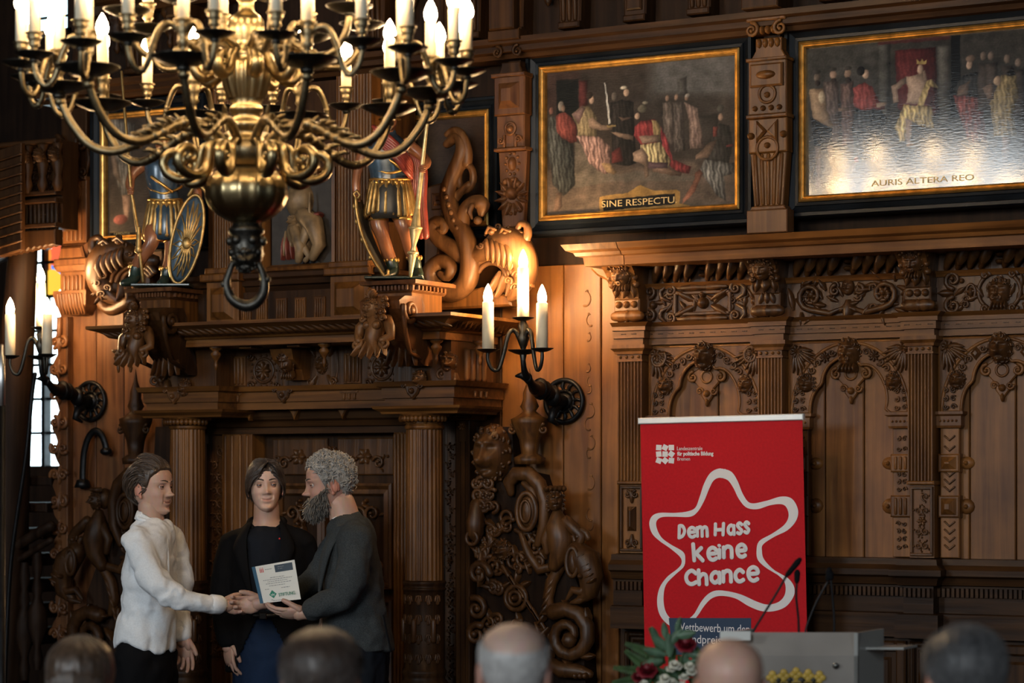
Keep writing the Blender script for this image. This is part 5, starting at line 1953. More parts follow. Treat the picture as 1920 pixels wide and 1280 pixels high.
 for t in range(5):
  a, b = q(960 + 14 * t, 1080 + 20 * t)
  m.tube([(a - .03, -.06, b + .05), (a + .05 * sg, -.06, b - .06)], .011, 7)
 a, b = q(975, 1120)
 m.ring(a, b, .055, .013, -.06, 20).ring(a, b, .03, .01, -.07, 16).boss(a, b, .018, .05, -.05)
 a, b = q(955, 970)
 m.ring(a, b, .03, .01, -.05, 18)
 m.build('strapwork', mat, root, kind='stuff')
 m = MB().at((0, -.09, 0))
 if not mirror:
  a, b = q(905, 1000)
  m.tube([(a, -.07, b + .14), (a, -.09, b + .05), (a, -.09, b), (a - .0, -.08, b - .03)], [.035, .045, .042, .02], 9)
  m.ring(a, b - .02, .03, .01, -.12, 16)
  a, b = q(910, 1075)
  m.scroll(a, b, .06, 1.2, 0, 1, .02, .03, -.05)
  m.leaf(a, b + .1, -pi / 2, .16, .07, .04, -.05, 3)
  a, b = q(905, 1140)
  m.scroll(a, b, .055, 1.3, 2, -1, .018, .03, -.05)
  m.scroll(a, b - .12, .05, 1.3, 1, 1, .018, .03, -.05)
 a, b = q(950, 1030)
 m.mask(a, b, .1, .1, .06, -.05, 'lion', 3)
 m.build('drapery', mat, root, kind='stuff')


relief_panel(False)
relief_panel(True)
# ------------------------------------------------------------------ candle fittings
def flame(mb, x, y, z, r, h):
 return mb.lathe([(.001, 0), (r * .7, .0), (r * .95, h * .18), (r, h * .34), (r * .82, h * .58), (r * .45, h * .82), (.001, h)], (x, y, z), 10)


def pan(mb, x, y, z, r, seg=20):
 """shallow dark dish seen from below"""
 return mb.lathe([(.001, -r * .30), (r * .22, -r * .30), (r * .5, -r * .24), (r * .82, -r * .1), (r, 0), (r * 1.02, r * .03), (r * .97, r * .03), (r * .6, -r * .12), (.001, -r * .16)], (x, y, z), seg)


def stick(mb, x, y, z, h, r):
 """turned candle holder"""
 return mb.lathe([(.001, 0), (r * 1.5, 0), (r * 1.3, h * .08), (r * .6, h * .2), (r * .55, h * .34), (r * 1.0, h * .44), (r * .8, h * .52), (r * .95, h * .66), (r * 1.25, h * .84), (r * 1.0, h * .9), (r * 1.45, h * .96), (r * 1.45, h), (.001, h)], (x, y, z), 12)


def bez(P, n=24):
 """smooth path through control points"""
 P = np.array(P, float)
 t = np.linspace(0, len(P) - 1, n)
 out = []
 for a in t:
  k = min(int(a), len(P) - 2)
  f = a - k
  p0, p1, p2, p3 = P[max(k - 1, 0)], P[k], P[k + 1], P[min(k + 2, len(P) - 1)]
  out.append(.5 * ((2 * p1) + (-p0 + p2) * f + (2 * p0 - 5 * p1 + 4 * p2 - p3) * f * f + (-p0 + 3 * p1 - 3 * p2 + p3) * f ** 3))
 return np.array(out)


# ------------------------------------------------------------------ the great chandelier
DC = 8.2
S = DC / F                              # metres per photograph pixel at the chandelier
cc = pp(462, 178, DC)
chand = thing('chandelier', 'large brass chandelier with scrolled arms and many lit candles hanging from the ceiling', 'chandelier', (cc[0], cc[1], cc[2]))
ORG[chand.name] = (0, 0, 0)             # its parts are laid out about the root itself


def cy(y):                              # height over the pans' level from a photograph row
 return (178 - y) * S


body = MB()
body.lathe([(r * S, cy(y)) for y, r in ((-130, 9), (-40, 9), (-20, 22), (-12, 30), (-4, 22), (4, 14), (22, 15), (30, 26), (40, 33), (60, 34), (78, 30), (92, 28), (100, 36), (106, 37), (112, 32), (118, 44), (132, 46), (160, 42), (182, 34), (196, 27), (202, 31), (209, 32), (214, 28), (222, 26), (230, 34), (240, 35), (246, 29), (254, 27), (262, 36), (268, 40), (276, 30), (300, 26), (314, 30))], seg=40)
body.build('shaft', M['brass'], chand)
b2 = MB()
b2.lathe([(r * S, cy(y)) for y, r in ((120, 47), (134, 49), (160, 45), (186, 36))], seg=72, flute=(16, .10))
b2.build('fluted_cup', M['brass'], chand)
b2 = MB()
b2.lathe([(r * S, cy(y)) for y, r in ((310, 26), (314, 36), (320, 56), (334, 71), (352, 77.5), (370, 77.5), (388, 70), (404, 54), (414, 36), (418, 26), (424, 25))], seg=96, flute=(14, .035))
b2.build('ball', M['brass'], chand)
b2 = MB()
b2.lathe([(r * S, cy(y)) for y, r in ((266, 44), (272, 52), (290, 54), (304, 46), (312, 36))], seg=30)
b2.build('hub', M['brassd'], chand)
b2 = MB()
b2.lathe([(r * S, cy(y)) for y, r in ((416, 24), (424, 27), (430, 34), (436, 34), (442, 28), (462, 31), (486, 30), (498, 24), (504, 6))], seg=20)
for q in range(6):
 a = q * pi / 3 + .5
 b2.ell((30 * S * cos(a), 30 * S * sin(a), cy(452)), (9 * S, 9 * S, 10 * S), 8, 6)
 b2.ell((28 * S * cos(a + .5), 28 * S * sin(a + .5), cy(474)), (8 * S, 8 * S, 9 * S), 8, 6)
b2.at((0, 0, cy(468)), rz=TH)
b2.mask(0, -.03, 46 * S, 60 * S, 22 * S, -14 * S, 'lion', 4)
b2.build('lion_finial', M['bronze'], chand)
b2 = MB().at((0, 0, 0), rz=TH)
R_ = bez([(-28, 492), (-36, 512), (-42, 532), (-34, 556), (-16, 570), (4, 574), (24, 566), (38, 546), (38, 522), (30, 502), (24, 492)], 30)
b2.tube([(x * .88 * S, -.01, cy(y)) for x, y in R_], [(6 + 5 * sin(pi * k / 29) ** 2) * S for k in range(30)], 9)
for x, y in ((-42, 533), (40, 524)):
 b2.ell((x * S, -.01, cy(y)), 7 * S, 8, 6)
b2.build('pull_ring', M['bronze'], chand)
b2 = MB().tube([(0, 0, cy(-120)), (0, 0, 6.2 - cc[2])], .014, 10)
b2.lathe([(.0, 6.2 - cc[2] - .06), (.06, 6.2 - cc[2] - .05), (.09, 6.2 - cc[2])], seg=16)
b2.build('hanging_rod', M['iron'], chand)


def lower_arm():
 """one arm laid out along +x; r and height in photograph pixels"""
 a = MB()
 pth = bez([(38, 282), (60, 262), (92, 244), (130, 240), (165, 252), (205, 274), (250, 288), (290, 276), (322, 240), (340, 205), (346, 186)], 40)
 a.tube([(r * S, 0, cy(y)) for r, y in pth], np.interp(np.linspace(0, 1, 40), [0, .2, .6, 1], [9 * S, 9 * S, 8.5 * S, 7 * S]), 9)
 for r, y, q in ((140, 243, 13), (158, 250, 11), (186, 264, 12), (204, 273, 12), (222, 281, 10), (344, 196, 11)):
  a.ell((r * S, 0, cy(y)), (q * S, q * S, q * .9 * S), 8, 6)
 for q in range(3):
  for s in (-1, 1):
   k = 168 + q * 22
   a.tube([(k * S, 0, cy(248 + q * 11)), ((k + 12) * S, s * 9 * S, cy(242 + q * 12)), ((k + 24) * S, s * 12 * S, cy(240 + q * 14))], [5 * S, 5 * S, 1.5 * S], 6)
 a.tube([(120 * S, 0, cy(236)), (126 * S, 0, cy(222)), (134 * S, 0, cy(214))], [5 * S, 4 * S, 1 * S], 6)
 arm = a.build('arm', M['brassd'], chand)
 sc = MB()
 pth = bez([(60, 268), (82, 280), (88, 312), (100, 332), (124, 338), (148, 326), (154, 304), (140, 288), (122, 290), (116, 304), (126, 312), (134, 306)], 40)
 sc.tube([(r * S, 0, cy(y)) for r, y in pth], np.interp(np.linspace(0, 1, 40), [0, .35, .6, 1], [6 * S, 9 * S, 9 * S, 5 * S]), 9, flat=1.2)
 sc.ell((130 * S, 0, cy(304)), (7 * S, 9 * S, 7 * S), 8, 6)
 sc.build('dolphin_scroll', M['brass'], arm)
 d = MB()
 pan(d, 346 * S, 0, cy(166), 57 * S, 28)
 d.lathe([(.001, cy(192)), (12 * S, cy(190)), (13 * S, cy(184)), (8 * S, cy(180))], (346 * S, 0, 0), 12)
 d.build('drip_pan', M['bronze'], arm)
 h = MB()
 stick(h, 346 * S, 0, cy(172), 72 * S, 12 * S)
 h.build('candle_holder', M['brassd'], arm)
 cd = MB()
 cd.lathe([(.001, cy(102)), (10.5 * S, cy(102)), (10.5 * S, cy(34)), (9 * S, cy(31)), (.001, cy(31))], (346 * S, 0, 0), 14)
 cd.build('candle', M['candle'], arm)
 fl = flame(MB(), 346 * S, 0, cy(33), 12.5 * S, 42 * S)
 fl.build('bulb', M['bulb'], arm)
 for s in (-1, 1):
  b = MB()
  pth = bez([(346, 0, 132), (352, s * 14, 112), (362, s * 32, 112), (372, s * 44, 140), (380, s * 52, 178), (392, s * 62, 196), (404, s * 72, 184), (408, s * 78, 160), (408, s * 78, 148)], 30)
  b.tube([(r * S, t * S, cy(y)) for r, t, y in pth], np.linspace(6 * S, 5 * S, 30), 8)
  for k in (12, 17):
   b.ell((pth[k][0] * S, pth[k][1] * S, cy(pth[k][2])), 7 * S, 7, 5)
  b.build('side_branch', M['brassd'], arm)
  d = MB()
  pan(d, 408 * S, s * 78 * S, cy(138), 36 * S, 22)
  d.ell((408 * S, s * 78 * S, cy(151)), (9 * S, 9 * S, 6 * S), 8, 5)
  d.build('drip_pan', M['bronze'], arm)
  stick(MB(), 408 * S, s * 78 * S, cy(141), 40 * S, 11 * S).build('candle_holder', M['brassd'], arm)
  MB().lathe([(.001, cy(103)), (10.5 * S, cy(103)), (10.5 * S, cy(42)), (9 * S, cy(39)), (.001, cy(39))], (408 * S, s * 78 * S, 0), 14).build('candle', M['candle'], arm)
  flame(MB(), 408 * S, s * 78 * S, cy(41), 12.5 * S, 40 * S).build('bulb', M['bulb'], arm)
 return arm


arm0 = lower_arm()
for k in range(10):
 a = arm0 if k == 0 else copy_tree(arm0, chand)
 a.rotation_euler = (0, 0, TH + radians(-174 + 36 * k))


def upper_arm():
 a = MB()
 pth = bez([(30, 100), (52, 86), (84, 82), (112, 92), (150, 116), (190, 112), (214, 84), (222, 60), (224, 46)], 34)
 a.tube([(r * S, 0, cy(y)) for r, y in pth], np.linspace(8 * S, 6 * S, 34), 8)
 for r, y in ((84, 82), (100, 87), (128, 103), (146, 114)):
  a.ell((r * S, 0, cy(y)), 11 * S, 8, 6)
 arm = a.build('upper_arm', M['brassd'], chand)
 sc = MB()
 pth = bez([(36, 92), (50, 112), (62, 140), (84, 150), (98, 134), (94, 116), (80, 110), (72, 122), (80, 130)], 32)
 sc.tube([(r * S, 0, cy(y)) for r, y in pth], np.interp(np.linspace(0, 1, 32), [0, .4, 1], [6 * S, 11 * S, 5 * S]), 8, flat=1.2)
 sc.build('dolphin_scroll', M['brass'], arm)
 d = MB()
 pan(d, 224 * S, 0, cy(32), 43 * S, 24)
 d.ell((224 * S, 0, cy(46)), (10 * S, 10 * S, 6 * S), 8, 5)
 d.build('drip_pan', M['bronze'], arm)
 stick(MB(), 224 * S, 0, cy(36), 50 * S, 11 * S).build('candle_holder', M['brassd'], arm)
 MB().lathe([(.001, cy(-12)), (10.5 * S, cy(-12)), (10.5 * S, cy(-80)), (.001, cy(-83))], (224 * S, 0, 0), 14).build('candle', M['candle'], arm)
 flame(MB(), 224 * S, 0, cy(-81), 12.5 * S, 40 * S).build('bulb', M['bulb'], arm)
 return arm


up0 = upper_arm()
for k in range(8):
 a = up0 if k == 0 else copy_tree(up0, chand)
 a.rotation_euler = (0, 0, TH + radians(18 + 45 * k))


# ------------------------------------------------------------------ wall sconces: a bronze arm holding three candles
def sconce(px, label, turn=0.0):
 K = dd(1000, .2) / F
 w_ = wp(px, 752, .0)
 root = thing('candle_sconce', label, 'wall light', (w_[0], -.0, w_[2]), 'candle sconces beside the portal')
 ORG[root.name] = (0, 0, 0)
 kx = K * 1.12

 def z(y):
  return (752 - y) * K
 b = MB()
 b.ring(0, 0, .098, .012, -.014, 28).ring(0, 0, .05, .008, -.012, 20)
 for q in range(12):
  a = q * pi / 6
  b.tube([(.045 * cos(a), -.012, .045 * sin(a)), (.07 * cos(a + .12), -.016, .07 * sin(a + .12)), (.098 * cos(a), -.012, .098 * sin(a))], [.007, .009, .006], 6)
 b.boss(0, 0, .045, .03, -.0, 14)
 b.build('back_plate', M['iron'], root)
 b = MB()
 P = bez([(0, 0, 0), (0, -.07, .0), (-.01, -.14, .035), (-.015, -.20, .05), (-.01, -.27, .05), (0, -.33, .075), (0, -.385, .12), (0, -.40, .17), (0, -.40, .22)], 26)
 b.tube(P, np.interp(np.linspace(0, 1, 26), [0, .2, .4, .5, .62, 1], [.03, .028, .04, .03, .018, .009]), 10)
 for k, r in ((5, .05), (8, .046), (10, .052), (13, .032), (17, .026)):
  b.ell(P[k], (r * .9, r * .5, r), 10, 7)
 b.tube([(0, -.33, .08), (-.03, -.36, .11), (-.06, -.36, .105)], [.016, .018, .006], 7)
 b.tube([(0, -.05, -.01), (-.01, -.10, -.05), (-.01, -.12, -.09), (0, -.08, -.11)], [.02, .022, .018, .008], 8)
 arm = b.build('bracket_arm', M['iron'], root)
 head = MB()
 c = (0, -.40, 0)
 pan(head, 0, -.40, z(663), .068, 22)
 head.lathe([(.008, z(690)), (.016, z(672)), (.008, z(664)), (.02, z(652)), (.03, z(640)), (.018, z(630)), (.024, z(618)), (.014, z(610)), (.01, z(604))], c, 14)
 pan(head, 0, -.40, z(603), .05, 18)
 hd = head.build('candle_stem', M['bronze'], arm)
 ct, st_ = cos(turn), sin(turn)

 def rot(x, y):
  return x * ct - y * st_, -.40 + x * st_ + y * ct
 spots = [(0, 0, 601, 512)]
 for s, dx, dy in ((-1, -.125, -.10), (1, .125, -.05)):
  b = MB()
  pts = []
  for f_, yy in ((.12, 640), (.25, 626), (.42, 634), (.55, 668), (.7, 698), (.88, 698), (1, 682), (1, 668)):
   x, y = rot(dx * f_, dy * f_)
   pts.append((x, y, z(yy)))
  b.tube(bez(pts, 24), np.linspace(.011, .008, 24), 8)
  x, y = rot(dx, dy)
  pan(b, x, y, z(662), .052, 20)
  b.build('side_branch', M['bronze'], arm)
  spots.append((x, y, 662, 576 if s < 0 else 580))
 for x, y, y0, y1 in spots:
  if (x, y) == (0, 0):
   y = -.40
  MB().lathe([(.001, z(y0)), (.027, z(y0)), (.026, z(y1)), (.02, z(y1 - 2)), (.001, z(y1 - 2))], (x, y, 0), 14).build('candle', M['candle'], arm)
  flame(MB(), x, y, z(y1), .021, .085).build('bulb', M['bulboff'], arm)
 return root


sconce(1060, 'bronze three-candle wall sconce on the boards right of the portal')
sconce(172, 'bronze three-candle wall sconce on the boards left of the portal', -.25)
# iron crook hanging on the left boards
MB_ = MB()
P = [wp(x + 15, y, .05) for x, y in ((140, 912), (140, 880), (143, 845), (152, 818), (164, 808), (175, 815), (182, 832), (184, 848))]
MB_.tube(bez(P, 26), [.02] * 26, 8, flat=.6)
MB_.ell(wp(199, 846, .05), (.035, .03, .022), 10, 6)
MB_.lathe([(.0, .05), (.03, .04), (.045, 0), (.0, 0)], wp(155, 914, .05), 10)
MB_.tube([wp(155, 900, .05), wp(155, 900, .0)], .012, 6)
MB_.tube([wp(179, 809, .05), wp(179, 809, .0)], .012, 6)
o = MB_.build('iron_hook', M['iron'])
tag(rebase(o, wp(155, 914, .05)), 'bent black iron strap fixed on the boards under the left sconce', 'hook')
# ------------------------------------------------------------------ painted warrior statues and sea-monster scrolls
M['skinw'] = plain('painted_wood_skin', (.26, .10, .045), .3, var=.25, scale=14, coat=.3)
M['bluearm'] = plain('painted_blue_armour', (.035, .065, .10), .3, .2, var=.45, scale=18, coat=.4)
M['greenboot'] = plain('painted_green_boots', (.018, .035, .028), .35, var=.4, scale=16, coat=.3)
M['redcape'] = plain('painted_red_cloth', (.22, .035, .025), .4, var=.4, scale=12, coat=.2)
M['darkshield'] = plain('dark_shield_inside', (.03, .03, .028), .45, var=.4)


def px_frame(px, py, o):
 """local axes lying across the line of sight, in photograph pixels"""
 d = dd(px, o)
 K = d / F
 return pp(px, py, d), K


def statue(px, py, o, label, left):
 base, K = px_frame(px, py, o)
 base[2] = PED[0 if left else 1][2] + .0075
 root = thing('warrior_statue', label, 'statue', base, 'painted warrior statues on the mantel')

 def mk():
  return MB().frame(base, RIGHT * K, AWAY * K, UP * K)
 if left:
  legs = [((-4, 0, 128), (-10, -14, 104), (-14, -22, 78), (-32, -12, 56), (-47, -2, 30), (-48, 0, 18)), ((24, 4, 128), (25, 0, 104), (22, -4, 78), (19, 4, 52), (11, 8, 26), (10, 8, 16))]
  feet = [((-46, 0, 20), (-52, -10, 10), (-66, -26, 5)), ((10, 8, 18), (8, -4, 9), (2, -22, 5))]
  tor = [(10, 0, 140), (10, -2, 158), (8, -4, 178), (6, -4, 202), (6, -2, 226), (7, 0, 240), (7, 0, 250)]
  tr = [27, 29, 27, 32, 36, 30, 13]
  arms = [[(-26, 0, 234), (-48, -6, 214), (-54, -14, 196), (-51, -26, 178)], [(40, 0, 234), (60, -2, 212), (70, -8, 186), (74, -14, 166)]]
  head = (6, -4, 268)
  wl, wr, hx = 158, 96, 10
 else:
  legs = [((-24, 0, 140), (-24, -6, 108), (-16, -10, 80), (-8, 0, 54), (2, 4, 28), (4, 4, 16)), ((16, 0, 140), (20, -12, 112), (27, -16, 86), (34, -4, 60), (44, 4, 32), (46, 4, 18))]
  feet = [((4, 4, 20), (0, -8, 10), (-12, -24, 6)), ((46, 4, 18), (50, -6, 10), (54, -22, 6))]
  tor = [(-4, 0, 165), (-6, -2, 180), (-8, -4, 200), (-10, -4, 226), (-8, -2, 250), (-6, 0, 264), (-4, 0, 276)]
  tr = [33, 35, 33, 37, 40, 33, 13]
  arms = [[(-42, 0, 256), (-58, -4, 226), (-66, -10, 186), (-64, -14, 152)], [(26, 0, 256), (52, -10, 236), (66, -24, 218), (58, -36, 204)]]
  head = (-4, -6, 296)
  wl, wr, hx = 182, 122, -4
 b = mk()
 for L in legs:
  b.tube(bez(L, 16), np.interp(np.linspace(0, 1, 16), [0, .25, .42, .55, .7, 1], [17, 17, 12.5, 13, 12, 8]), 12)
 for A in arms:
  b.tube(bez(A, 14), np.interp(np.linspace(0, 1, 14), [0, .3, .55, .75, 1], [12, 11, 8.5, 9, 6]), 10)
  h = np.array(A[-1])
  b.ell(h, (7, 8, 8), 8, 6)
  for q in range(4):
   b.tube([h + (-4, -4, 5 - q * 3.5), h + (0, -9, 4.5 - q * 3.5), h + (5, -6, 4 - q * 3.5)], 2.2, 5)
 hx_, hy_, hz_ = head
 b.tube([tor[-1], (hx_, hy_ + 3, hz_ - 10)], [10, 9], 10)
 b.ell((hx_, hy_, hz_), (14, 16, 19), 14, 10)
 b.build('body', M['skinw'], root)
 f = mk()
 f.M[:3, 3] += (RIGHT * hx_ + AWAY * (hy_ - 8) + UP * hz_) * K
 f.mask(0, 0, 25, 34, 10, 0, 'plain')
 f.build('face', M['skinw'], root)
 f = mk()
 f.lathe([(15.5, hz_ + 3), (17, hz_ + 8), (16, hz_ + 17), (9, hz_ + 25), (.5, hz_ + 28)], (hx_, hy_, 0), 16)
 f.lathe([(22, hz_ + 4), (16, hz_ + 9), (15, hz_ + 5)], (hx_, hy_, 0), 16)
 f.tube([(hx_, hy_ - 12, hz_ + 26), (hx_, hy_, hz_ + 36), (hx_, hy_ + 14, hz_ + 30), (hx_, hy_ + 24, hz_ + 12)], [4, 8, 8, 3], 8)
 f.build('helmet', M['golddull'], root)
 f = mk()
 f.tube(bez(tor, 20), np.interp(np.linspace(0, 1, 20), np.linspace(0, 1, 7), tr), 18, flat=.75, up=(0, 1, 0))
 f.build('cuirass', M['bluearm'], root)
 f = mk()
 w0 = tr[1]
 a = np.linspace(pi * 1.02, pi * 1.98, 14)
 for dz, am in ((2, 4), (22, 9)):
  f.tube([(hx + (w0 + 2) * cos(t), (w0 + 1) * .78 * sin(t), wl + dz + am * abs(cos(t)) + (8 * sin(t) if dz > 5 else 0)) for t in a], 2.6, 6)
 for t in np.linspace(pi * 1.05, pi * 1.95, 9):
  f.ell((hx + (w0 + 1) * cos(t), (w0 + 1) * .8 * sin(t), wl - 2), (5, 4, 6), 7, 5)
 f.tube([(-12, -26, wl + 46), (10, -30, wl + 30), (26, -22, wl + 18)], [3, 3.5, 3], 6)
 f.build('gilt_trim', M['gold'], root)
 f = mk()
 ns = 22
 for q in range(ns):
  t = 2 * pi * q / ns
  x0, y0 = hx + w0 * cos(t), w0 * .75 * sin(t)
  x1, y1 = hx + (w0 + 11) * cos(t), (w0 + 9) * .78 * sin(t)
  zj = wr + 4 * cos(3 * t)
  f.tube([(x0, y0, wl + 2), ((x0 + x1) / 2 * 1.0, (y0 + y1) / 2, (wl + zj) / 2 + 6), (x1, y1, zj)], [4.2, 5.2, 5.6], 7)
 f.build('skirt_straps', M['golddull'], root)
 f = mk()
 f.lathe([(w0 * .8, wl + 2), (w0 + 2, wl - 14), (w0 + 7, wr + 2), (w0 + 3, wr - 10), (w0 - 2, wr - 8)], (hx, 0, 0), 30, flute=(11, .1))
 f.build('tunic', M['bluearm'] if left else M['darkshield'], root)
 f = mk()
 for L, Ft in zip(legs, feet):
  kx, ky, kz = L[4]
  f.tube(list(Ft), [11, 10, 6], 10)
  f.tube([(L[3][0] * .3 + kx * .7, L[3][1] * .3 + ky * .7, L[3][2] * .3 + kz * .7), L[5]], [12.5, 11], 10)
 f.build('boots', M['greenboot'], root)
 f = mk()
 for L in legs:
  kx, ky, kz = L[4]
  for q in range(5):
   t = pi * 1.1 + q * pi * .2
   f.ell((kx * .75 + L[3][0] * .25 + 13 * cos(t), ky + 11 * sin(t), kz * .75 + L[3][2] * .25 + 3), (3.5, 3.5, 5), 6, 5)
  c_ = L[1]
  f.lathe([(17.5, -3), (19.5, 0), (17.5, 3)], (c_[0], c_[1], wr - 9), 14)
 f.build('boot_cuffs', M['gold'], root)
 f = mk()
 f.box(-50, 60, -34, 30, 0, 5, 1.5)
 f.build('plinth', M['greenboot'], root)
 if left:
  s = mk()
  c0 = (54, -28, 87)
  n = 28
  P = np.zeros((6, n, 3))
  tl = -.22
  for i, rr in enumerate((0, .35, .7, .92, 1.0, 1.0)):
   for j in range(n):
    t = 2 * pi * j / n
    x, z = 27 * rr * cos(t), 84 * rr * sin(t) * (1 if sin(t) > 0 else .95)
    P[i, j] = (c0[0] + x * cos(tl) - z * sin(tl), c0[1] - 10 * (1 - rr ** 2) + (4 if i == 5 else 0), c0[2] + x * sin(tl) + z * cos(tl))
  s.grid(P, False, True)
  sh = s.build('shield', M['bluearm'], root)
  s = mk()

  def sp(x, z, h=0):
   return (c0[0] + x * cos(tl) - z * sin(tl), c0[1] - 11 - h, c0[2] + x * sin(tl) + z * cos(tl))
  s.tube([sp(27 * cos(t), 84 * sin(t), -9) for t in np.linspace(0, 2 * pi, 40)], 3.2, 7, cap=False)
  s.ell(sp(3, -8), (9, 5, 12), 10, 7)
  for q in range(15):
   t = 2 * pi * q / 15
   ex, ez = 23 * cos(t), 72 * sin(t)
   for sd in (-1, 1):
    m_ = (3 + ex * .55 + sd * 3.5 * abs(sin(t)) + 0, -8 + (ez + 8) * .55 + sd * 6 * cos(t))
    s.tube([sp(3 + 7 * cos(t), -8 + 9 * sin(t)), sp(*m_, -2), sp(ex, ez, -7)], [1.6, 1.8, 1.2], 5)
  for sd in (-1, 1):
   s.at
  s.tube([sp(-14, 80, -6), sp(-8, 98, -6), sp(2, 104, -6), sp(14, 96, -6), sp(20, 86, -6)], [3, 4, 5, 4, 3], 7)
  s.build('shield_gilding', M['golddull'], sh)
  s = mk()
  s.tube([(-68, -26, 400), (-50, -28, 178), (-37, -26, 100)], [2.6, 3.2, 3.4], 8)
  s.tube([(-37, -26, 100), (-34, -26, 60), (-28, -24, 8)], [4, 3.4, 3], 8)
  s.lathe([(3, 60), (8, 64), (6, 72), (4, 100), (3, 110)], (-36, -26, 0), 10)
  s.build('spear', M['golddull'], root)
 else:
  s = mk()
  pth = bez([(-66, -20, 150), (-64, -22, 124), (-56, -24, 88), (-40, -24, 48), (-22, -22, 18), (-12, -20, 4)], 24)
  P = np.zeros((24, 6, 3))
  wd = 26 * np.sin(np.linspace(.25, pi - .2, 24)) ** .6
  for i in range(24):
   for j, u in enumerate(np.linspace(-1, 1, 6)):
    P[i, j] = pth[i] + np.array((wd[i] * .62 * (u * .5 + .5) * 1.0, wd[i] * (u + .6), 0))
  s.grid(P).grid(P + np.array((3, 1, 0)))
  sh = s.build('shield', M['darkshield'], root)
  s = mk()
  s.tube(pth + np.array((0, -10, 0)), 3.2, 8)
  for i in range(4):
   s.ell(pth[3 + i * 4] + np.array((-4, -8, 0)), (4, 4, 6), 7, 5)
  s.tube([(-66, -30, 150), (-70, -30, 158), (-64, -30, 164), (-58, -30, 156), (-62, -30, 150)], 3, 6)
  s.tube([(-12, -30, 4), (-6, -30, 8), (-6, -30, 16)], 3, 6)
  s.build('shield_rim', M['golddull'], sh)
  s = mk()
  s.tube([(74, -36, 330), (66, -37, 280), (49, -38, 130)], [3.0, 3.2, 5], 9)
  s.tube([(49, -38, 130), (46, -38, 98), (45.5, -38, 92), (42, -38, 60), (40, -38, 40), (36, -36, 4)], [5, 9, 12, 4, 7, 3], 16, flute=.16)
  s.lathe([(3, 88), (13, 92), (13, 95), (4, 98)], (45.5, -38, 0), 16)
  s.lathe([(3, 42), (11, 46), (11, 49), (4, 52)], (40.5, -37, 0), 16)
  s.build('lance', plain('pale_gilt_lance', (.62, .50, .26), .4, .5, var=.3, scale=30), root)
  s = mk()
  for q in range(6):
   s.tube(bez([(-34 + q * 3, -26 - q, 284 - q * 7), (0 + q * 2, -40, 258 - q * 7), (26, -30, 232 - q * 6), (38, -14, 214 - q * 5)], 12), [4, 5, 5.5, 6, 6, 6, 6, 6, 5, 5, 4, 3], 7)
  for q in range(7):
   s.tube(bez([(24 + q * 3, 12, 262 - q * 3), (36 + q * 4, 16, 210), (34 + q * 4, 18, 150), (38 + q * 4, 20, 84 + 6 * (q % 2))], 12), np.linspace(5, 8, 12), 7)
  s.build('cape', M['redcape'], root)
 return root


statue(300, 540, .64, 'painted warrior statue with a fan-fluted blue shield and thin spear, on the left pedestal', True)
statue(735, 526, .64, 'painted warrior statue with a red sash and pale gilt lance, on the right pedestal', False)


def monster_head(m, sx=1):
 """fish-like monster head in photograph pixels about (960, 500), x mirrored by sx; built on the local plane y=0"""
 def L(pts):
  return [(sx * (x - 960), d, 500 - y) for x, y, d in pts]
 m.tube(bez(L([(896, 478, -20), (920, 474, -24), (942, 462, -28), (966, 454, -30), (986, 472, -28), (996, 505, -24), (988, 538, -18), (964, 560, -12)]), 26), np.interp(np.linspace(0, 1, 26), [0, .2, .45, .6, .8, 1], [13, 18, 28, 27, 20, 8]), 14)
 m.tube(bez(L([(990, 462, -30), (1004, 450, -32), (1004, 430, -32), (992, 424, -32), (986, 436, -32), (994, 442, -34)]), 18), np.linspace(9, 4, 18), 8)
 for q, (x, y) in enumerate(((946, 438), (972, 442))):
  m.boss(sx * (x - 960), 500 - y, 7, 12, -44)
  m.tube(L([(x - 10, y + 2, -50), (x - 2, y - 9, -54), (x + 9, y - 3, -50)]), [3, 4, 3], 6)
 for q in range(5):
  m.tube(bez(L([(938 + q * 9, 452 + q * 2, -52), (942 + q * 10, 470 + q * 4, -54), (938 + q * 10, 490 + q * 5, -48)]), 8), [3, 5, 6, 6, 6, 5, 4, 2], 6)
 rq = random.Random(3)
 for x, y in ((925, 462), (940, 446), (956, 470), (970, 462), (982, 486), (976, 504), (990, 520), (966, 432), (984, 450), (952, 428), (972, 530), (984, 542)):
  m.scroll(sx * (x - 960), 500 - y, rq.uniform(6, 9), 1.2, rq.uniform(0, 6), rq.choice((-1, 1)), 2.6, 4, -48 + abs(y - 480) * .25, 6)
 for q in range(10):
  m.leaf(sx * (1000 - q * .8 - 960), 500 - 470 - q * 8, -pi / 2 + .4 * sx * (1 if q % 2 else -1), 22, 9, 6, -34 + q, lobes=2, curl=1)
 for r_, dd_ in ((27, -18), (35, -22), (43, -26)):
  m.tube([(sx * (930 - 960 + r_ * cos(t)), dd_, 500 - 520 + r_ * sin(t)) for t in np.linspace(2.7, .1, 14)], np.linspace(5, 4, 14), 7)
 for q in range(6):
  a = -pi / 2 + (q - 2) * .22
  x0 = sx * (944 + q * 9 - 960)
  m.leaf(x0, 500 - 508 - q * 1.5, a if sx > 0 else pi - a, 54 - q * 4, 15, 9, -12, curl=1.4)
 return m


base, K = px_frame(960, 500, .20)
EX = np.array((wx(961, .2) - wx(960, .2), 0, 0))
EY, EZ = np.array((0, K, 0)), np.array((0, 0, K))
root = thing('monster_scroll', 'light carved oak sea monster and leafy scroll beside the right statue', 'wood carving', base)
mk = lambda: MB().frame(base, EX, EY, EZ)


def Lp(pts):
 return [(x - 960, d, 500 - y) for x, y, d in pts]


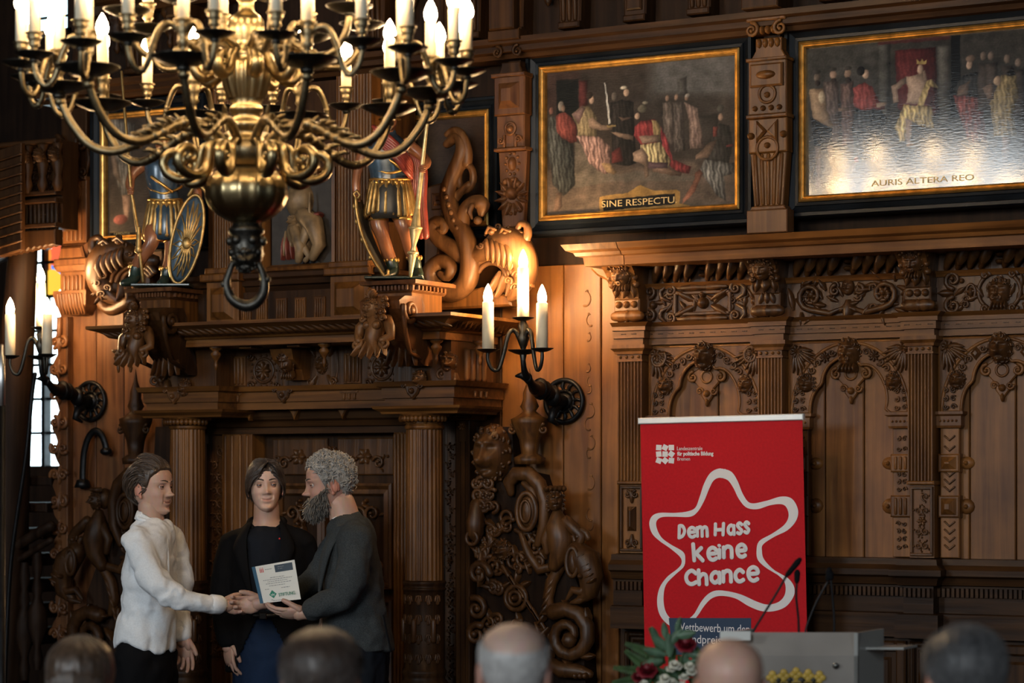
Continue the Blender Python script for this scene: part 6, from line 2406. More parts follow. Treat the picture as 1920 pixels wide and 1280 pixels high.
monster_head(mk()).build('monster_head', M['carvel'], root)
m = mk()
m.tube(bez(Lp([(838, 262, -4), (862, 250, -8), (872, 276, -10), (856, 320, -12), (846, 356, -14), (858, 400, -18), (884, 446, -22), (892, 490, -22), (884, 528, -20), (856, 546, -18), (824, 536, -18), (814, 506, -18), (834, 484, -20), (856, 498, -22), (848, 516, -24), (836, 508, -26)]), 60), np.interp(np.linspace(0, 1, 60), [0, .15, .4, .55, .75, 1], [8, 14, 17, 18, 16, 6]), 12)
for q in range(9):
 a, b = 848 + 4.5 * q + (3 if q > 4 else 0), 350 + 15 * q
 m.ell((a - 960, -34, 500 - b), (5, 5, 6), 7, 5)
m.build('leafy_stem', M['carvel'], root)
m = mk()
m.tube(bez(Lp([(876, 478, -14), (850, 458, -12), (830, 444, -12), (816, 424, -12), (822, 408, -12), (838, 414, -14), (836, 428, -16), (828, 424, -18)]), 30), np.interp(np.linspace(0, 1, 30), [0, .5, 1], [16, 13, 5]), 10)
m.build('side_scroll', M['carvel'], root)
m = mk()
m.tube(bez(Lp([(880, 452, -18), (876, 420, -18), (880, 392, -20), (894, 378, -22), (910, 376, -24), (918, 388, -26), (916, 402, -28)]), 26), np.interp(np.linspace(0, 1, 26), [0, .5, .8, 1], [13, 11, 14, 6]), 10)
m.ell((911 - 960, -30, 500 - 413), (8, 8, 8), 9, 7)
m.tube(Lp([(902, 384, -34), (898, 398, -36), (903, 410, -36)]), [5, 5, 2], 6)
m.build('drooping_tendril', M['carvel'], root)
m = mk()
m.ring(878 - 960, 500 - 328, 14, 7, -10, 20, 24)
m.tube(bez(Lp([(878, 302, -10), (880, 280, -10), (872, 250, -10), (856, 236, -8), (840, 244, -8)]), 16), np.linspace(11, 6, 16), 9)
m.tube(bez(Lp([(886, 342, -12), (868, 356, -12), (856, 372, -12)]), 8), 8, 8)
m.build('ring_scroll', M['carvel'], root)
m = mk()
m.ext([(805 - 960, 500 - 576), (962 - 960, 500 - 574), (960 - 960, 500 - 556), (905 - 960, 500 - 536), (860 - 960, 500 - 545), (815 - 960, 500 - 545)], 30, -8, 4)
m.ext([(790 - 960, 500 - 340), (835 - 960, 500 - 330), (838 - 960, 500 - 380), (826 - 960, 500 - 392), (812 - 960, 500 - 520), (790 - 960, 500 - 545)], 30, 2, 3)
for q in range(3):
 m.box(806 - 960 + q * 6, 846 - 960 - q * 6, -2 - q * 4, 20, 500 - 384 + q * 8, 500 - 352 - q * 3, 2)
m.build('backing_board', M['oak'], root)

base, K = px_frame(236, 520, .20)
EX = np.array((wx(237, .2) - wx(236, .2), 0, 0))
root = thing('monster_scroll', 'carved oak monster head with gaping mouth left of the left statue', 'wood carving', base)
m = MB().frame(base + UP * K * 6, EX, EY, EZ)
monster_head(m, -1)
m.tube(bez([(18, -16, -58), (-14, -14, -74), (-34, -12, -66), (-40, -12, -50), (-30, -12, -46), (-26, -14, -56)], 20), np.linspace(14, 4, 20), 8)
m.build('monster_head', M['carve'], root)
m = MB().frame(base, EX, EY, EZ)
m.ext([(-48, -64), (34, -64), (34, 10), (10, 40), (-40, 20)], 60, 14, 4)
m.build('backing_board', M['oakr'], root)

# carved post and fretted board at the left corner of the wall
p_ = thing('carved_corner_post', 'carved oak corner post with fluted block beside the stair window', 'carved pilaster', (wx(140, .1), 0, 0))
o = .085


def Zc(y):
 return wz(140, y, o)


a, b = wx(112, o), wx(162, o)
xm, wd = (a + b) / 2, b - a
m = MB()
m.box(a, b, -o, -.005, Zc(485), Zc(455), .012).box(a - .02, b + .02, -o - .03, -.005, Zc(498), Zc(485), .006)
m.ext([(a, Zc(485)), (b, Zc(485)), (b - .02, Zc(462)), (a + .02, Zc(462))], -.005, -o - .02, .01)
m.build('base_block', M['oakr'], p_)
m = MB().box(a + .01, b - .01, -o + .01, -.005, Zc(455), Zc(338), .004)
for q in range(4):
 x = a + .03 + (wd - .06) * (q + .5) / 4
 m.tube([(x, -o + .008, Zc(448)), (x, -o + .008, Zc(380))], .011, 7)
m.boss(xm, Zc(360), .035, .03, -o + .01).ring(xm, Zc(360), .04, .008, -o + .01)
m.box(a, b, -o - .01, -.005, Zc(338), Zc(332), .003)
m.build('fluted_block', M['oakr'], p_)
m = MB().box(a + .005, b - .005, -o + .005, -.005, Zc(332), zbm - .02, .004)
m.boss(xm, Zc(318), (.03, .02), .025, -o).ring(xm, Zc(290), .035, .008, -o)
for s in (-1, 1):
 m.scroll(xm + s * wd * .46, Zc(270), .045, 1.4, pi / 2, s, .014, .03, -o)
 m.scroll(xm + s * wd * .46, Zc(325), .03, 1.3, -pi / 2, -s, .01, .02, -o)
 m.tube([(xm + s * wd * .52, -o, Zc(272)), (xm + s * wd * .6, -o, Zc(300)), (xm + s * wd * .5, -o, Zc(325))], [.012, .016, .01], 7)
for q in range(4):
 m.boss(xm + (q - 1.5) * .028, Zc(334) + .02, .01, .016, -o)
m.build('scrolled_block', M['oakd'], p_)
m = MB().sweep([(-.05, Zc(545)), (0, Zc(545)), (0, Zc(510)), (.015, Zc(508)), (.03, Zc(498)), (-.05, Zc(498))], [(a + .01, -.005), (a + .01, -o), (b - .01, -o), (b - .01, -.005)])
for q in range(5):
 x = a + .02 + (wd - .04) * (q + .5) / 5
 m.tube([(x, -o - .002, Zc(543)), (x, -o - .002, Zc(518))], .010, 7)
m.build('reeded_block', M['oakr'], p_)
m = MB().sweep([(-.05, Zc(590)), (-.02, Zc(590)), (.02, Zc(572)), (.03, Zc(552)), (.03, Zc(545)), (-.05, Zc(545))], [(a + .01, -.005), (a + .01, -o), (b - .01, -o), (b - .01, -.005)])
for q in range(9):
 x = a + (wd) * (q + .5) / 9
 m.tube([(x, -o - .03, Zc(552)), (x, -o - .015, Zc(575)), (x, -o + .0, Zc(588))], [.008, .01, .005], 6)
m.build('gadrooned_cup', M['oakr'], p_)
m = MB()
a2, b2 = wx(101, .05), wx(126, .05)
xm = (a2 + b2) / 2 - .01
ed = []
for k, yy in enumerate(np.linspace(592, 1285, 60)):
 ed.append((a2 + .01 + .018 * sin(k * 1.35) + .012 * sin(k * .6), Zc(yy)))
m.ext(ed + [(b2, Zc(1285)), (b2, Zc(592))], -.005, -.05, .004)
bd = m.build('fretted_board', M['oakr'], p_)
m = MB()
m.tube([(xm + .01, -.055, Zc(596)), (xm + .01, -.06, Zc(628))], .016, 8)
for k in range(13):
 yy = 640 + k * 50
 for s in (-1, 1):
  m.scroll(xm + .01 + s * .028, Zc(yy), .03, 1.3, pi / 2 * s + k, s * (1 if k % 2 else -1), .012, .014, -.05)
 m.leaf(xm + .01, Zc(yy - 18), -pi / 2, .1, .04, .02, -.05, 2)
m.build('fret_carving', M['oakr'], bd, kind='stuff')
# ------------------------------------------------------------------ people
def evaluated(mb, voxel, smooth=6, disp=None, seed=0):
 """fuse the overlapping closed shells of a builder into one continuous skin"""
 me = mesh_from('tmp', np.vstack(mb.V), mb.Q)
 t = bpy.data.objects.new('tmp', me)
 C.collection.objects.link(t)
 r = t.modifiers.new('r', 'REMESH')
 r.mode = 'VOXEL'
 r.voxel_size = voxel
 r.use_smooth_shade = True
 s = t.modifiers.new('s', 'SMOOTH')
 s.iterations = smooth
 s.factor = .5
 if disp:
  for k, (st, sc) in enumerate(disp):
   tx = bpy.data.textures.new('folds', 'MARBLE' if k == 0 else 'CLOUDS')
   tx.noise_scale = sc * (1.3 if k == 0 else 1)
   tx.noise_depth = 2
   if k == 0:
    tx.turbulence = 9
   d = t.modifiers.new('d', 'DISPLACE')
   d.texture = tx
   d.texture_coords = 'LOCAL'
   d.strength = st
   d.mid_level = .5
 dg = bpy.context.evaluated_depsgraph_get()
 ev = t.evaluated_get(dg)
 m = bpy.data.meshes.new_from_object(ev)
 n = len(m.vertices)
 V = np.zeros(n * 3, np.float32)
 m.vertices.foreach_get('co', V)
 q = np.zeros(len(m.loops), np.int32)
 m.loops.foreach_get('vertex_index', q)
 tot = np.zeros(len(m.polygons), np.int32)
 m.polygons.foreach_get('loop_total', tot)
 out = MB()
 if (tot == 4).all():
  out.add(V.reshape(-1, 3), q.reshape(-1, 4))
 else:
  st = np.r_[0, np.cumsum(tot)[:-1]]
  out.add(V.reshape(-1, 3), [tuple(q[a:a + k]) for a, k in zip(st, tot)])
 bpy.data.objects.remove(t)
 bpy.data.meshes.remove(m)
 return out


def rotz(a):
 return np.array(((cos(a), -sin(a), 0), (sin(a), cos(a), 0), (0, 0, 1)))


HZ = np.array([-.004, .0, .012, .03, .05, .08, .11, .135, .155, .175, .192, .207, .217, .223, .226])
HW = np.array([.004, .022, .038, .05, .058, .066, .071, .074, .075, .073, .067, .054, .038, .021, .002])
HF = np.array([.060, .074, .084, .083, .084, .087, .088, .093, .0935, .09, .080, .063, .044, .024, .002])
HB = np.array([-.03, -.012, .008, .03, .052, .08, .095, .1, .101, .097, .088, .072, .052, .028, .002])


def head_grid(nu=92, nv=66, smile=1.0, age=0.0):
 z = np.r_[np.linspace(-.004, .15, 46), np.linspace(.155, .226, nv - 46)]
 w, f, b = (np.interp(z, HZ, q) for q in (HW, HF, HB))
 # more columns in the face
 a = np.linspace(-1, 1, nu, endpoint=False)
 a = pi * (a * .66 + .34 * a ** 3)
 A, Z = np.meshgrid(a, z)
 Wd, Fd, Bd = w[:, None], f[:, None], b[:, None]
 sx = np.sin(A)
 cx_ = np.cos(A)
 X = Wd * np.sign(sx) * np.abs(sx) ** .86
 Y = np.where(cx_ > 0, -Fd * np.abs(cx_) ** .9, Bd * np.abs(cx_) ** .95)
 mid = np.minimum(0, Bd) * 0
 Y = Y + mid
 front = np.clip(cx_ * 2.2, 0, 1)

 def g(x, zz, sx_, sz, amp):
  return amp * np.exp(-((X - x) / sx_) ** 2 - ((Z - zz) / sz) ** 2)
 D = 0 * X
 for s in (-1, 1):
  D += g(s * .032, .117, .017, .011, -.012) + g(s * .034, .137, .022, .006, .0045) + g(s * .045, .083, .02, .016, .005)
  D += g(s * .0125, .081, .0065, .006, .010) + g(s * .055, .06, .02, .03, .003)
  D += g(s * .034, .055, .008, .012, .004 * smile) + g(s * .027, .064, .005, .016, -.003 * smile)
 rz = np.clip((.135 - Z) / .053, 0, 1)
 ridge = np.where((Z > .074) & (Z < .14), (.004 + .019 * rz ** 1.2), 0) * np.exp(-(X / (.0085 + .005 * rz)) ** 2)
 D += ridge + g(0, .083, .010, .008, .009) + g(0, .072, .012, .004, -.004)
 zm = .049 + 7 * smile * X * X
 D += .006 * np.exp(-((Z - zm - .0065) / .0045) ** 2 - (X / .021) ** 2) + .0075 * np.exp(-((Z - zm + .0075) / .0055) ** 2 - (X / .019) ** 2)
 D += -.0055 * np.exp(-((Z - zm) / .0023) ** 2 - (X / .025) ** 4)
 D += g(0, .030, .018, .006, -.005) + g(0, .012, .017, .011, .009)
 Y = Y - D * front
 P = np.stack([X, Y, Z], -1)
 lips = np.exp(-((Z - zm + .0005) / .0085) ** 2 - (X / .022) ** 4) * front
 red = (g(.045, .08, .022, .02, 1) + g(-.045, .08, .022, .02, 1) + g(0, .083, .014, .012, .9)) * front
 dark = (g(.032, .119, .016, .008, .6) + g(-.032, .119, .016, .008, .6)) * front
 return P, lips, red, dark


def head_on(body, hair, at, yaw, pitch=0.0, roll=0.0, sc=1.0, cols=None, tone=((.46, .27, .19), (.40, .13, .10)), smile=1.0, eyes=True, ears=True):
 """adds head shells to the body builder (unrotated head: face toward -y, chin at z=0); returns the transform"""
 P, lips, red, dark = head_grid(smile=smile)
 cp, sp_ = cos(pitch), sin(pitch)
 Rx = np.array(((1, 0, 0), (0, cp, -sp_), (0, sp_, cp)))
 cr, sr = cos(roll), sin(roll)
 Ry = np.array(((cr, 0, sr), (0, 1, 0), (-sr, 0, cr)))
 R = rotz(yaw) @ Ry @ Rx
 at = np.array(at, float)

 def T(q):
  return (np.array(q, float) @ R.T) * sc + at
 n0 = body.n
 body.grid(T(P), False, True)
 base = np.array(tone[0])
 cl = base * (1 + 0 * lips[..., None])
 cl = cl * (1 - lips[..., None] * .75) + np.array(tone[1]) * lips[..., None] * .75
 cl = cl * (1 - red[..., None] * .22) + np.array((.50, .19, .14)) * red[..., None] * .22
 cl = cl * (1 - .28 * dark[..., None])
 cols.append((n0, cl.reshape(-1, 3)))
 if ears:
  for s in (-1, 1):
   n1 = body.n
   t = np.linspace(-.6, 4.4, 18)
   pts = np.c_[s * (.0745 + .005 * np.sin(t * .5)), .016 + .016 * np.cos(t), .103 + .029 * np.sin(t)]
   body.tube(T(pts), np.linspace(.0048, .0035, 18) * sc, 7)
   body.ell(T([(s * .077, .016, .105)])[0], np.array((.006, .016, .026)) * sc, 10, 8, R=R)
   body.ell(T([(s * .078, .005, .077)])[0], np.array((.006, .008, .010)) * sc, 8, 6, R=R)
   cols.append((n1, np.tile(np.array(tone[0]) * (1.1, .82, .75), (body.n - n1, 1))))
 return T, R


def eyes_for(root, T, R, sc, iris, browcol, brow_h=.1395, look=0.0, yo=.0718):
 for s in (-1, 1):
  e = MB()
  c = np.array((s * .0315, -yo, .1175))
  th = np.linspace(0, pi, 9)
  a = np.linspace(0, 2 * pi, 14, endpoint=False)
  g = np.zeros((9, 14, 3))
  g[:, :, 0] = np.sin(th)[:, None] * np.cos(a)
  g[:, :, 2] = np.sin(th)[:, None] * np.sin(a)
  g[:, :, 1] = -np.cos(th)[:, None]
  g = g * .0118
  gl = g.copy()
  gl[..., 0] = g[..., 0] * cos(look) - g[..., 1] * sin(look)
  gl[..., 1] = g[..., 0] * sin(look) + g[..., 1] * cos(look)
  P = T(gl + c)
  e.grid(P[:2], False, True, mi=2)
  e.grid(P[1:4], False, True, mi=1)
  e.grid(P[3:], False, True, mi=0)
  o = e.build('eye', [M['eyewhite'], iris, M['pupil']], root)
  t = np.linspace(-1, 1, 11)
  for up_, e0, e1 in ((1, .20, 1.25), (-1, .26, 1.15)):
   l = MB()
   G = []
   for e_ in np.linspace(e0, e1, 5):
    az = t * 1.25
    cl_ = np.abs(t) ** 2 * (e0 - .05) * (e_ < e0 + .01)
    el = e_ - cl_
    G.append(np.c_[c[0] + .0129 * np.sin(az) * np.cos(el), c[1] - .0129 * np.cos(az) * np.cos(el), c[2] + up_ * .0129 * np.sin(el + 0 * az)])
   l.grid(np.array([T(q) for q in G]))
   ld = l.build('eyelid', M['lidl'], root)
   if up_ > 0:
    MB().tube(T(G[0] + np.array((0, -.0006, 0))), .0010 * sc, 5).build('lashes', M['lid'], ld)
  b = MB()
  t = np.linspace(0, 1, 8)
  br = np.c_[s * (.013 + .036 * t), -.0955 + .020 * t ** 1.7, brow_h + .006 * np.sin(t * 2.4) - .002 * t]
  b.tube(T(br), np.array([.0028, .0036, .0038, .0036, .0032, .0027, .002, .001]) * sc, 6, flat=.7)
  b.build('eyebrow', browcol, root)


def scalp(T, sc, thick, line, top=1.0, seed=0, wave=.004, nu=90, nv=30):
 """hair cap over the head: line(a) gives the hairline height for the angle a from the face"""
 r = np.random.RandomState(seed)
 a = np.linspace(-pi, pi, nu, endpoint=False)
 zl = np.array([line(abs(q)) for q in a])
 t = np.linspace(0, 1, nv)
 Z = zl[None, :] + (.2258 - zl[None, :]) * (1 - (1 - t[:, None]) ** 1.6)
 w, f, b = (np.interp(Z, HZ, q) for q in (HW, HF, HB))
 A = np.tile(a, (nv, 1))
 sx, cx_ = np.sin(A), np.cos(A)
 X = w * np.sign(sx) * np.abs(sx) ** .86
 Y = np.where(cx_ > 0, -f * np.abs(cx_) ** .9, b * np.abs(cx_) ** .95)
 P = np.stack([X, Y, Z], -1)
 c = np.array((0, .005, .12))
 n = P - c
 n /= np.linalg.norm(n, axis=-1, keepdims=True)
 ph = r.rand(8) * 6
 wv = np.sin(A * 17 + ph[0] + 9 * t[:, None]) + np.sin(A * 29 + ph[1] - 7 * t[:, None]) * .7 + np.sin(A * 11 + ph[2] + 14 * t[:, None]) * .6
 th = np.array([[thick(abs(q), tt) for q in a] for tt in t])
 edge = np.clip(t * 9, 0, 1)[:, None]
 P = P + n * ((th + wave * wv * .5) * edge - .004 * (1 - edge))[..., None]
 return P, n


def tufts(mb, T, sc, P, n, cnt, L, rad, flow, seed=0, lift=.006, tmin=0.0, rough=.13, lim=(1, 1)):
 """locks of hair lying over the cap; flow(x,y,z) gives their direction in head axes"""
 r = np.random.RandomState(seed)
 nv, nu = P.shape[:2]
 for k in range(cnt):
  i, j = int(nv * (tmin + (1 - tmin) * r.rand() * .97)), r.randint(nu)
  p, nn = P[i, j], n[i, j]
  d = np.array(flow(*p), float) + r.randn(3) * rough
  d -= nn * (d @ nn)
  d /= max(np.linalg.norm(d), 1e-6)
  l = L * r.uniform(.6, 1.3)
  pts = []
  q = p - nn * .004
  for m in range(5):
   pts.append(q.copy())
   c = q - np.array((0, .005, .12))
   nn2 = c / np.linalg.norm(c)
   d = d - nn2 * (d @ nn2) * .8
   d /= np.linalg.norm(d)
   q = q + d * l / 4 + nn2 * (lift * (.5 if m < 2 else -.35))
   q[1] = min(q[1], lim[1])
   if lim[0] < 1:
    e = (q - (0, .004, .12)) / (lim[0], lim[1], .134)
    if q[2] < .12:
     e[2] = 0
    ne = np.linalg.norm(e)
    if ne > 1:
     q = q * (1, 1, 1) - (q - (0, .004, .12)) * (1 - 1 / ne) * (1, 1, float(q[2] > .12))
  mb.tube(T(np.array(pts)), np.array([.6, 1, .95, .7, .2]) * rad * sc, 5, cap=False)
 return mb


def hand(mb, wrist, f, nrm, thumb_side, curl=(.3, .4, .3), sc=1.0, spread=.06, thumb=(.55, .25), thumb_curl=.3):
 """hand from the wrist: f along the hand, nrm out of the palm, thumb on the side thumb_side"""
 f = np.array(f, float)
 f /= np.linalg.norm(f)
 nrm = np.array(nrm, float)
 nrm -= f * (f @ nrm)
 nrm /= np.linalg.norm(nrm)
 l = np.cross(f, nrm)
 if l @ np.array(thumb_side, float) < 0:
  l = -l
 w = np.array(wrist, float)
 R = np.stack([l, f, nrm], 1)
 mb.tube([w - f * .03 * sc, w, w + f * .025 * sc], [.027 * sc, .026 * sc, .03 * sc], 10, flat=1.0)
 mb.ell(w + f * .050 * sc, np.array((.041, .052, .017)) * sc, 12, 8, R=R)
 mb.ell(w + f * .030 * sc + l * .022 * sc + nrm * .008 * sc, np.array((.018, .034, .017)) * sc, 10, 7, R=R)
 for k, (off, ln, rd) in enumerate(((.030, .074, .0088), (.0105, .083, .0092), (-.0095, .077, .0088), (-.0285, .060, .0078))):
  p = w + (f * (.088 - .006 * abs(k - 1)) + l * off) * sc
  ang = 0.0
  pts = [p - f * .03 * sc, p]
  d0 = f + l * spread * (1.5 - k) * .8
  d0 /= np.linalg.norm(d0)
  for s_, (fr, cu) in enumerate(zip((.45, .32, .23), curl)):
   ang += cu + .07 * k
   d = d0 * cos(ang) + nrm * sin(ang)
   pts.append(pts[-1] + d * ln * fr * .5 * sc)
   pts.append(pts[-1] + d * ln * fr * .5 * sc)
  mb.tube(pts, np.array([.9, 1, 1.02, .96, 1.0, .9, .88, .78]) * rd * sc, 8)
 p = w + (f * .024 + l * .03 + nrm * .006) * sc
 d = f * cos(thumb[0]) + l * sin(thumb[0]) + nrm * thumb[1]
 d /= np.linalg.norm(d)
 d2 = d * cos(thumb_curl) + (f * .6 - l * .4 + nrm * .2) * sin(thumb_curl)
 pts = [p - d * .012 * sc, p + d * .018 * sc, p + d * .036 * sc, p + d * .036 * sc + d2 * .016 * sc, p + d * .036 * sc + d2 * .030 * sc]
 mb.tube(pts, np.array([.014, .0125, .0105, .0105, .008]) * sc, 8)
 return mb


def skin_obj(mb, cols, name, label, base):
 o = mb.build(name, M['skin'])
 n = len(o.data.vertices)
 c = np.tile(np.array(SKINC), (n, 1)).astype(float)
 for n0, cl in cols:
  c[n0:n0 + len(cl)] = cl
 at = o.data.color_attributes.new('tone', 'FLOAT_COLOR', 'POINT')
 at.data.foreach_set('color', np.c_[c, np.ones(n)].astype(np.float32).ravel())
 return o


SKINC = (.56, .34, .255)
m_, n_, b_ = nt('skin')
a_ = n_.nodes.new('ShaderNodeAttribute')
a_.attribute_name = 'tone'
nz_ = n_.nodes.new('ShaderNodeTexNoise')
nz_.inputs['Scale'].default_value = 45
mx_ = n_.nodes.new('ShaderNodeMix')
mx_.data_type = 'RGBA'
mx_.blend_type = 'MULTIPLY'
mx_.inputs[0].default_value = .25
n_.links.new(a_.outputs['Color'], mx_.inputs[6])
n_.links.new(nz_.outputs['Color'], mx_.inputs[7])
n_.links.new(mx_.outputs[2], b_.inputs['Base Color'])
b_.inputs['Roughness'].default_value = .48
b_.inputs['Subsurface Weight'].default_value = .12
b_.inputs['Subsurface Radius'].default_value = (.012, .005, .003)
M['skin'] = m_
M['eyewhite'] = plain('eye_white', (.42, .38, .36), .25)
M['pupil'] = plain('pupil', (.008, .008, .008), .15)
M['iris'] = plain('grey_iris', (.10, .12, .13), .2)
M['irisb'] = plain('brown_iris', (.06, .035, .02), .2)
M['lid'] = plain('lash_line', (.09, .045, .03), .5)
M['lidl'] = plain('lower_lid', (.36, .19, .14), .5)


def hairmat(name, col, var=.4):
 return plain(name, col, .42, var=var, scale=60, sheen=.1)


M['hairbrown'] = hairmat('brown_hair', (.048, .027, .015))
M['hairdark'] = hairmat('dark_brown_hair', (.030, .017, .011))
M['hairgrey'] = hairmat('grey_hair', (.27, .25, .225), .35)
M['beard'] = hairmat('grizzled_beard', (.10, .085, .07), .6)


def cloth(name, col, rough=.85, weave=300, var=.15):
 m = plain(name, col, rough, var=var, scale=weave, bump=.12, spec=.12)
 return m


M['shirt'] = cloth('white_linen', (.80, .82, .84), .8, 140, .06)
M['blackcloth'] = cloth('black_cloth', (.005, .005, .006))
M['blazer'] = cloth('black_blazer', (.0055, .0055, .0065))
M['tee'] = cloth('dark_navy_cotton', (.010, .012, .017))
M['jean'] = cloth('dark_blue_denim', (.012, .024, .055))
M['greyjacket'] = cloth('dark_grey_tweed', (.042, .047, .049), .9, 260, .4)
M['darktrouser'] = cloth('dark_trousers', (.012, .016, .022))
M['shoe'] = plain('black_leather', (.012, .011, .01), .3)
M['whitetee'] = cloth('white_cotton', (.75, .77, .8))
M['button'] = plain('shirt_button', (.6, .6, .6), .3)


class Pose:
 def __init__(self, px0, d):
  self.s = F / d
  self.px0, self.d = px0, d
  b = pp(px0, HY, d)
  self.base = np.array((b[0], b[1], 0))

 def J(self, x, y, dep=0.0):
  return np.array(((x - self.px0) / self.s, dep, CZ + (HY - y) / self.s))

 def mb(self):
  return MB().frame(self.base, RIGHT, AWAY, UP)

 def torso(self, mb, rings, shrink=1.0, seg=36, p=.9):
  """rings: (left px, right px, y px, half depth, depth offset)"""
  P = []
  rr = np.array(rings, float)
  n = 46
  t = np.linspace(0, 1, n)
  tt = np.linspace(0, 1, len(rr))
  r2 = np.stack([np.interp(t, tt, rr[:, k]) for k in range(rr.shape[1])], 1)
  for _ in range(2):
   r2[1:-1] = (r2[:-2] + 2 * r2[1:-1] + r2[2:]) / 4
  a = np.linspace(0, 2 * pi, seg, endpoint=False)
  G = np.zeros((n + 2, seg, 3))
  for k in range(n):
   l, r, y, hd, off = r2[k]
   c = self.J((l + r) / 2, y, off)
   hw = (r - l) / 2 / self.s
   ca, sa = np.cos(a), np.sin(a)
   G[k + 1, :, 0] = c[0] + shrink * hw * np.sign(ca) * np.abs(ca) ** p
   G[k + 1, :, 1] = c[1] + shrink * hd * np.sign(sa) * np.abs(sa) ** p
   G[k + 1, :, 2] = c[2]
  G[0] = G[1].mean(0)
  G[-1] = G[-2].mean(0)
  mb.grid(G, False, True)
  return mb


def tube_j(mb, pts, rads, n=20, seg=14, flat=1.0):
 pts = np.array(pts, float)
 mb.tube(bez(pts, n), np.interp(np.linspace(0, 1, n), np.linspace(0, 1, len(rads)), rads), seg, flat=flat)
 return mb


def shoe(mb, at, yaw):
 R = rotz(yaw)
 at = np.array(at, float)
 pts = np.array(((0, .06, .05), (0, .0, .055), (0, -.09, .042), (0, -.16, .03))) @ R.T + at
 mb.tube(pts, [.04, .05, .045, .032], 12, flat=.9)
 mb.tube(np.array(((0, .06, .02), (0, 0, .02), (0, -.1, .02), (0, -.17, .02))) @ R.T + at, [.034, .04, .042, .03], 10, flat=.45, up=(0, 0, 1))
 return mb


def put(mb, P, name, mat, parent, **k):
 """link a builder made in the pose's own axes under the person"""
 o = MB().frame(P.base, RIGHT, AWAY, UP)
 o.V, o.Q, o.n = [v @ o.M[:3, :3].T + o.M[:3, 3] for v in mb.V], mb.Q, mb.n
 return o.build(name, mat, parent, **k)


def person_root(mb, P, cols, label):
 o = MB()
 fr = MB().frame(P.base, RIGHT, AWAY, UP)
 o.V, o.Q, o.n = [v @ fr.M[:3, :3].T + fr.M[:3, 3] for v in mb.V], mb.Q, mb.n
 ob = skin_obj(o, cols, 'person', label, P.base)
 rebase(ob, P.base)
 tag(ob, label, 'person')
 return ob


def lapel(P, pts, th=.008):
 return MB()


# =============================== the young man in the white shirt, on the left
P = Pose(280, 10.55)
J = P.J
rings = [(262, 312, 972, .055, 0), (250, 322, 984, .12, 0), (241, 327, 1000, .185, 0), (235, 328, 1030, .20, 0), (231, 329, 1070, .19, 0), (229, 329, 1110, .175, 0), (226, 328, 1150, .165, 0), (220, 327, 1170, .17, 0), (216, 326, 1197, .165, 0)]
legsA = [[J(260, 1225, -.08), J(258, 1400, -.09), J(256, 1590, -.10)], [J(288, 1225, .08), J(290, 1400, .09), J(292, 1590, .10)]]
armR = [J(270, 1014, -.155), J(292, 1062, -.215), J(324, 1106, -.235), J(368, 1122, -.20), J(410, 1130, -.13), J(424, 1132, -.10)]
armL = [J(300, 1012, .175), J(318, 1060, .215), J(326, 1110, .215), J(330, 1160, .19), J(333, 1196, .17)]
core = MB()
P.torso(core, rings[1:], .80)
for L in legsA:
 tube_j(core, L, [.085, .06, .045])
tube_j(core, armR, [.05, .045, .038, .035, .029, .027])
tube_j(core, armL, [.05, .045, .038, .032, .027])
tube_j(core, [J(286, 1000), J(285, 975, -.005), J(282, 945, -.01)], [.07, .056, .055])
body = evaluated(core, .009, 4)
cols = []
hat = J(285, 964.5, 0)
T, R = head_on(body, None, hat, radians(64), -.04, .02, 1.0, cols, tone=((.60, .365, .27), (.42, .14, .11)), smile=1.5)
hand(body, J(424, 1132, -.10), (1, .35, -.03), (-.35, 1, -.15), (0, 0, 1), curl=(.35, .75, .5), thumb=(.5, .35), thumb_curl=.5)
hand(body, J(333, 1200, .17), (.15, -.05, -1), (-.2, -1, 0), (1, 0, 0), curl=(.25, .35, .3))
pa = person_root(body, P, cols, 'young man in an untucked white shirt and black trousers shaking hands, facing right')
mk = MB()
Tw = lambda q: T(q)
eb = MB()
holder = pa


def eyes_put(root, P, T, R, sc, iris, brow, **k):
 fr = MB().frame(P.base, RIGHT, AWAY, UP).M
 T2 = lambda q: T(q) @ fr[:3, :3].T + fr[:3, 3]
 eyes_for(root, T2, R, sc, iris, brow, **k)


eyes_put(pa, P, T, R, 1.0, M['irisb'], M['hairdark'], look=-.25)


def lineA(a):
 return float(np.interp(a, [0, .5, .9, 1.15, 1.35, 1.6, 2.0, 2.5, pi], [.189, .186, .168, .150, .100, .128, .095, .072, .066]))


Pc, nn = scalp(T, 1.0, lambda a, t: .007 + .024 * max(0, cos(a)) * t + .009 * t, lineA, seed=2)
h = MB()
h.grid(T(Pc), False, True)
tufts(h, T, 1.0, Pc, nn, 900, .062, .0030, lambda x, y, z: (-.25, 1.0, .35 if y < 0 else -.9), 3, .006, lim=(1, .122))
tufts(h, T, 1.0, Pc[:9], nn[:9], 200, .05, .003, lambda x, y, z: (-.1, .6, .9 if y < -.03 else -.8), 4, .008)
put(h, P, 'hair', M['hairbrown'], pa)
# shirt
sh = MB()
P.torso(sh, rings, 1.0)
tube_j(sh, armR[:5], [.068, .066, .058, .050, .043], seg=16)
tube_j(sh, armL, [.075, .066, .056, .048, .042], seg=16)
sh.ell(J(268, 1010, -.15), (.07, .07, .065), 14, 10)
sh.ell(J(296, 1010, .15), (.07, .07, .065), 14, 10)
shirt = evaluated(sh, .008, 8, [(.016, .10), (.007, .045)])
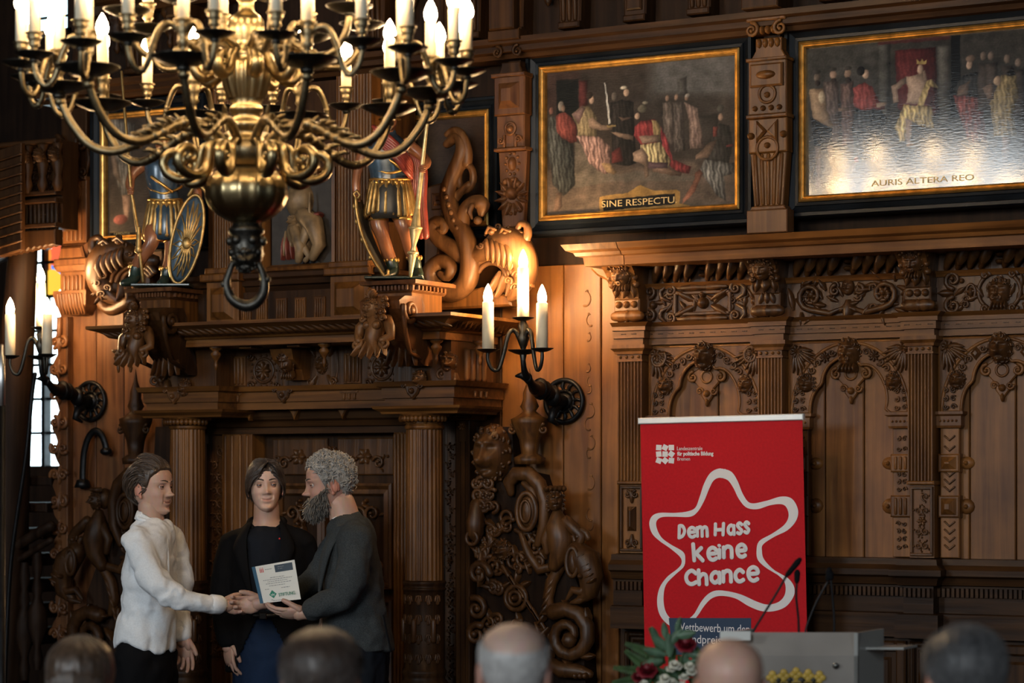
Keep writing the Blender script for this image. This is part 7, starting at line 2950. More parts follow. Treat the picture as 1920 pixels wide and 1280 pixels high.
# curved shirt tail: pull the hem into the photo's swoop
V = shirt.V[0]
hz = J(0, 1197)[2]
xr = J(214, 0)[0], J(327, 0)[0]
tt = np.clip((V[:, 0] - xr[0]) / (xr[1] - xr[0]), 0, 1)
sw = np.interp(tt, [0, .22, .5, .75, 1], [.045, .0, .03, .058, .055])
near = (V[:, 0] > xr[0] - .02) & (V[:, 0] < xr[1] + .03) & (np.hypot(V[:, 0] - J(332, 0)[0], V[:, 1] - .18) > .055)
V[:, 2] -= np.where(near, np.clip((hz + .12 - V[:, 2]) / .12, 0, 1) * sw, 0)
so = put(shirt, P, 'shirt', M['shirt'], pa)
c = MB()
for s in (-1, 1):
 c.tube(bez([J(268, 962, s * .05), J(262, 970, s * .06), J(280, 976, s * .075), J(300, 986, s * .045)], 12), np.linspace(.010, .008, 12), 6)
ring_ = []
for a in np.linspace(0, 2 * pi, 26):
 ring_.append(((J(288, 972)[0] + .064 * cos(a)), .066 * sin(a), J(289, 976)[2] + -.034 * cos(a)))
ring_ = np.array(ring_)
G = np.stack([ring_ * 1, ring_ + np.array((0, 0, .016)), ring_ * np.array((1, 1, 1)) + np.array((0.004, 0, -.012)) + 0.0], 0)
G = np.stack([ring_ + np.array((.0, 0, -.022)), ring_ + np.array((0, 0, .014)), ring_ + np.array((.0, 0, .010))], 0)
G[2, :, 0] = J(289, 0)[0] + (G[2, :, 0] - J(289, 0)[0]) * 1.12
G[2, :, 1] *= 1.12
G2 = G[2] + np.array((0, 0, -.034))
G2[:, 0] = J(289, 0)[0] + (G2[:, 0] - J(289, 0)[0]) * 1.16
G2[:, 1] *= 1.16
c.grid(np.concatenate([G, G2[None]], 0))
for yy, w_ in ((-.045, .03), (.02, .02)):
 q0 = J(300, 977, yy)
 c.add([q0, q0 + np.array((.035, -.02 if yy < 0 else .02, -.045)), q0 + np.array((.018, -.03 if yy < 0 else .03, -.005)), q0 + np.array((.03, .0, -.02))], [(0, 1, 2), (0, 3, 1)], False)
put(c, P, 'collar', M['shirt'], so)
c = MB()
ct = [J(x, y, -.02 - .07 * (k > 0)) for k, (x, y) in enumerate(((308, 990), (322, 1010), (327, 1060), (327, 1120), (325, 1200)))]
c.tube(bez([J(310, 990, -.055), J(317, 1012, -.085), J(320, 1060, -.09), J(320, 1120, -.085), J(318, 1190, -.075)], 22), .009, 6)
put(c, P, 'button_placket', M['shirt'], so)
c = MB()
c.tube([J(404, 1129, -.14), J(418, 1131, -.112)], [.043, .042], 14)
put(c, P, 'cuff', M['shirt'], so)
c = MB()
c.tube([J(332, 1184, .175), J(333, 1196, .17)], [.040, .039], 12)
put(c, P, 'cuff', M['shirt'], so)
tr = MB()
P.torso(tr, [(232, 316, 1175, .13, 0), (226, 318, 1205, .145, 0), (222, 322, 1250, .15, 0), (228, 318, 1290, .14, 0)])
for L in legsA:
 tube_j(tr, L, [.098, .085, .07])
put(evaluated(tr, .012, 4, [(.012, .1)]), P, 'trousers', M['blackcloth'], pa)
for L in legsA:
 q = L[-1]
 put(shoe(MB(), (q[0], q[1], 0), radians(70)), P, 'shoe', M['shoe'], pa)
PA, PAroot = P, pa

# =============================== the young man in the black blazer, in the middle
P = Pose(500, 10.95)
J = P.J
rings = [(470, 530, 974, .065, 0), (458, 542, 983, .085, 0), (440, 562, 994, .10, 0), (427, 576, 1012, .12, 0), (420, 584, 1050, .13, 0), (424, 580, 1100, .125, 0), (428, 576, 1150, .13, 0), (424, 580, 1200, .135, 0), (424, 580, 1258, .13, 0)]
legsB = [[J(476, 1240, 0), J(470, 1420, 0), J(468, 1600, .02)], [J(528, 1240, 0), J(534, 1420, 0), J(538, 1600, .02)]]
armR = [J(438, 1018, 0), J(425, 1060, -.01), J(420, 1110, -.02), J(424, 1160, -.05), J(432, 1200, -.07)]
armL = [J(562, 1018, 0), J(579, 1060, .02), J(586, 1110, .03), J(580, 1160, .0), J(574, 1198, -.04)]
core = MB()
P.torso(core, rings[2:], .74)
core.ell(J(500, 992, 0), (.09, .07, .05), 14, 8)
for L in legsB:
 tube_j(core, L, [.085, .06, .045])
for A in (armR, armL):
 tube_j(core, A, [.048, .044, .038, .032, .027])
tube_j(core, [J(500, 1000, 0), J(500, 975, -.0), J(500, 944, -.01)], [.075, .061, .058])
body = evaluated(core, .009, 4)
cols = []
T, R = head_on(body, None, J(500, 958, -.02), radians(9), -.03, -.03, .99, cols, tone=((.72, .47, .365), (.42, .15, .12)), smile=1.35)
hand(body, J(432, 1203, -.07), (.06, -.1, -1), (.75, .6, 0), (.5, -1, 0), curl=(.3, .35, .3), thumb=(.35, .3))
hand(body, J(574, 1200, -.04), (-.05, -.1, -1), (-.75, .6, 0), (-.5, -1, 0), curl=(.3, .35, .3), thumb=(.35, .3))
pb = person_root(body, P, cols, 'young man in a black blazer over a dark T-shirt standing behind the handshake')
eyes_put(pb, P, T, R, .99, M['iris'], M['hairdark'], look=0)


def lineB(a):
 return float(np.interp(a, [0, .35, .7, 1.05, 1.3, 1.6, 2.0, 2.5, pi], [.178, .168, .152, .138, .122, .128, .08, .06, .055]))


Pc, nn = scalp(T, .99, lambda a, t: .004 + .010 * t, lineB, seed=5)
h = MB()
h.grid(T(Pc), False, True)
tufts(h, T, .99, Pc, nn, 1000, .085, .0030, lambda x, y, z: ((1.0 if x > .012 else -1.0) * min(1, max(.15, (z - .1) * 12)), .12, -.75), 6, .003, rough=.08, lim=(.091, .122))
for k in range(110):                      # parted curtain over the forehead
 s = 1 if k % 2 else -1
 u = (k // 2) / 54
 x0 = .012 + s * .002
 p0 = np.array((x0, -.080 + .02 * u, .222 - .008 * u))
 p1 = np.array((x0 + s * (.02 + .014 * u), -.104 + .010 * u, .206 - .008 * u))
 p2 = np.array((x0 + s * (.038 + .02 * u), -.100 + .022 * u, .176 - .010 * u))
 p3 = np.array((x0 * .3 + s * (.05 + .024 * u) * (1 if s > 0 else .95), -.082 + .034 * u, .148 - .016 * u))
 h.tube(T(bez([p0, p1, p2, p3], 9)), np.array([.003, .0036, .004, .004, .0036, .0032, .003, .0022, .001]), 5)
put(h, P, 'hair', M['hairdark'], pb)
te = MB()
P.torso(te, [(470, 530, 986, .070, 0), (458, 542, 993, .094, -.006), (450, 550, 1006, .115, -.012), (448, 552, 1040, .135, -.012), (450, 550, 1120, .13, -.012), (450, 550, 1150, .13, -.01)])
put(evaluated(te, .010, 4, [(.01, .1)]), P, 'tshirt', M['tee'], pb)
c = MB()
a = np.linspace(0, 2 * pi, 30)
c.tube(np.c_[J(500, 0)[0] + .072 * np.cos(a), -.002 + .068 * np.sin(a), J(0, 988)[2] + .018 * np.sin(a)], .007, 6, cap=False)
put(c, P, 'neckband', M['tee'], pb)
jk = MB()
for s in (-1, 1):
 pass
P.torso(jk, rings)
tube_j(jk, armR, [.068, .066, .058, .052, .046], seg=16)
tube_j(jk, armL, [.068, .066, .058, .052, .046], seg=16)
for x in (446, 554):
 jk.ell(J(x, 1010, 0), (.06, .075, .05), 14, 10)
jb = evaluated(jk, .009, 5, [(.010, .11)])
V = jb.V[0]
# open front: press the middle of the chest behind the T-shirt
xc = J(500, 0)[0]
zt0, zt1 = J(0, 978)[2], J(0, 1145)[2]
hwid = np.interp(V[:, 2], [zt1, zt0], [.035, .085])
ins = (np.abs(V[:, 0] - xc) < hwid) & (V[:, 1] < -.01) & (V[:, 2] > zt1) 
V[:, 1] = np.where(ins, np.maximum(V[:, 1], -.055), V[:, 1])
op = (np.abs(V[:, 0] - xc) < .02 + .5 * np.clip(J(0, 1150)[2] - V[:, 2], 0, .2)) & (V[:, 1] < -.01) & (V[:, 2] < J(0, 1150)[2])
V[:, 1] = np.where(op, -.02, V[:, 1])
top = (V[:, 2] > J(0, 990)[2]) & (np.hypot(V[:, 0] - xc, V[:, 1]) < .085)
V[:, 2] = np.where(top, np.minimum(V[:, 2], J(0, 994)[2]), V[:, 2])
jo = put(jb, P, 'blazer', M['blazer'], pb)
c = MB()
for s in (-1, 1):
 e = bez([J(500 + s * 22, 972, .03), J(500 + s * 27, 984, -.06), J(500 + s * 32, 1010, -.122), J(500 + s * 28, 1060, -.150), J(500 + s * 16, 1140, -.150)], 20)
 o_ = bez([J(500 + s * 30, 974, .03), J(500 + s * 40, 988, -.06), J(500 + s * 56, 1020, -.118), J(500 + s * 50, 1050, -.145), J(500 + s * 18, 1140, -.150)], 20)
 c.grid(np.stack([e + np.array((0, -.004, 0)), (e + o_) / 2 + np.array((0, -.014, 0)), o_ + np.array((0, -.006, 0)), o_ + np.array((0, .01, 0))], 0))
c.tube(bez([J(478, 992, -.06), J(468, 982, -.01), J(472, 974, .045), J(500, 968, .078), J(528, 974, .045), J(532, 982, -.01), J(522, 992, -.06)], 26), .014, 8)
put(c, P, 'lapel', M['blazer'], jo)
c = MB().ell(J(530, 1008, -.148), (.0045, .003, .0045), 7, 5)
put(c, P, 'lapel_pin', plain('red_pin', (.6, .03, .03), .3), jo, label='tiny red lapel pin')
tr = MB()
P.torso(tr, [(446, 556, 1140, .11, 0), (444, 558, 1200, .118, 0), (444, 560, 1240, .122, 0), (448, 556, 1290, .12, 0)])
for L in legsB:
 tube_j(tr, L, [.098, .08, .066])
put(evaluated(tr, .012, 4, [(.015, .1)]), P, 'jeans', M['jean'], pb)
c = MB()
c.tube([J(482, 1150, -.124), J(500, 1151, -.13), J(530, 1150, -.124)], .012, 8)
c.box(*(J(492, 0)[0], J(506, 0)[0]), -.15, -.13, J(0, 1157)[2], J(0, 1145)[2], .003)
put(c, P, 'belt', M['shoe'], pb)
for L in legsB:
 q = L[-1]
 put(shoe(MB(), (q[0], q[1], 0), 0), P, 'shoe', M['shoe'], pb)

# =============================== the bearded man in the grey jacket, on the right
P = Pose(655, 10.42)
J = P.J
rings = [(634, 672, 962, .06, 0), (622, 690, 972, .11, 0), (614, 700, 990, .18, 0), (608, 708, 1020, .20, 0), (604, 714, 1060, .195, 0), (604, 720, 1110, .18, 0), (606, 728, 1150, .175, 0), (610, 738, 1190, .18, 0), (616, 742, 1218, .175, 0)]
legsC = [[J(668, 1215, -.09), J(668, 1400, -.10), J(668, 1610, -.10)], [J(690, 1215, .09), J(688, 1400, .10), J(690, 1610, .10)]]
armL = [J(672, 1006, -.175), J(668, 1060, -.225), J(652, 1112, -.235), J(618, 1128, -.22), J(590, 1140, -.19), J(577, 1144, -.175)]
armR = [J(640, 1006, .175), J(612, 1050, .20), J(580, 1092, .17), J(540, 1115, .06), J(506, 1126, -.02), J(494, 1129, -.05)]
core = MB()
P.torso(core, rings[1:], .80)
for L in legsC:
 tube_j(core, L, [.085, .06, .045])
for A in (armR, armL):
 tube_j(core, A, [.05, .046, .038, .034, .029, .027])
tube_j(core, [J(650, 995, 0), J(646, 968, -.0), J(636, 938, -.0)], [.08, .066, .064])
body = evaluated(core, .009, 4)
cols = []
T, R = head_on(body, None, J(622, 958, 0), radians(-80), .10, .0, 1.02, cols, tone=((.52, .29, .215), (.40, .13, .10)), smile=.2)
hand(body, J(494, 1129, -.05), (-1, -.12, -.10), (.12, -1, .15), (0, 0, 1), curl=(.4, .8, .5), thumb=(.5, .3), thumb_curl=.5, sc=1.04)
hand(body, J(577, 1145, -.175), (-1, .1, -.02), (.1, .55, .8), (0, -1, .5), curl=(.15, .3, .3), thumb=(.5, .35), thumb_curl=.2, sc=1.04)
pc = person_root(body, P, cols, 'bearded grey-haired man in a dark grey jacket handing over the certificate')
eyes_put(pc, P, T, R, 1.02, M['irisb'], M['beard'], look=.0)


def lineC(a):
 return float(np.interp(a, [0, .4, .8, 1.1, 1.32, 1.6, 2.0, 2.5, pi], [.196, .193, .178, .150, .10, .125, .085, .055, .05]))


Pc, nn = scalp(T, 1.02, lambda a, t: .011 + .015 * t + .006 * max(0, cos(a)) * t, lineC, seed=8, wave=.006)
h = MB()
h.grid(T(Pc), False, True)
r = np.random.RandomState(3)
tufts(h, T, 1.02, Pc[:28], nn[:28], 1100, .026, .0030, lambda x, y, z: (r.randn() * .8, .5 + r.randn() * .5, .2 + r.randn() * .6), 9, .010)
put(h, P, 'hair', M['hairgrey'], pc)
b = MB()                                  # full beard and moustache
r = np.random.RandomState(5)
HP, _, _, _ = head_grid(smile=.2)
for k in range(1300):
 a = r.uniform(-1.42, 1.42)
 zmax = np.interp(abs(a), [0, .25, .5, .8, 1.1, 1.42], [.038, .044, .066, .072, .09, .118])
 z = r.uniform(-.008, zmax)
 w_, f_ = np.interp(z, HZ, HW), np.interp(z, HZ, HF)
 p = np.array((w_ * np.sign(sin(a)) * abs(sin(a)) ** .86, -f_ * cos(a) ** .9 - .004 * (abs(a) < .5), z))
 d = np.array((p[0] * 1.5, -.35 * cos(a), -1.0)) + r.randn(3) * .3
 d /= np.linalg.norm(d)
 ln = (.022 + .022 * cos(a)) * r.uniform(.6, 1.2)
 nv_ = np.array((p[0], p[1], 0)) / max(np.hypot(p[0], p[1]), 1e-6)
 b.tube(T(np.array([p, p + d * ln * .5 + nv_ * .008, p + d * ln + nv_ * .004])), np.array([.0032, .003, .0008]), 4, cap=False)
for k in range(70):
 s = r.choice((-1, 1))
 t = r.rand()
 p = np.array((s * (.004 + .022 * t), -.0925 + .009 * t * t, .064 - .006 * t))
 b.tube(T(np.array([p, p + np.array((s * .008, -.004, -.007)), p + np.array((s * .014, .0, -.016))])), np.array([.003, .003, .001]), 4, cap=False)
put(b, P, 'beard', M['beard'], pc)
te = MB()
P.torso(te, [(624, 668, 966, .072, 0), (614, 690, 985, .11, 0), (612, 690, 1010, .12, 0)])
put(evaluated(te, .010, 4), P, 'tshirt', M['whitetee'], pc)
jk = MB()
P.torso(jk, rings)
tube_j(jk, armL[:5], [.082, .075, .066, .056, .047], seg=16)
tube_j(jk, armR[:5], [.080, .072, .060, .052, .046], seg=16)
jk.ell(J(668, 1003, -.155), (.075, .075, .07), 14, 10)
jk.ell(J(650, 1003, .155), (.075, .075, .07), 14, 10)
jb = evaluated(jk, .009, 5, [(.011, .1), (.005, .04)])
V = jb.V[0]
cx_ = J(646, 0)[0]
top = (V[:, 2] > J(0, 978)[2]) & (np.hypot(V[:, 0] - cx_, V[:, 1]) < .075)
V[:, 2] = np.where(top, np.minimum(V[:, 2], J(0, 985)[2]), V[:, 2])
jo = put(jb, P, 'jacket', M['greyjacket'], pc)
c = MB()                                  # collar and lapel on the near side
for s in (-1, 1):
 e = bez([J(676, 958, s * .02), J(664, 962, s * .066), J(640, 976, s * .085), J(620, 1004, s * .10), J(604, 1050, s * .11), J(602, 1110, s * .10)], 22)
 o_ = bez([J(684, 972, s * .03), J(674, 982, s * .09), J(652, 994, s * .128), J(634, 1014, s * .17), J(620, 1046, s * .172), J(604, 1108, s * .13)], 22)
 c.grid(np.stack([e + np.array((-.004, -.0, .0)), (e + o_) / 2 + np.array((-.006, s * .016, .008)), o_ + np.array((0, s * .014, 0)), o_ + np.array((.004, 0, 0))], 0))
put(c, P, 'lapel', M['greyjacket'], jo)
c = MB()
c.tube(bez([J(722, 1150, -.13), J(728, 1180, -.135), J(736, 1216, -.13)], 10), .004, 5)
put(c, P, 'back_vent', M['blackcloth'], jo)
tr = MB()
P.torso(tr, [(626, 722, 1185, .14, 0), (628, 726, 1225, .15, 0), (634, 722, 1290, .14, 0)])
for L in legsC:
 tube_j(tr, L, [.1, .085, .07])
put(evaluated(tr, .012, 4, [(.012, .1)]), P, 'trousers', M['darktrouser'], pc)
for L in legsC:
 q = L[-1]
 put(shoe(MB(), (q[0], q[1], 0), radians(-75)), P, 'shoe', M['shoe'], pc)

# ------------------------------------------------------------------ the certificate he holds
dcf = 10.24
tl, tr_, br_, bl = (pp(472, 1063, dcf + .06), pp(552, 1049, dcf), pp(564, 1123, dcf - .02), pp(488, 1131, dcf + .05))
cert = thing('certificate', 'white award certificate with a blue side stripe held in front of the blazer', 'certificate', (tl + tr_ + br_ + bl) / 4)


def cp_(u, v, h=0.0):
 p = (1 - v) * ((1 - u) * tl + u * tr_) + v * ((1 - u) * bl + u * br_)
 nrm = np.cross(tr_ - tl, bl - tl)
 nrm /= np.linalg.norm(nrm)
 if nrm @ AWAY > 0:
  nrm = -nrm
 return p + nrm * (h + .006 * sin(pi * u))


def cpatch(mb, u0, u1, v0, v1, h, n=6):
 return mb.grid([[cp_(u, v, h) for v in np.linspace(v0, v1, 3)] for u in np.linspace(u0, u1, n)])


m = MB()
cpatch(m, 0, 1, 0, 1, 0, 12)
cpatch(m, 0, 1, 0, 1, -.0012, 12)
m.build('paper', plain('certificate_paper', (.74, .71, .64), .6), cert)
cpatch(MB(), .0, .085, 0, 1, .0008).build('side_stripe', plain('blue_stripe', (.03, .10, .17), .5), cert)
cpatch(MB(), .53, .94, .05, .24, .0008).build('printed_badge', plain('dark_badge', (.015, .03, .05), .5), cert)
m = MB()
for k in range(3):
 cpatch(m, .17 + k * .035, .19 + k * .035, .09, .19, .0008, 2)
 cpatch(m, .17 + k * .035, .19 + k * .035, .06, .075, .0008, 2)
m.build('red_emblem', plain('red_print', (.6, .06, .05), .5), cert)
m = MB()
rr = random.Random(2)
for v, u0, u1 in ((.35, .38, .72), (.40, .2, .9), (.45, .3, .78), (.50, .25, .85), (.56, .32, .7), (.12, .30, .46), (.64, .2, .3), (.64, .6, .8), (.93, .3, .36), (.955, .34, .6), (.10, .60, .74), (.15, .60, .72)):
 u = u0
 while u < u1:
  l = rr.uniform(.02, .06)
  cpatch(m, u, min(u + l, u1), v, v + .014, .0009 if v > .25 or u < .5 else .0014, 2)
  u += l + .012
m.build('printed_lines', plain('grey_print', (.22, .22, .22), .6), cert, kind='stuff')
m = MB()
g = [cp_(.36, .80, .001), cp_(.26, .72, .001) * 0 + cp_(.365, .69, .001), cp_(.46, .79, .001), cp_(.375, .90, .001), cp_(.27, .80, .001)]
m.add([cp_(.365, .68, .001), cp_(.46, .79, .001), cp_(.37, .90, .001), cp_(.275, .80, .001)], [(0, 1, 2, 3)], False)
m.build('green_emblem', plain('green_print', (.02, .22, .13), .5), cert)
m = MB()
for u0, v0, u1, v1 in ((.32, .79, .345, .83), (.345, .83, .368, .78), (.368, .78, .39, .83), (.39, .83, .415, .78)):
 m.tube([cp_(u0, v0, .0012), cp_(u1, v1, .0012)], .0012, 4)
m.build('emblem_mark', plain('white_print', (.8, .8, .78), .5), cert)
c0 = cp_(.71, .825, .0045)
ax = (tr_ - tl) * .55 + (br_ - bl) * .45
t_ = text('STIFTUNG', .020, c0, bpy.data.materials['green_print'], cert, width=.076, rz=math.atan2(ax[1], ax[0]), rot=math.atan2(ax[2], math.hypot(ax[0], ax[1])), ext=.0006)
# ------------------------------------------------------------------ the roll-up banner
ob = .32
bz = .06


def bpx(px, py):
 return wx(px, ob), wz(px, py, ob)


BS, BX, BY = 2.4615, 1160, 760


def bc(x, y):
 return bpx(BX + x / BS, BY + y / BS)


tlx, tlz = bpx(1199, 790)
trx, trz = bpx(1506, 782)
zb_t = (tlz + trz) / 2
ban = thing('roll_up_banner', 'red roll-up banner with a white wobbly star reading DEM HASS KEINE CHANCE', 'banner', ((tlx + trx) / 2, -ob, 0))
M['bred'] = plain('red_banner_fabric', (.50, .008, .014), .6, var=.08, scale=90, bump=.04, spec=.15)
M['bwhite'] = plain('white_banner_print', (.72, .70, .70), .5)
M['bblue'] = plain('blue_banner_print', (.008, .03, .075), .5)
yb = 900 + (CZ - bz) * F / dd(1350, ob)
bl_, br_b = bpx(1216, yb), bpx(1523, yb)
fb = MB()
fb.ext([(tlx + .004, tlz), (trx - .004, trz), (br_b[0], bz), (bl_[0], bz)], -ob + .002, -ob, 0)
fab = fb.build('banner_fabric', M['bred'], ban)
MB().ext([(tlx - .004, tlz - .012), (trx + .004, trz - .012), (trx + .004, trz + .016), (tlx - .004, tlz + .016)], -ob + .012, -ob - .012, .004).build('top_rail', plain('white_aluminium', (.78, .78, .76), .35, .3), ban)
MB().box(bl_[0] - .02, br_b[0] + .02, -ob - .07, -ob + .07, 0.0, bz + .02, .015).build('base_cassette', plain('silver_aluminium', (.5, .5, .52), .3, .9), ban)
MB().tube([((tlx + trx) / 2, -ob + .03, .03), ((tlx + trx) / 2, -ob + .03, zb_t - .005)], .009, 8).build('support_pole', bpy.data.materials['silver_aluminium'], ban)
# the star outline, worked out round its centre
OUT = [(470, 290), (520, 305), (548, 345), (575, 410), (610, 450), (680, 440), (750, 420), (800, 430), (828, 480), (820, 530), (780, 575), (720, 605), (668, 640), (662, 670), (672, 710), (720, 760), (775, 790), (808, 830), (810, 875), (775, 925), (720, 948), (660, 948), (600, 925), (540, 890), (475, 878), (430, 890), (395, 925), (365, 970), (325, 1012), (270, 1028), (222, 1005), (188, 960), (178, 900), (190, 840), (225, 790), (270, 755), (290, 730), (285, 700), (240, 660), (190, 625), (155, 590), (142, 545), (155, 510), (190, 495), (260, 495), (320, 488), (355, 470), (375, 420), (395, 360), (425, 310)]
INN = [(470, 333), (505, 345), (530, 380), (555, 430), (590, 470), (640, 478), (700, 460), (750, 455), (775, 470), (785, 510), (765, 550), (710, 590), (650, 625), (637, 670), (645, 715), (690, 755), (740, 785), (768, 820), (768, 870), (740, 905), (690, 918), (640, 905), (560, 870), (475, 853), (425, 862), (385, 900), (350, 960), (315, 988), (275, 998), (238, 980), (214, 940), (208, 880), (220, 825), (262, 780), (300, 745), (308, 710), (298, 675), (240, 640), (200, 610), (178, 570), (175, 535), (200, 515), (260, 513), (330, 513), (365, 490), (395, 440), (420, 380), (440, 345)]


def closed(P, n):
 P = np.array(P, float)
 return bez(np.vstack([P, P[:3]]), n * 3)


def polar(P, c, n):
 Q = closed(P, 220)
 a = np.unwrap(np.arctan2(Q[:, 1] - c[1], Q[:, 0] - c[0]))
 r = np.hypot(Q[:, 0] - c[0], Q[:, 1] - c[1])
 k = np.argsort(a % (2 * pi))
 t = np.linspace(0, 2 * pi, n, endpoint=False)
 rr = np.interp(t, (a % (2 * pi))[k], r[k], period=2 * pi)
 return np.c_[c[0] + rr * np.cos(t), c[1] + rr * np.sin(t)]


n = 420
o_, i_ = polar(OUT, (492, 655), n), polar(INN, (492, 655), n)
G = np.zeros((2, n, 3))
for k in range(n):
 for q, p in enumerate((o_[k], i_[k])):
  x, z = bc(*p)
  G[q, k] = (x, -ob - .0015, z)
MB().grid(G, False, True, smooth=False).build('star_outline', M['bwhite'], fab)
x0, z1 = bc(232, 980)
x1, z0 = bc(604, 1150)
x2, z2 = bc(250, 1150)
mb = MB()
mb.add([(x0, -ob - .002, z1), (bc(612, 980)[0], -ob - .002, bc(612, 980)[1]), (bc(612, 1150)[0], -ob - .002, z0), (x2, -ob - .002, z2)], [(0, 1, 2, 3)], False)
mb.build('blue_block', M['bblue'], fab)
LET = {
 'D': [[(0, 0), (.05, 1)], [(.05, .98), (.45, .95), (.72, .6), (.5, .2), (0, .03)]],
 'e': [[(.15, .5), (.82, .56), (.78, .86), (.48, 1), (.18, .82), (.1, .48), (.25, .12), (.55, 0), (.85, .14)]],
 'm': [[(.02, 0), (0, .95)], [(0, .7), (.2, .97), (.42, .85), (.46, 0)], [(.45, .7), (.65, .97), (.88, .85), (.94, 0)]],
 'H': [[(.02, 0), (.05, 1.15)], [(.05, .52), (.75, .56)], [(.75, 0), (.8, 1.2)]],
 'a': [[(.72, .78), (.42, .95), (.14, .7), (.12, .3), (.4, .05), (.7, .28)], [(.74, .95), (.78, 0)]],
 's': [[(.75, .84), (.4, 1), (.12, .78), (.4, .52), (.72, .3), (.48, .02), (.08, .12)]],
 'k': [[(.14, 0), (.05, 1.3)], [(.12, .42), (.7, 1)], [(.3, .55), (.82, 0)]],
 'i': [[(.3, 0), (.3, .78)], [(.3, 1.1), (.31, 1.12)]],
 'n': [[(.02, 0), (0, .95)], [(0, .68), (.32, .98), (.7, .82), (.75, 0)]],
 'C': [[(.82, .78), (.5, 1), (.18, .8), (.08, .48), (.2, .14), (.5, 0), (.85, .16)]],
 'c': [[(.82, .78), (.5, 1), (.18, .8), (.08, .48), (.2, .14), (.5, 0), (.85, .16)]],
 'h': [[(.06, 0), (0, 1.35)], [(.05, .6), (.36, .95), (.7, .8), (.76, 0)]]}
for word, specs, th in (
  ('DEM HASS', [('D', 280, 612, 36, 58), ('e', 320, 607, 40, 44), ('m', 364, 604, 50, 44), ('H', 446, 598, 50, 46), ('a', 503, 596, 40, 46), ('s', 546, 592, 32, 50), ('s', 580, 588, 30, 50)], 15),
  ('KEINE', [('k', 342, 716, 60, 60), ('e', 410, 712, 50, 56), ('i', 458, 704, 26, 52), ('n', 486, 702, 50, 52), ('e', 544, 698, 50, 56)], 18),
  ('CHANCE', [('C', 308, 824, 62, 62), ('h', 370, 826, 50, 50), ('a', 424, 820, 56, 54), ('n', 484, 814, 48, 52), ('c', 536, 812, 50, 54), ('e', 594, 808, 58, 62)], 18)):
 for ch, x, y, w_, h_ in specs:
  mb = MB()
  for ns_, st in enumerate(LET[ch]):
   yo_ = -ob - .0018 - .0004 * ns_
   pts = np.array([(x + a * w_, y - b * h_) for a, b in st], float)
   if len(pts) > 2:
    pts = bez(pts, 6 * len(pts))[:, :2]
   q_ = [bc(*p) for p in pts]
   mb.tube([(X, yo_ - .0016, Z) for X, Z in q_], th / 2 * (bc(1, 0)[0] - bc(0, 0)[0]), 12, flat=.12, up=(0, 1, 0))
  mb.build('letter', M['bwhite'], fab)
r = random.Random(6)
for a in range(3):
 for b in range(3):
  cx_, cy_ = 186 + a * 29, 194 + b * 30
  an = [.06, .45, 0, -.1, .04, .6, .35, .7, .1][a + 3 * b]
  hs_ = 12.5
  P4 = [bc(cx_ + hs_ * (cos(an) * u - sin(an) * v), cy_ + hs_ * (sin(an) * u + cos(an) * v)) for u, v in ((-1, -1), (1, -1), (1, 1), (-1, 1))]
  MB().add([(X, -ob - .0018, Z) for X, Z in P4], [(0, 1, 2, 3)], False).build('logo_square', M['bwhite'], fab)


def btext(body, x0, x1, y, size, off=0.0):
 X0, Z0 = bc(x0, y)
 X1, _ = bc(x1, y)
 o = text(body, size, ((X0 + X1) / 2, -ob - .0022, Z0), M['bwhite'], fab, width=X1 - X0, offset=off, rot=.0, ext=.0004)
 return o


btext('Landeszentrale', 270, 387, 199, .024)
btext('für politische Bildung', 271, 438, 223, .024, .0008)
btext('Bremen', 272, 330, 247, .022)
btext('Wettbewerb um den', 267, 606, 1022, .052)
btext('Jugendpreis', 262, 476, 1076, .052)

# ------------------------------------------------------------------ lectern, microphones
dl = 8.2
M['acryl'] = plain('frosted_acrylic', (.25, .225, .20), .35, var=.10, scale=7, coat=.3)
M['acryledge'] = plain('acrylic_edge', (.33, .33, .31), .25)
b0 = pp(1478, 1180, dl)
lec = thing('lectern', 'frosted acrylic lectern with a golden crown emblem in front of the red banner', 'lectern', (b0[0], b0[1], 0))
A_, B_ = pp(1352, 1186, dl), pp(1608, 1186, dl)
Bk = pp(1657, 1177, dl * 1.029)
side = (Bk - B_) * np.array((1, 1, 0))
Ak = A_ + side
zt_ = A_[2]


def slab(mb, p, q, z0, z1, th, inward):
 """upright sheet between two plan points"""
 p, q = np.array(p)[:2], np.array(q)[:2]
 n_ = np.array(inward)[:2]
 n_ = n_ / np.linalg.norm(n_) * th
 v = [(*p, z0), (*q, z0), (*q, z1), (*p, z1), (*(p + n_), z0), (*(q + n_), z0), (*(q + n_), z1), (*(p + n_), z1)]
 return mb.add(v, [(0, 1, 2, 3), (7, 6, 5, 4), (0, 4, 5, 1), (1, 5, 6, 2), (2, 6, 7, 3), (3, 7, 4, 0)], False)


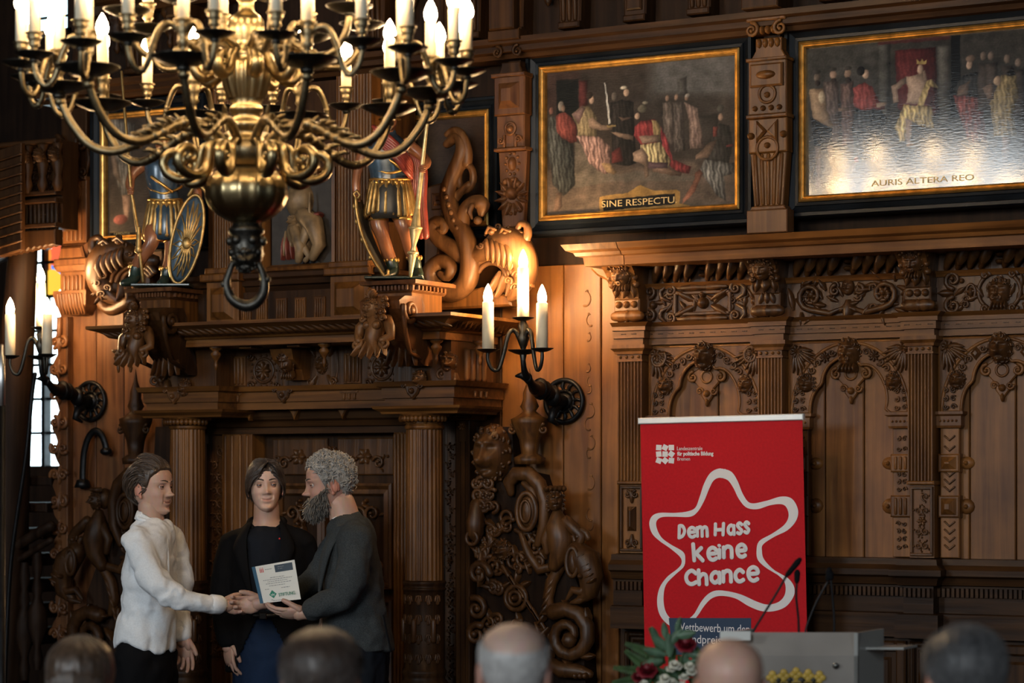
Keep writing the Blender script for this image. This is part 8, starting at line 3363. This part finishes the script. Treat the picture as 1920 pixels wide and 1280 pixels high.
z228 = pp(1480, 1229, dl)[2]
slab(MB(), A_, B_, .03, z228, .012, side).build('front_panel', M['acryl'], lec)
slab(MB(), B_, Bk, .03, zt_, .012, A_ - B_).build('side_panel', M['acryledge'], lec)
slab(MB(), A_, Ak, .03, zt_, .012, B_ - A_).build('side_panel', M['acryledge'], lec)
m = MB()                                   # sloping top panel above the front
q = side * .10
m.add([tuple(np.r_[A_[:2], z228]), tuple(np.r_[B_[:2], z228]), tuple(np.r_[(B_ + q)[:2], zt_]), tuple(np.r_[(A_ + q)[:2], zt_]),
       tuple(np.r_[(A_ + q * .3)[:2], z228]), tuple(np.r_[(B_ + q * .3)[:2], z228]), tuple(np.r_[(B_ + q * 1.3)[:2], zt_]), tuple(np.r_[(A_ + q * 1.3)[:2], zt_])],
      [(0, 1, 2, 3), (7, 6, 5, 4), (0, 4, 5, 1), (1, 5, 6, 2), (2, 6, 7, 3), (3, 7, 4, 0)], False)
m.build('upper_panel', M['acryl'], lec)
zs = pp(1660, 1214, dl * 1.02)[2]
e1 = (B_ - A_) / np.linalg.norm(B_ - A_)
m = MB()
for p0, p1, z in ((A_ + side * .3, B_ + side * .3 + e1 * .13, zs),):
 p2, p3 = p1 + side * .55, p0 + side * .55
 m.add([(*p0[:2], z), (*p1[:2], z), (*p2[:2], z), (*p3[:2], z), (*p0[:2], z + .008), (*p1[:2], z + .008), (*p2[:2], z + .008), (*p3[:2], z + .008)], [(3, 2, 1, 0), (4, 5, 6, 7), (0, 1, 5, 4), (1, 2, 6, 5), (2, 3, 7, 6), (3, 0, 4, 7)], False)
m.build('shelf', M['acryledge'], lec)
m = MB()
c4 = [A_ - e1 * .05 - side * .1, B_ + e1 * .05 - side * .1, Bk + e1 * .05 + side * .2, Ak - e1 * .05 + side * .2]
m.add([(*c[:2], z) for z in (0, .03) for c in c4], [(3, 2, 1, 0), (4, 5, 6, 7), (0, 1, 5, 4), (1, 2, 6, 5), (2, 3, 7, 6), (3, 0, 4, 7)], False)
m.build('foot_plate', M['acryledge'], lec)
fr = pp(1567, 1248, dl) - AWAY * .004
MB().frame(fr, RIGHT, AWAY, UP).lathe([(.0, 0), (.012, 0), (.012, .006), (0, .008)], (0, 0, 0), 14).at(fr, rz=TH, rx=0).ell((0, 0, 0), (.011, .008, .011), 12, 8).build('steel_fixing', plain('steel', (.3, .3, .3), .25, 1.0), lec)
M['crown'] = plain('golden_print', (.50, .33, .05), .5, var=.2)
M['crownk'] = plain('black_print', (.02, .018, .01), .5)
K = dl / F
cb = pp(1492, 1271, dl) - AWAY * .003
m = MB().frame(cb, RIGHT * K, AWAY * K, UP * K)
m.ext([(-42, -40), (42, -40), (46, -6), (-46, -6)], 0, -2)
for x in (-44, -23, 0, 23, 44):
 hgt = 14 + 6 * (1 - abs(x) / 44)
 for dx, dz, rr in ((0, hgt, 7), (-7, hgt - 7, 6), (7, hgt - 7, 6), (0, hgt - 12, 6)):
  m.boss(x + dx * .9, dz - 6, rr, 2.5, -2)
 m.ext([(x - 4, -8), (x + 4, -8), (x + 3, hgt - 8), (x - 3, hgt - 8)], 0, -2)
m.boss(0, 10, 3, 4, -3)
m.build('crown_emblem', M['crown'], lec)
m = MB().frame(cb - AWAY * .006, RIGHT * K, AWAY * K, UP * K)
for x in (-33, -12, 12, 33):
 m.boss(x, -3, 5, 1.5, 0)
m.line([(-42, -9), (42, -9)], 1.5, 0)
m.build('emblem_outline', M['crownk'], lec)
A2, B2 = pp(1350, 1183, dl * .997), pp(1407, 1183, dl * .997)
card = MB()
slab(card, A2, B2, pp(1380, 1200, dl * .997)[2], A2[2], .003, side)
card.build('paper_card', plain('white_card', (.62, .62, .58), .6), lec, label='blank white card at its left end')


def mic(label, pts, head, dm):
 P_ = [pp(x, y, dm) for x, y in pts]
 P_[0] = np.r_[P_[0][:2], zs + .0095]
 root = thing('gooseneck_microphone', label, 'microphone', P_[0], 'microphones on the lectern')
 MB().lathe([(0, 0), (.011, 0), (.010, .012), (.006, .02), (0, .02)], P_[0], 14).build('base', M['iron'], root)
 P_[0] = P_[0] + UP * .02
 MB().tube(bez(P_, 24), .0042, 7).build('gooseneck', M['iron'], root)
 h0, h1 = [pp(x, y, dm) for x, y in head]
 t = np.linspace(0, 1, 8)
 MB().tube([h0 * (1 - a) + h1 * a for a in t], [.006, .0095, .010, .010, .0105, .011, .011, .008], 12).build('capsule', M['blackcloth'], root)


mic('black gooseneck microphone leaning right, leftmost on the lectern', [(1412, 1190), (1412, 1184), (1450, 1122), (1474, 1080)], [(1474, 1080), (1500, 1048)], 8.36)
mic('short upright black microphone just right of the leaning one', [(1498, 1190), (1497, 1160), (1493, 1120), (1494, 1092)], [(1494, 1092), (1495, 1070)], 8.36)
mic('thin curved microphone right of the banner edge', [(1511, 1190), (1512, 1176), (1530, 1130), (1552, 1090)], [(1552, 1088), (1555, 1066)], 8.36)
mic('thin straight microphone at the right end of the lectern', [(1564, 1190), (1564, 1160), (1561, 1120), (1558, 1086)], [(1558, 1086), (1557, 1072)], 8.36)

# ------------------------------------------------------------------ the flower arrangement
dfl = 7.9
fb_ = pp(1240, 1330, dfl)
flo = thing('flower_arrangement', 'arrangement of dark red roses, white blossoms and green leaves left of the lectern', 'flowers', (fb_[0], fb_[1], 0))
K = dfl / F
MB().lathe([(0, 0), (.16, 0), (.16, .03), (.05, .06), (.04, fb_[2] - .2), (.12, fb_[2] - .14), (.14, fb_[2] - .02), (.12, fb_[2]), (0, fb_[2] - .02)], (fb_[0], fb_[1], 0), 20).build('vase_stand', M['iron'], flo)
fm = lambda: MB().frame(fb_, RIGHT * K, AWAY * K, UP * K)


def fl(px, py):
 return px - 1240, 1330 - py


M['rose'] = plain('dark_red_rose', (.17, .006, .014), .55, var=.4, scale=60)
M['wflower'] = plain('white_blossom', (.62, .60, .50), .5, var=.12, scale=60)
M['leafg'] = plain('grey_green_leaf', (.07, .13, .075), .5, var=.35, scale=30)
M['leafd'] = plain('fern_green', (.035, .075, .02), .5, var=.4, scale=40)


def petals(m, c, r, n, layers, tilt, seed):
 q = random.Random(seed)
 for L in range(layers):
  for k in range(n):
   a = 2 * pi * (k + .5 * L) / n + q.uniform(-.15, .15)
   rr = r * (1 - .24 * L)
   up = .35 + .32 * L
   P = np.zeros((5, 5, 3))
   for i, t in enumerate(np.linspace(0, 1, 5)):
    for j, s in enumerate(np.linspace(-1, 1, 5)):
     w_ = s * .62 * rr * sin(pi * (.15 + .75 * t)) * 1.1
     out = rr * (t ** .7) * (1 - .35 * up) * (1 - .15 * s * s)
     hgt = rr * up * t * 1.3 - (.25 * rr * t ** 4 if L == 0 else 0)
     P[i, j] = (out * cos(a) - w_ * sin(a), (out * sin(a) + w_ * cos(a)), hgt)
   P = P @ np.array(((1, 0, 0), (0, cos(tilt), -sin(tilt)), (0, sin(tilt), cos(tilt)))).T
   m.grid(P + np.array(c))
 m.ell(np.array(c) + (0, -r * .1, r * .35), r * .35, 8, 6)
 return m


for k, (px, py, r_) in enumerate(((1284, 1202, 25), (1212, 1250, 24), (1196, 1262, 16))):
 x, z = fl(px, py)
 m = petals(fm(), (x, -14, z - 8), r_, 6, 4, .8, k)
 ro = m.build('rose', M['rose'], flo)
 fm().tube([(x * .2, 0, 0), (x * .7, -4, z * .6), (x, -12, z - 10)], 2, 6).build('stem', M['leafd'], ro)
for k, (px, py) in enumerate(((1256, 1246), (1268, 1240), (1244, 1262), (1280, 1262), (1294, 1250), (1238, 1274), (1276, 1276), (1258, 1270), (1262, 1236), (1206, 1274), (1290, 1240))):
 x, z = fl(px, py)
 m = petals(fm(), (x, -26 - k % 3 * 5, z - 8), 12, 5, 3, .5 + .2 * (k % 3), k + 9)
 m.build('white_flower', M['wflower'], flo)
r = random.Random(11)
for k, (px, py, an, L, w_) in enumerate(((1254, 1212, 1.6, 46, 18), (1262, 1196, .9, 44, 16), (1282, 1188, .2, 36, 18), (1240, 1206, 2.4, 44, 18), (1230, 1222, 2.9, 46, 16), (1296, 1224, -.2, 34, 16), (1312, 1250, -.3, 36, 18), (1228, 1192, 1.9, 34, 14), (1270, 1172, 1.3, 30, 12), (1308, 1262, -.4, 40, 18), (1226, 1240, 3.3, 40, 16), (1310, 1264, .5, 32, 14), (1246, 1184, 1.7, 34, 14))):
 x, z = fl(px, py)
 m = fm()
 m.leaf(x - L * .4 * cos(an), z - L * .4 * sin(an), an, L, w_, 4, -10 - r.uniform(0, 14), curl=2.0)
 m.build('leaf', M['leafg'], flo)
for k in range(60):
 px, py, an = r.uniform(1205, 1312), r.uniform(1240, 1304), r.uniform(-.4, 3.5)
 x, z = fl(px, py)
 m = fm()
 m.leaf(x, z, an, r.uniform(24, 40), r.uniform(9, 15), 3, 4 - r.uniform(0, 10), curl=2.0)
 m.build('leaf', M['leafd'] if k % 3 else M['leafg'], flo)
for k, (px, py, an, L) in enumerate(((1236, 1232, 2.75, 66), (1226, 1262, 3.0, 74), (1222, 1256, 2.5, 60), (1300, 1276, .2, 40), (1250, 1230, 2.1, 60), (1200, 1276, 3.2, 50), (1322, 1274, .5, 40))):
 x, z = fl(px, py)
 m = fm()
 for t in np.linspace(.1, 1, 14):
  for s in (-1, 1):
   m.leaf(x + L * t * cos(an), z + L * t * sin(an), an + s * 1.0, 17 * (1.1 - t * .8), 4.5, 1.5, -4 - 4 * (k % 3))
 m.tube([(x, -4, z), (x + L * cos(an), -6, z + L * sin(an))], 1.2, 5)
 m.build('fern_frond', M['leafd'], flo)

# ------------------------------------------------------------------ the audience, seen from behind
M['skinr'] = M['skin']


def chair(at, yaw, label):
 root = thing('audience_chair', label, 'chair', at, 'chairs of the seated audience')
 root.rotation_euler = (0, 0, yaw)
 ORG[root.name] = (0, 0, 0)
 MB().box(-.19, .19, -.2, .24, .36, .40, .01).build('seat', M['blackcloth'], root)
 MB().box(-.18, .18, .25, .28, .55, .9, .01).build('backrest', M['blackcloth'], root)
 for sx in (-1, 1):
  MB().tube([(sx * .17, -.18, 0), (sx * .17, -.18, .37)], .014, 8).build('leg', M['iron'], root)
  MB().tube([(sx * .17, .27, 0), (sx * .17, .27, .38), (sx * .165, .27, .89)], .014, 8).build('leg', M['iron'], root)


def audience(label, px, ytop, wpx, wid, hair, tone, style, jacket, seed, ears=True):
 d = wid * F / wpx
 P = Pose(px, d)
 J = P.J
 sc = wid / .155 * (.94 if style == 'long' else 1.0)
 ztop = CZ + (HY - ytop) / P.s - (.012 if style != 'bald' else 0)
 zch = ztop - .226 * sc
 core = MB()
 zs_ = zch - .10
 tor = [(.08, zs_ + .04, .06), (.165, zs_ - .0, .10), (.182, zs_ - .08, .12), (.172, .80, .125), (.165, .66, .13), (.17, .56, .14)]
 m2 = MB()
 G = []
 a = np.linspace(0, 2 * pi, 24, endpoint=False)
 for hw, z, hd in tor:
  G.append(np.c_[hw * .9 * np.cos(a), hd * .9 * np.sin(a) - .0, np.full(24, z)])
 G = [np.tile(G[0].mean(0), (24, 1))] + G + [np.tile(G[-1].mean(0), (24, 1))]
 core.grid(np.array(G), False, True)
 arms, legs = [], []
 for s in (-1, 1):
  arms.append([(s * .16, .0, zs_ - .05), (s * .17, .05, zs_ - .22), (s * .17, .14, zs_ - .36), (s * .14, .30, .62), (s * .09, .36, .60)])
  legs.append([(s * .1, .02, .53), (s * .11, .25, .54), (s * .11, .44, .50), (s * .11, .46, .28), (s * .11, .46, .10)])
  tube_j(core, arms[-1], [.05, .045, .038, .03, .027])
  tube_j(core, legs[-1], [.075, .07, .055, .05, .04])
 core.tube([(0, .0, zs_), (0, -.01, zch - .02), (0, .0, zch + .05)], [.075, .062 * sc, .062 * sc], 14)
 body = evaluated(core, .014, 3)
 cols = []
 T, R = head_on(body, None, (0, .03, zch), pi + .02 * (seed % 5 - 2), -.04, .0, sc, cols, tone=tone, ears=ears)
 for s in (-1, 1):
  hand(body, (s * .09, .36, .60), (-s * .5, .8, -.1), (0, 0, -1), (-s, 0, 0), curl=(.2, .3, .3))
 p = person_root(body, P, cols, label)
 h = MB()
 if style == 'crop':
  ln = lambda a: float(np.interp(a, [0, .6, 1.0, 1.3, 1.6, 2.0, 2.5, pi], [.195, .19, .16, .105, .125, .085, .055, .045]))
  Pc, nn = scalp(T, sc, lambda a, t: .007 + .006 * t, ln, seed=seed, wave=.0015)
  h.grid(T(Pc), False, True)
  tufts(h, T, sc, Pc[:27], nn[:27], 1500, .024, .0015, lambda x, y, z: (x * 4, .6, -.9), seed, .002)
  put(h, P, 'hair', hair, p)
 elif style == 'fringe':                # cropped grey round a thin crown
  ln = lambda a: float(np.interp(a, [0, .6, 1.0, 1.3, 1.6, 2.0, 2.5, pi], [.2, .2, .165, .11, .125, .085, .06, .05]))
  Pc, nn = scalp(T, sc, lambda a, t: .0035 - .0045 * max(0, (t - .62) * 2.2), ln, seed=seed, wave=.0006)
  h.grid(T(Pc[:15]), False, True)
  tufts(h, T, sc, Pc[:14], nn[:14], 520, .014, .0016, lambda x, y, z: (x * 4, .4, -.9), seed, .002)
  put(h, P, 'hair', hair, p)
 elif style == 'long':
  ln = lambda a: float(np.interp(a, [0, .6, 1.0, 1.4, 1.9, 2.5, pi], [.195, .185, .15, .06, -.02, -.06, -.07]))
  Pc, nn = scalp(T, sc, lambda a, t: .014 + .012 * t, ln, seed=seed, wave=.003)
  h.grid(T(Pc), False, True)
  for k in range(90):
   a = -1.9 + 3.8 * k / 89
   c0 = np.array((.07 * sin(a), .095 * cos(a) + .01, .16))
   h.tube(T(bez([c0 * (.5, .5, 1) + (0, 0, .06), c0 * (1.1, 1.1, 1), c0 * (1.2, 1.15, .45), c0 * (1.15, 1.1, -.3), c0 * (1.05, 1.05, -.85)], 9)), np.array([.006, .008, .009, .009, .009, .008, .007, .006, .002]), 5)
  put(h, P, 'hair', hair, p)
 j = MB()
 a = np.linspace(0, 2 * pi, 24, endpoint=False)
 G = [np.c_[hw * 1.06 * np.cos(a), hd * 1.1 * np.sin(a), np.full(24, z)] for hw, z, hd in tor]
 G = [np.tile(G[0].mean(0), (24, 1))] + G + [np.tile(G[-1].mean(0), (24, 1))]
 j.grid(np.array(G), False, True)
 for A in arms:
  tube_j(j, A[:4], [.06, .055, .05, .045])
 put(evaluated(j, .014, 4, [(.012, .1)]), P, 'jacket', jacket, p)
 t = MB()
 for L in legs:
  tube_j(t, L, [.085, .08, .07, .062, .055])
 t.ell((0, 0, .54), (.165, .14, .09), 16, 8)
 put(evaluated(t, .014, 4), P, 'trousers', M['darktrouser'], p)
 for L in legs:
  put(shoe(MB(), (L[-1][0], .46, 0), pi), P, 'shoe', M['shoe'], p)
 # the chair stands under the sitter, its back to the camera
 chair(tuple(P.base), TH + pi, 'dark chair under the ' + label.split(' seen')[0].split(',')[0])


TN = ((.46, .29, .22), (.4, .14, .11))
audience('listener with long brown hair, far left of the audience, seen from behind', 148, 1200, 112, .168, M['hairbrown'], TN, 'long', M['blackcloth'], 1)
audience('listener with cropped very dark hair seen from behind, below the jacketed man', 600, 1176, 138, .166, M['hairdark'], TN, 'crop', M['blackcloth'], 2)
M['greystub'] = hairmat('short_grey_stubble', (.33, .32, .31), .25)
audience('balding listener with short grey hair at the sides seen from behind', 963, 1158, 130, .158, M['greystub'], ((.46, .31, .25), (.4, .2, .15)), 'fringe', M['greyjacket'], 3)
audience('fully bald listener seen from behind, in front of the lectern', 1370, 1198, 128, .156, M['greystub'], ((.52, .31, .235), (.4, .2, .15)), 'bald', M['blackcloth'], 4)
M['hairdg'] = hairmat('dark_grey_hair', (.040, .040, .042), .5)
audience('listener with dark greying hair seen from behind, far right of the audience', 1815, 1170, 140, .166, M['hairdg'], TN, 'crop', M['blackcloth'], 6)

# ------------------------------------------------------------------ the carved stair at the far left
st = thing('carved_staircase', 'dark carved wooden spiral staircase with scalloped soffit at the far left', 'staircase', (wx(20, .3), -.3, 0))


def sp(px, py, o=.3):
 return wp(px, py, o)


m = MB()
e = []
for k in range(33):
 px = -60 + (112 + 60) * k / 32
 py = 492 - (px + 60) * .21 + 5 * abs(sin(k * 1.5))
 p = sp(px, py)
 e.append((p[0], p[2]))
p0, p1 = sp(112, 430), sp(-60, 440)
m.ext(e + [(p0[0], p0[2]), (p1[0], p1[2])], -.28, -.34, .006)
m.build('scalloped_soffit', M['oakd'], st)
m = MB()
a0, a1 = wx(-60, .3), wx(113, .3)
m.box(a0, a1, -.28, -.16, sp(40, 432)[2], sp(40, 268)[2])
for k in range(8):
 px = 50 + 8 * k
 m.tube([sp(px, 428, .3), sp(px, 380, .3)], .012, 6)
m.build('parapet', M['oakd'], st)
m = MB()
for yy in (270, 366, 380, 426):
 p = sp(50, yy)
 m.box(a0, a1, -.34, -.28, p[2] - .012, p[2] + .012, .005)
x0, z0 = sp(50, 410)[0], sp(50, 415)[2]
m.build('parapet_rail', M['oakdx'], st)
m = MB()
m.arabesque(wx(48, .3), wx(108, .3), sp(60, 424)[2], sp(60, 384)[2], .03, -.28, 2)
m.build('parapet_carving', M['oakd'], st, kind='stuff')
m = MB()
for px in (62, 90):
 m.arabesque(wx(px - 10, .3), wx(px + 10, .3), sp(60, 362)[2], sp(60, 276)[2], .03, -.28, px, True)
m.build('parapet_carving', M['oakd'], st, kind='stuff')
for px in (50, 78, 106):
 m = MB()
 X = wx(px, .34)
 m.lathe([(.015, sp(60, 364)[2]), (.03, sp(60, 350)[2]), (.018, sp(60, 335)[2]), (.032, sp(60, 312)[2]), (.016, sp(60, 290)[2]), (.03, sp(60, 275)[2])], (X, -.33, 0), 10)
 m.mask(X, sp(60, 296)[2], .06, .08, .05, -.35, 'woman', px)
 m.build('baluster', M['oakd'], st)
m = MB()                                   # slanting string board with raised bands
for k in range(10):
 y0 = 296 + k * 18
 m.tube([sp(-30, y0 + 14, .42), sp(40, y0 - 8, .42)], .008, 5)
P4 = [sp(-60, 300, .4), sp(42, 268, .4), sp(42, 468, .4), sp(-60, 500, .4)]
m.ext([(p[0], p[2]) for p in P4], -.38, -.41, .004)
m.build('string_board', M['oakd'], st)
m = MB()
m.tube(bez([sp(8, 1300, .1), sp(12, 1000, .1), sp(24, 760, .1), sp(34, 600, .1), sp(44, 466, .1)], 20), np.linspace(.13, .075, 20), 14)
m.build('newel_post', M['walnut'], st)
m = MB()
m.tube(bez([sp(-10, 1052, .12), sp(40, 1018, .12), sp(96, 985, .12)], 10), .03, 8)
m.tube(bez([sp(-10, 1080, .12), sp(40, 1046, .12), sp(96, 1012, .12)], 10), .018, 8)
m.build('handrail', M['walnut'], st)
for px, yy in ((60, 1175), (84, 1155), (38, 1195)):
 m = MB()
 c = sp(px - 14, yy, .1)
 m.lathe([(.02, -.28), (.03, -.22), (.018, -.16), (.055, -.05), (.05, .03), (.02, .1), (.03, .14), (.018, .2), (.03, .26), (.02, .34)], c, 12)
 m.build('stair_baluster', M['walnut'], st)
for k in range(7):
 c = sp(95 - 8 * k, 900 + 50 * k, .0)
 MB().box(c[0] - .5, c[0] + .0, .0, .9, c[2] - .03, c[2] + .02, .006).build('stair_tread', M['walnut'], st)
m = MB()
c0, c1 = sp(-70, 462, .1), sp(52, 462, .1)
P_ = []
for t in np.linspace(0, 1, 9):
 P_.append([(c0[0] + (c1[0] - c0[0]) * u, .1 - .25 * t, c0[2] - .21 * t * (1 - u * .7)) for u in np.linspace(0, 1, 8)])
m.grid(np.array(P_))
m.build('plaster_vault', plain('pale_plaster', (.78, .83, .86), .6), st)
m = MB()
m.tube(bez([sp(66, 700, .3), sp(60, 740, .3), sp(48, 860, .3), sp(20, 1060, .3), sp(8, 1300, .3)], 30), .011, 7)
o = m.build('black_cable', M['iron'])
tag(rebase(o, sp(8, 1300, .3)), 'thin black cable hanging down along the dark newel post', 'cable')
root = thing('stand_tube', 'silver tube of a black stand at the very left edge', 'stand', pp(3, 1300, 8.6) * (1, 1, 0))
c = pp(3, 760, 8.6)
zA, zB, zC = c[2], pp(3, 668, 8.6)[2], pp(3, 646, 8.6)[2]
MB().lathe([(.012, 0), (.014, zA), (.0, zA)], (c[0], c[1], 0), 14).build('lower_tube', M['iron'], root)
MB().lathe([(.0, zA - .01), (.0125, zA), (.0125, zB), (.009, zB + .004), (.008, zC), (.0, zC)], (c[0], c[1], 0), 14).build('upper_tube', plain('bright_steel', (.6, .6, .6), .3, 1.0), root)
MB().lathe([(.0, 0), (.18, 0), (.16, .02), (.014, .03)], (c[0], c[1], 0), 20).build('foot', M['iron'], root)
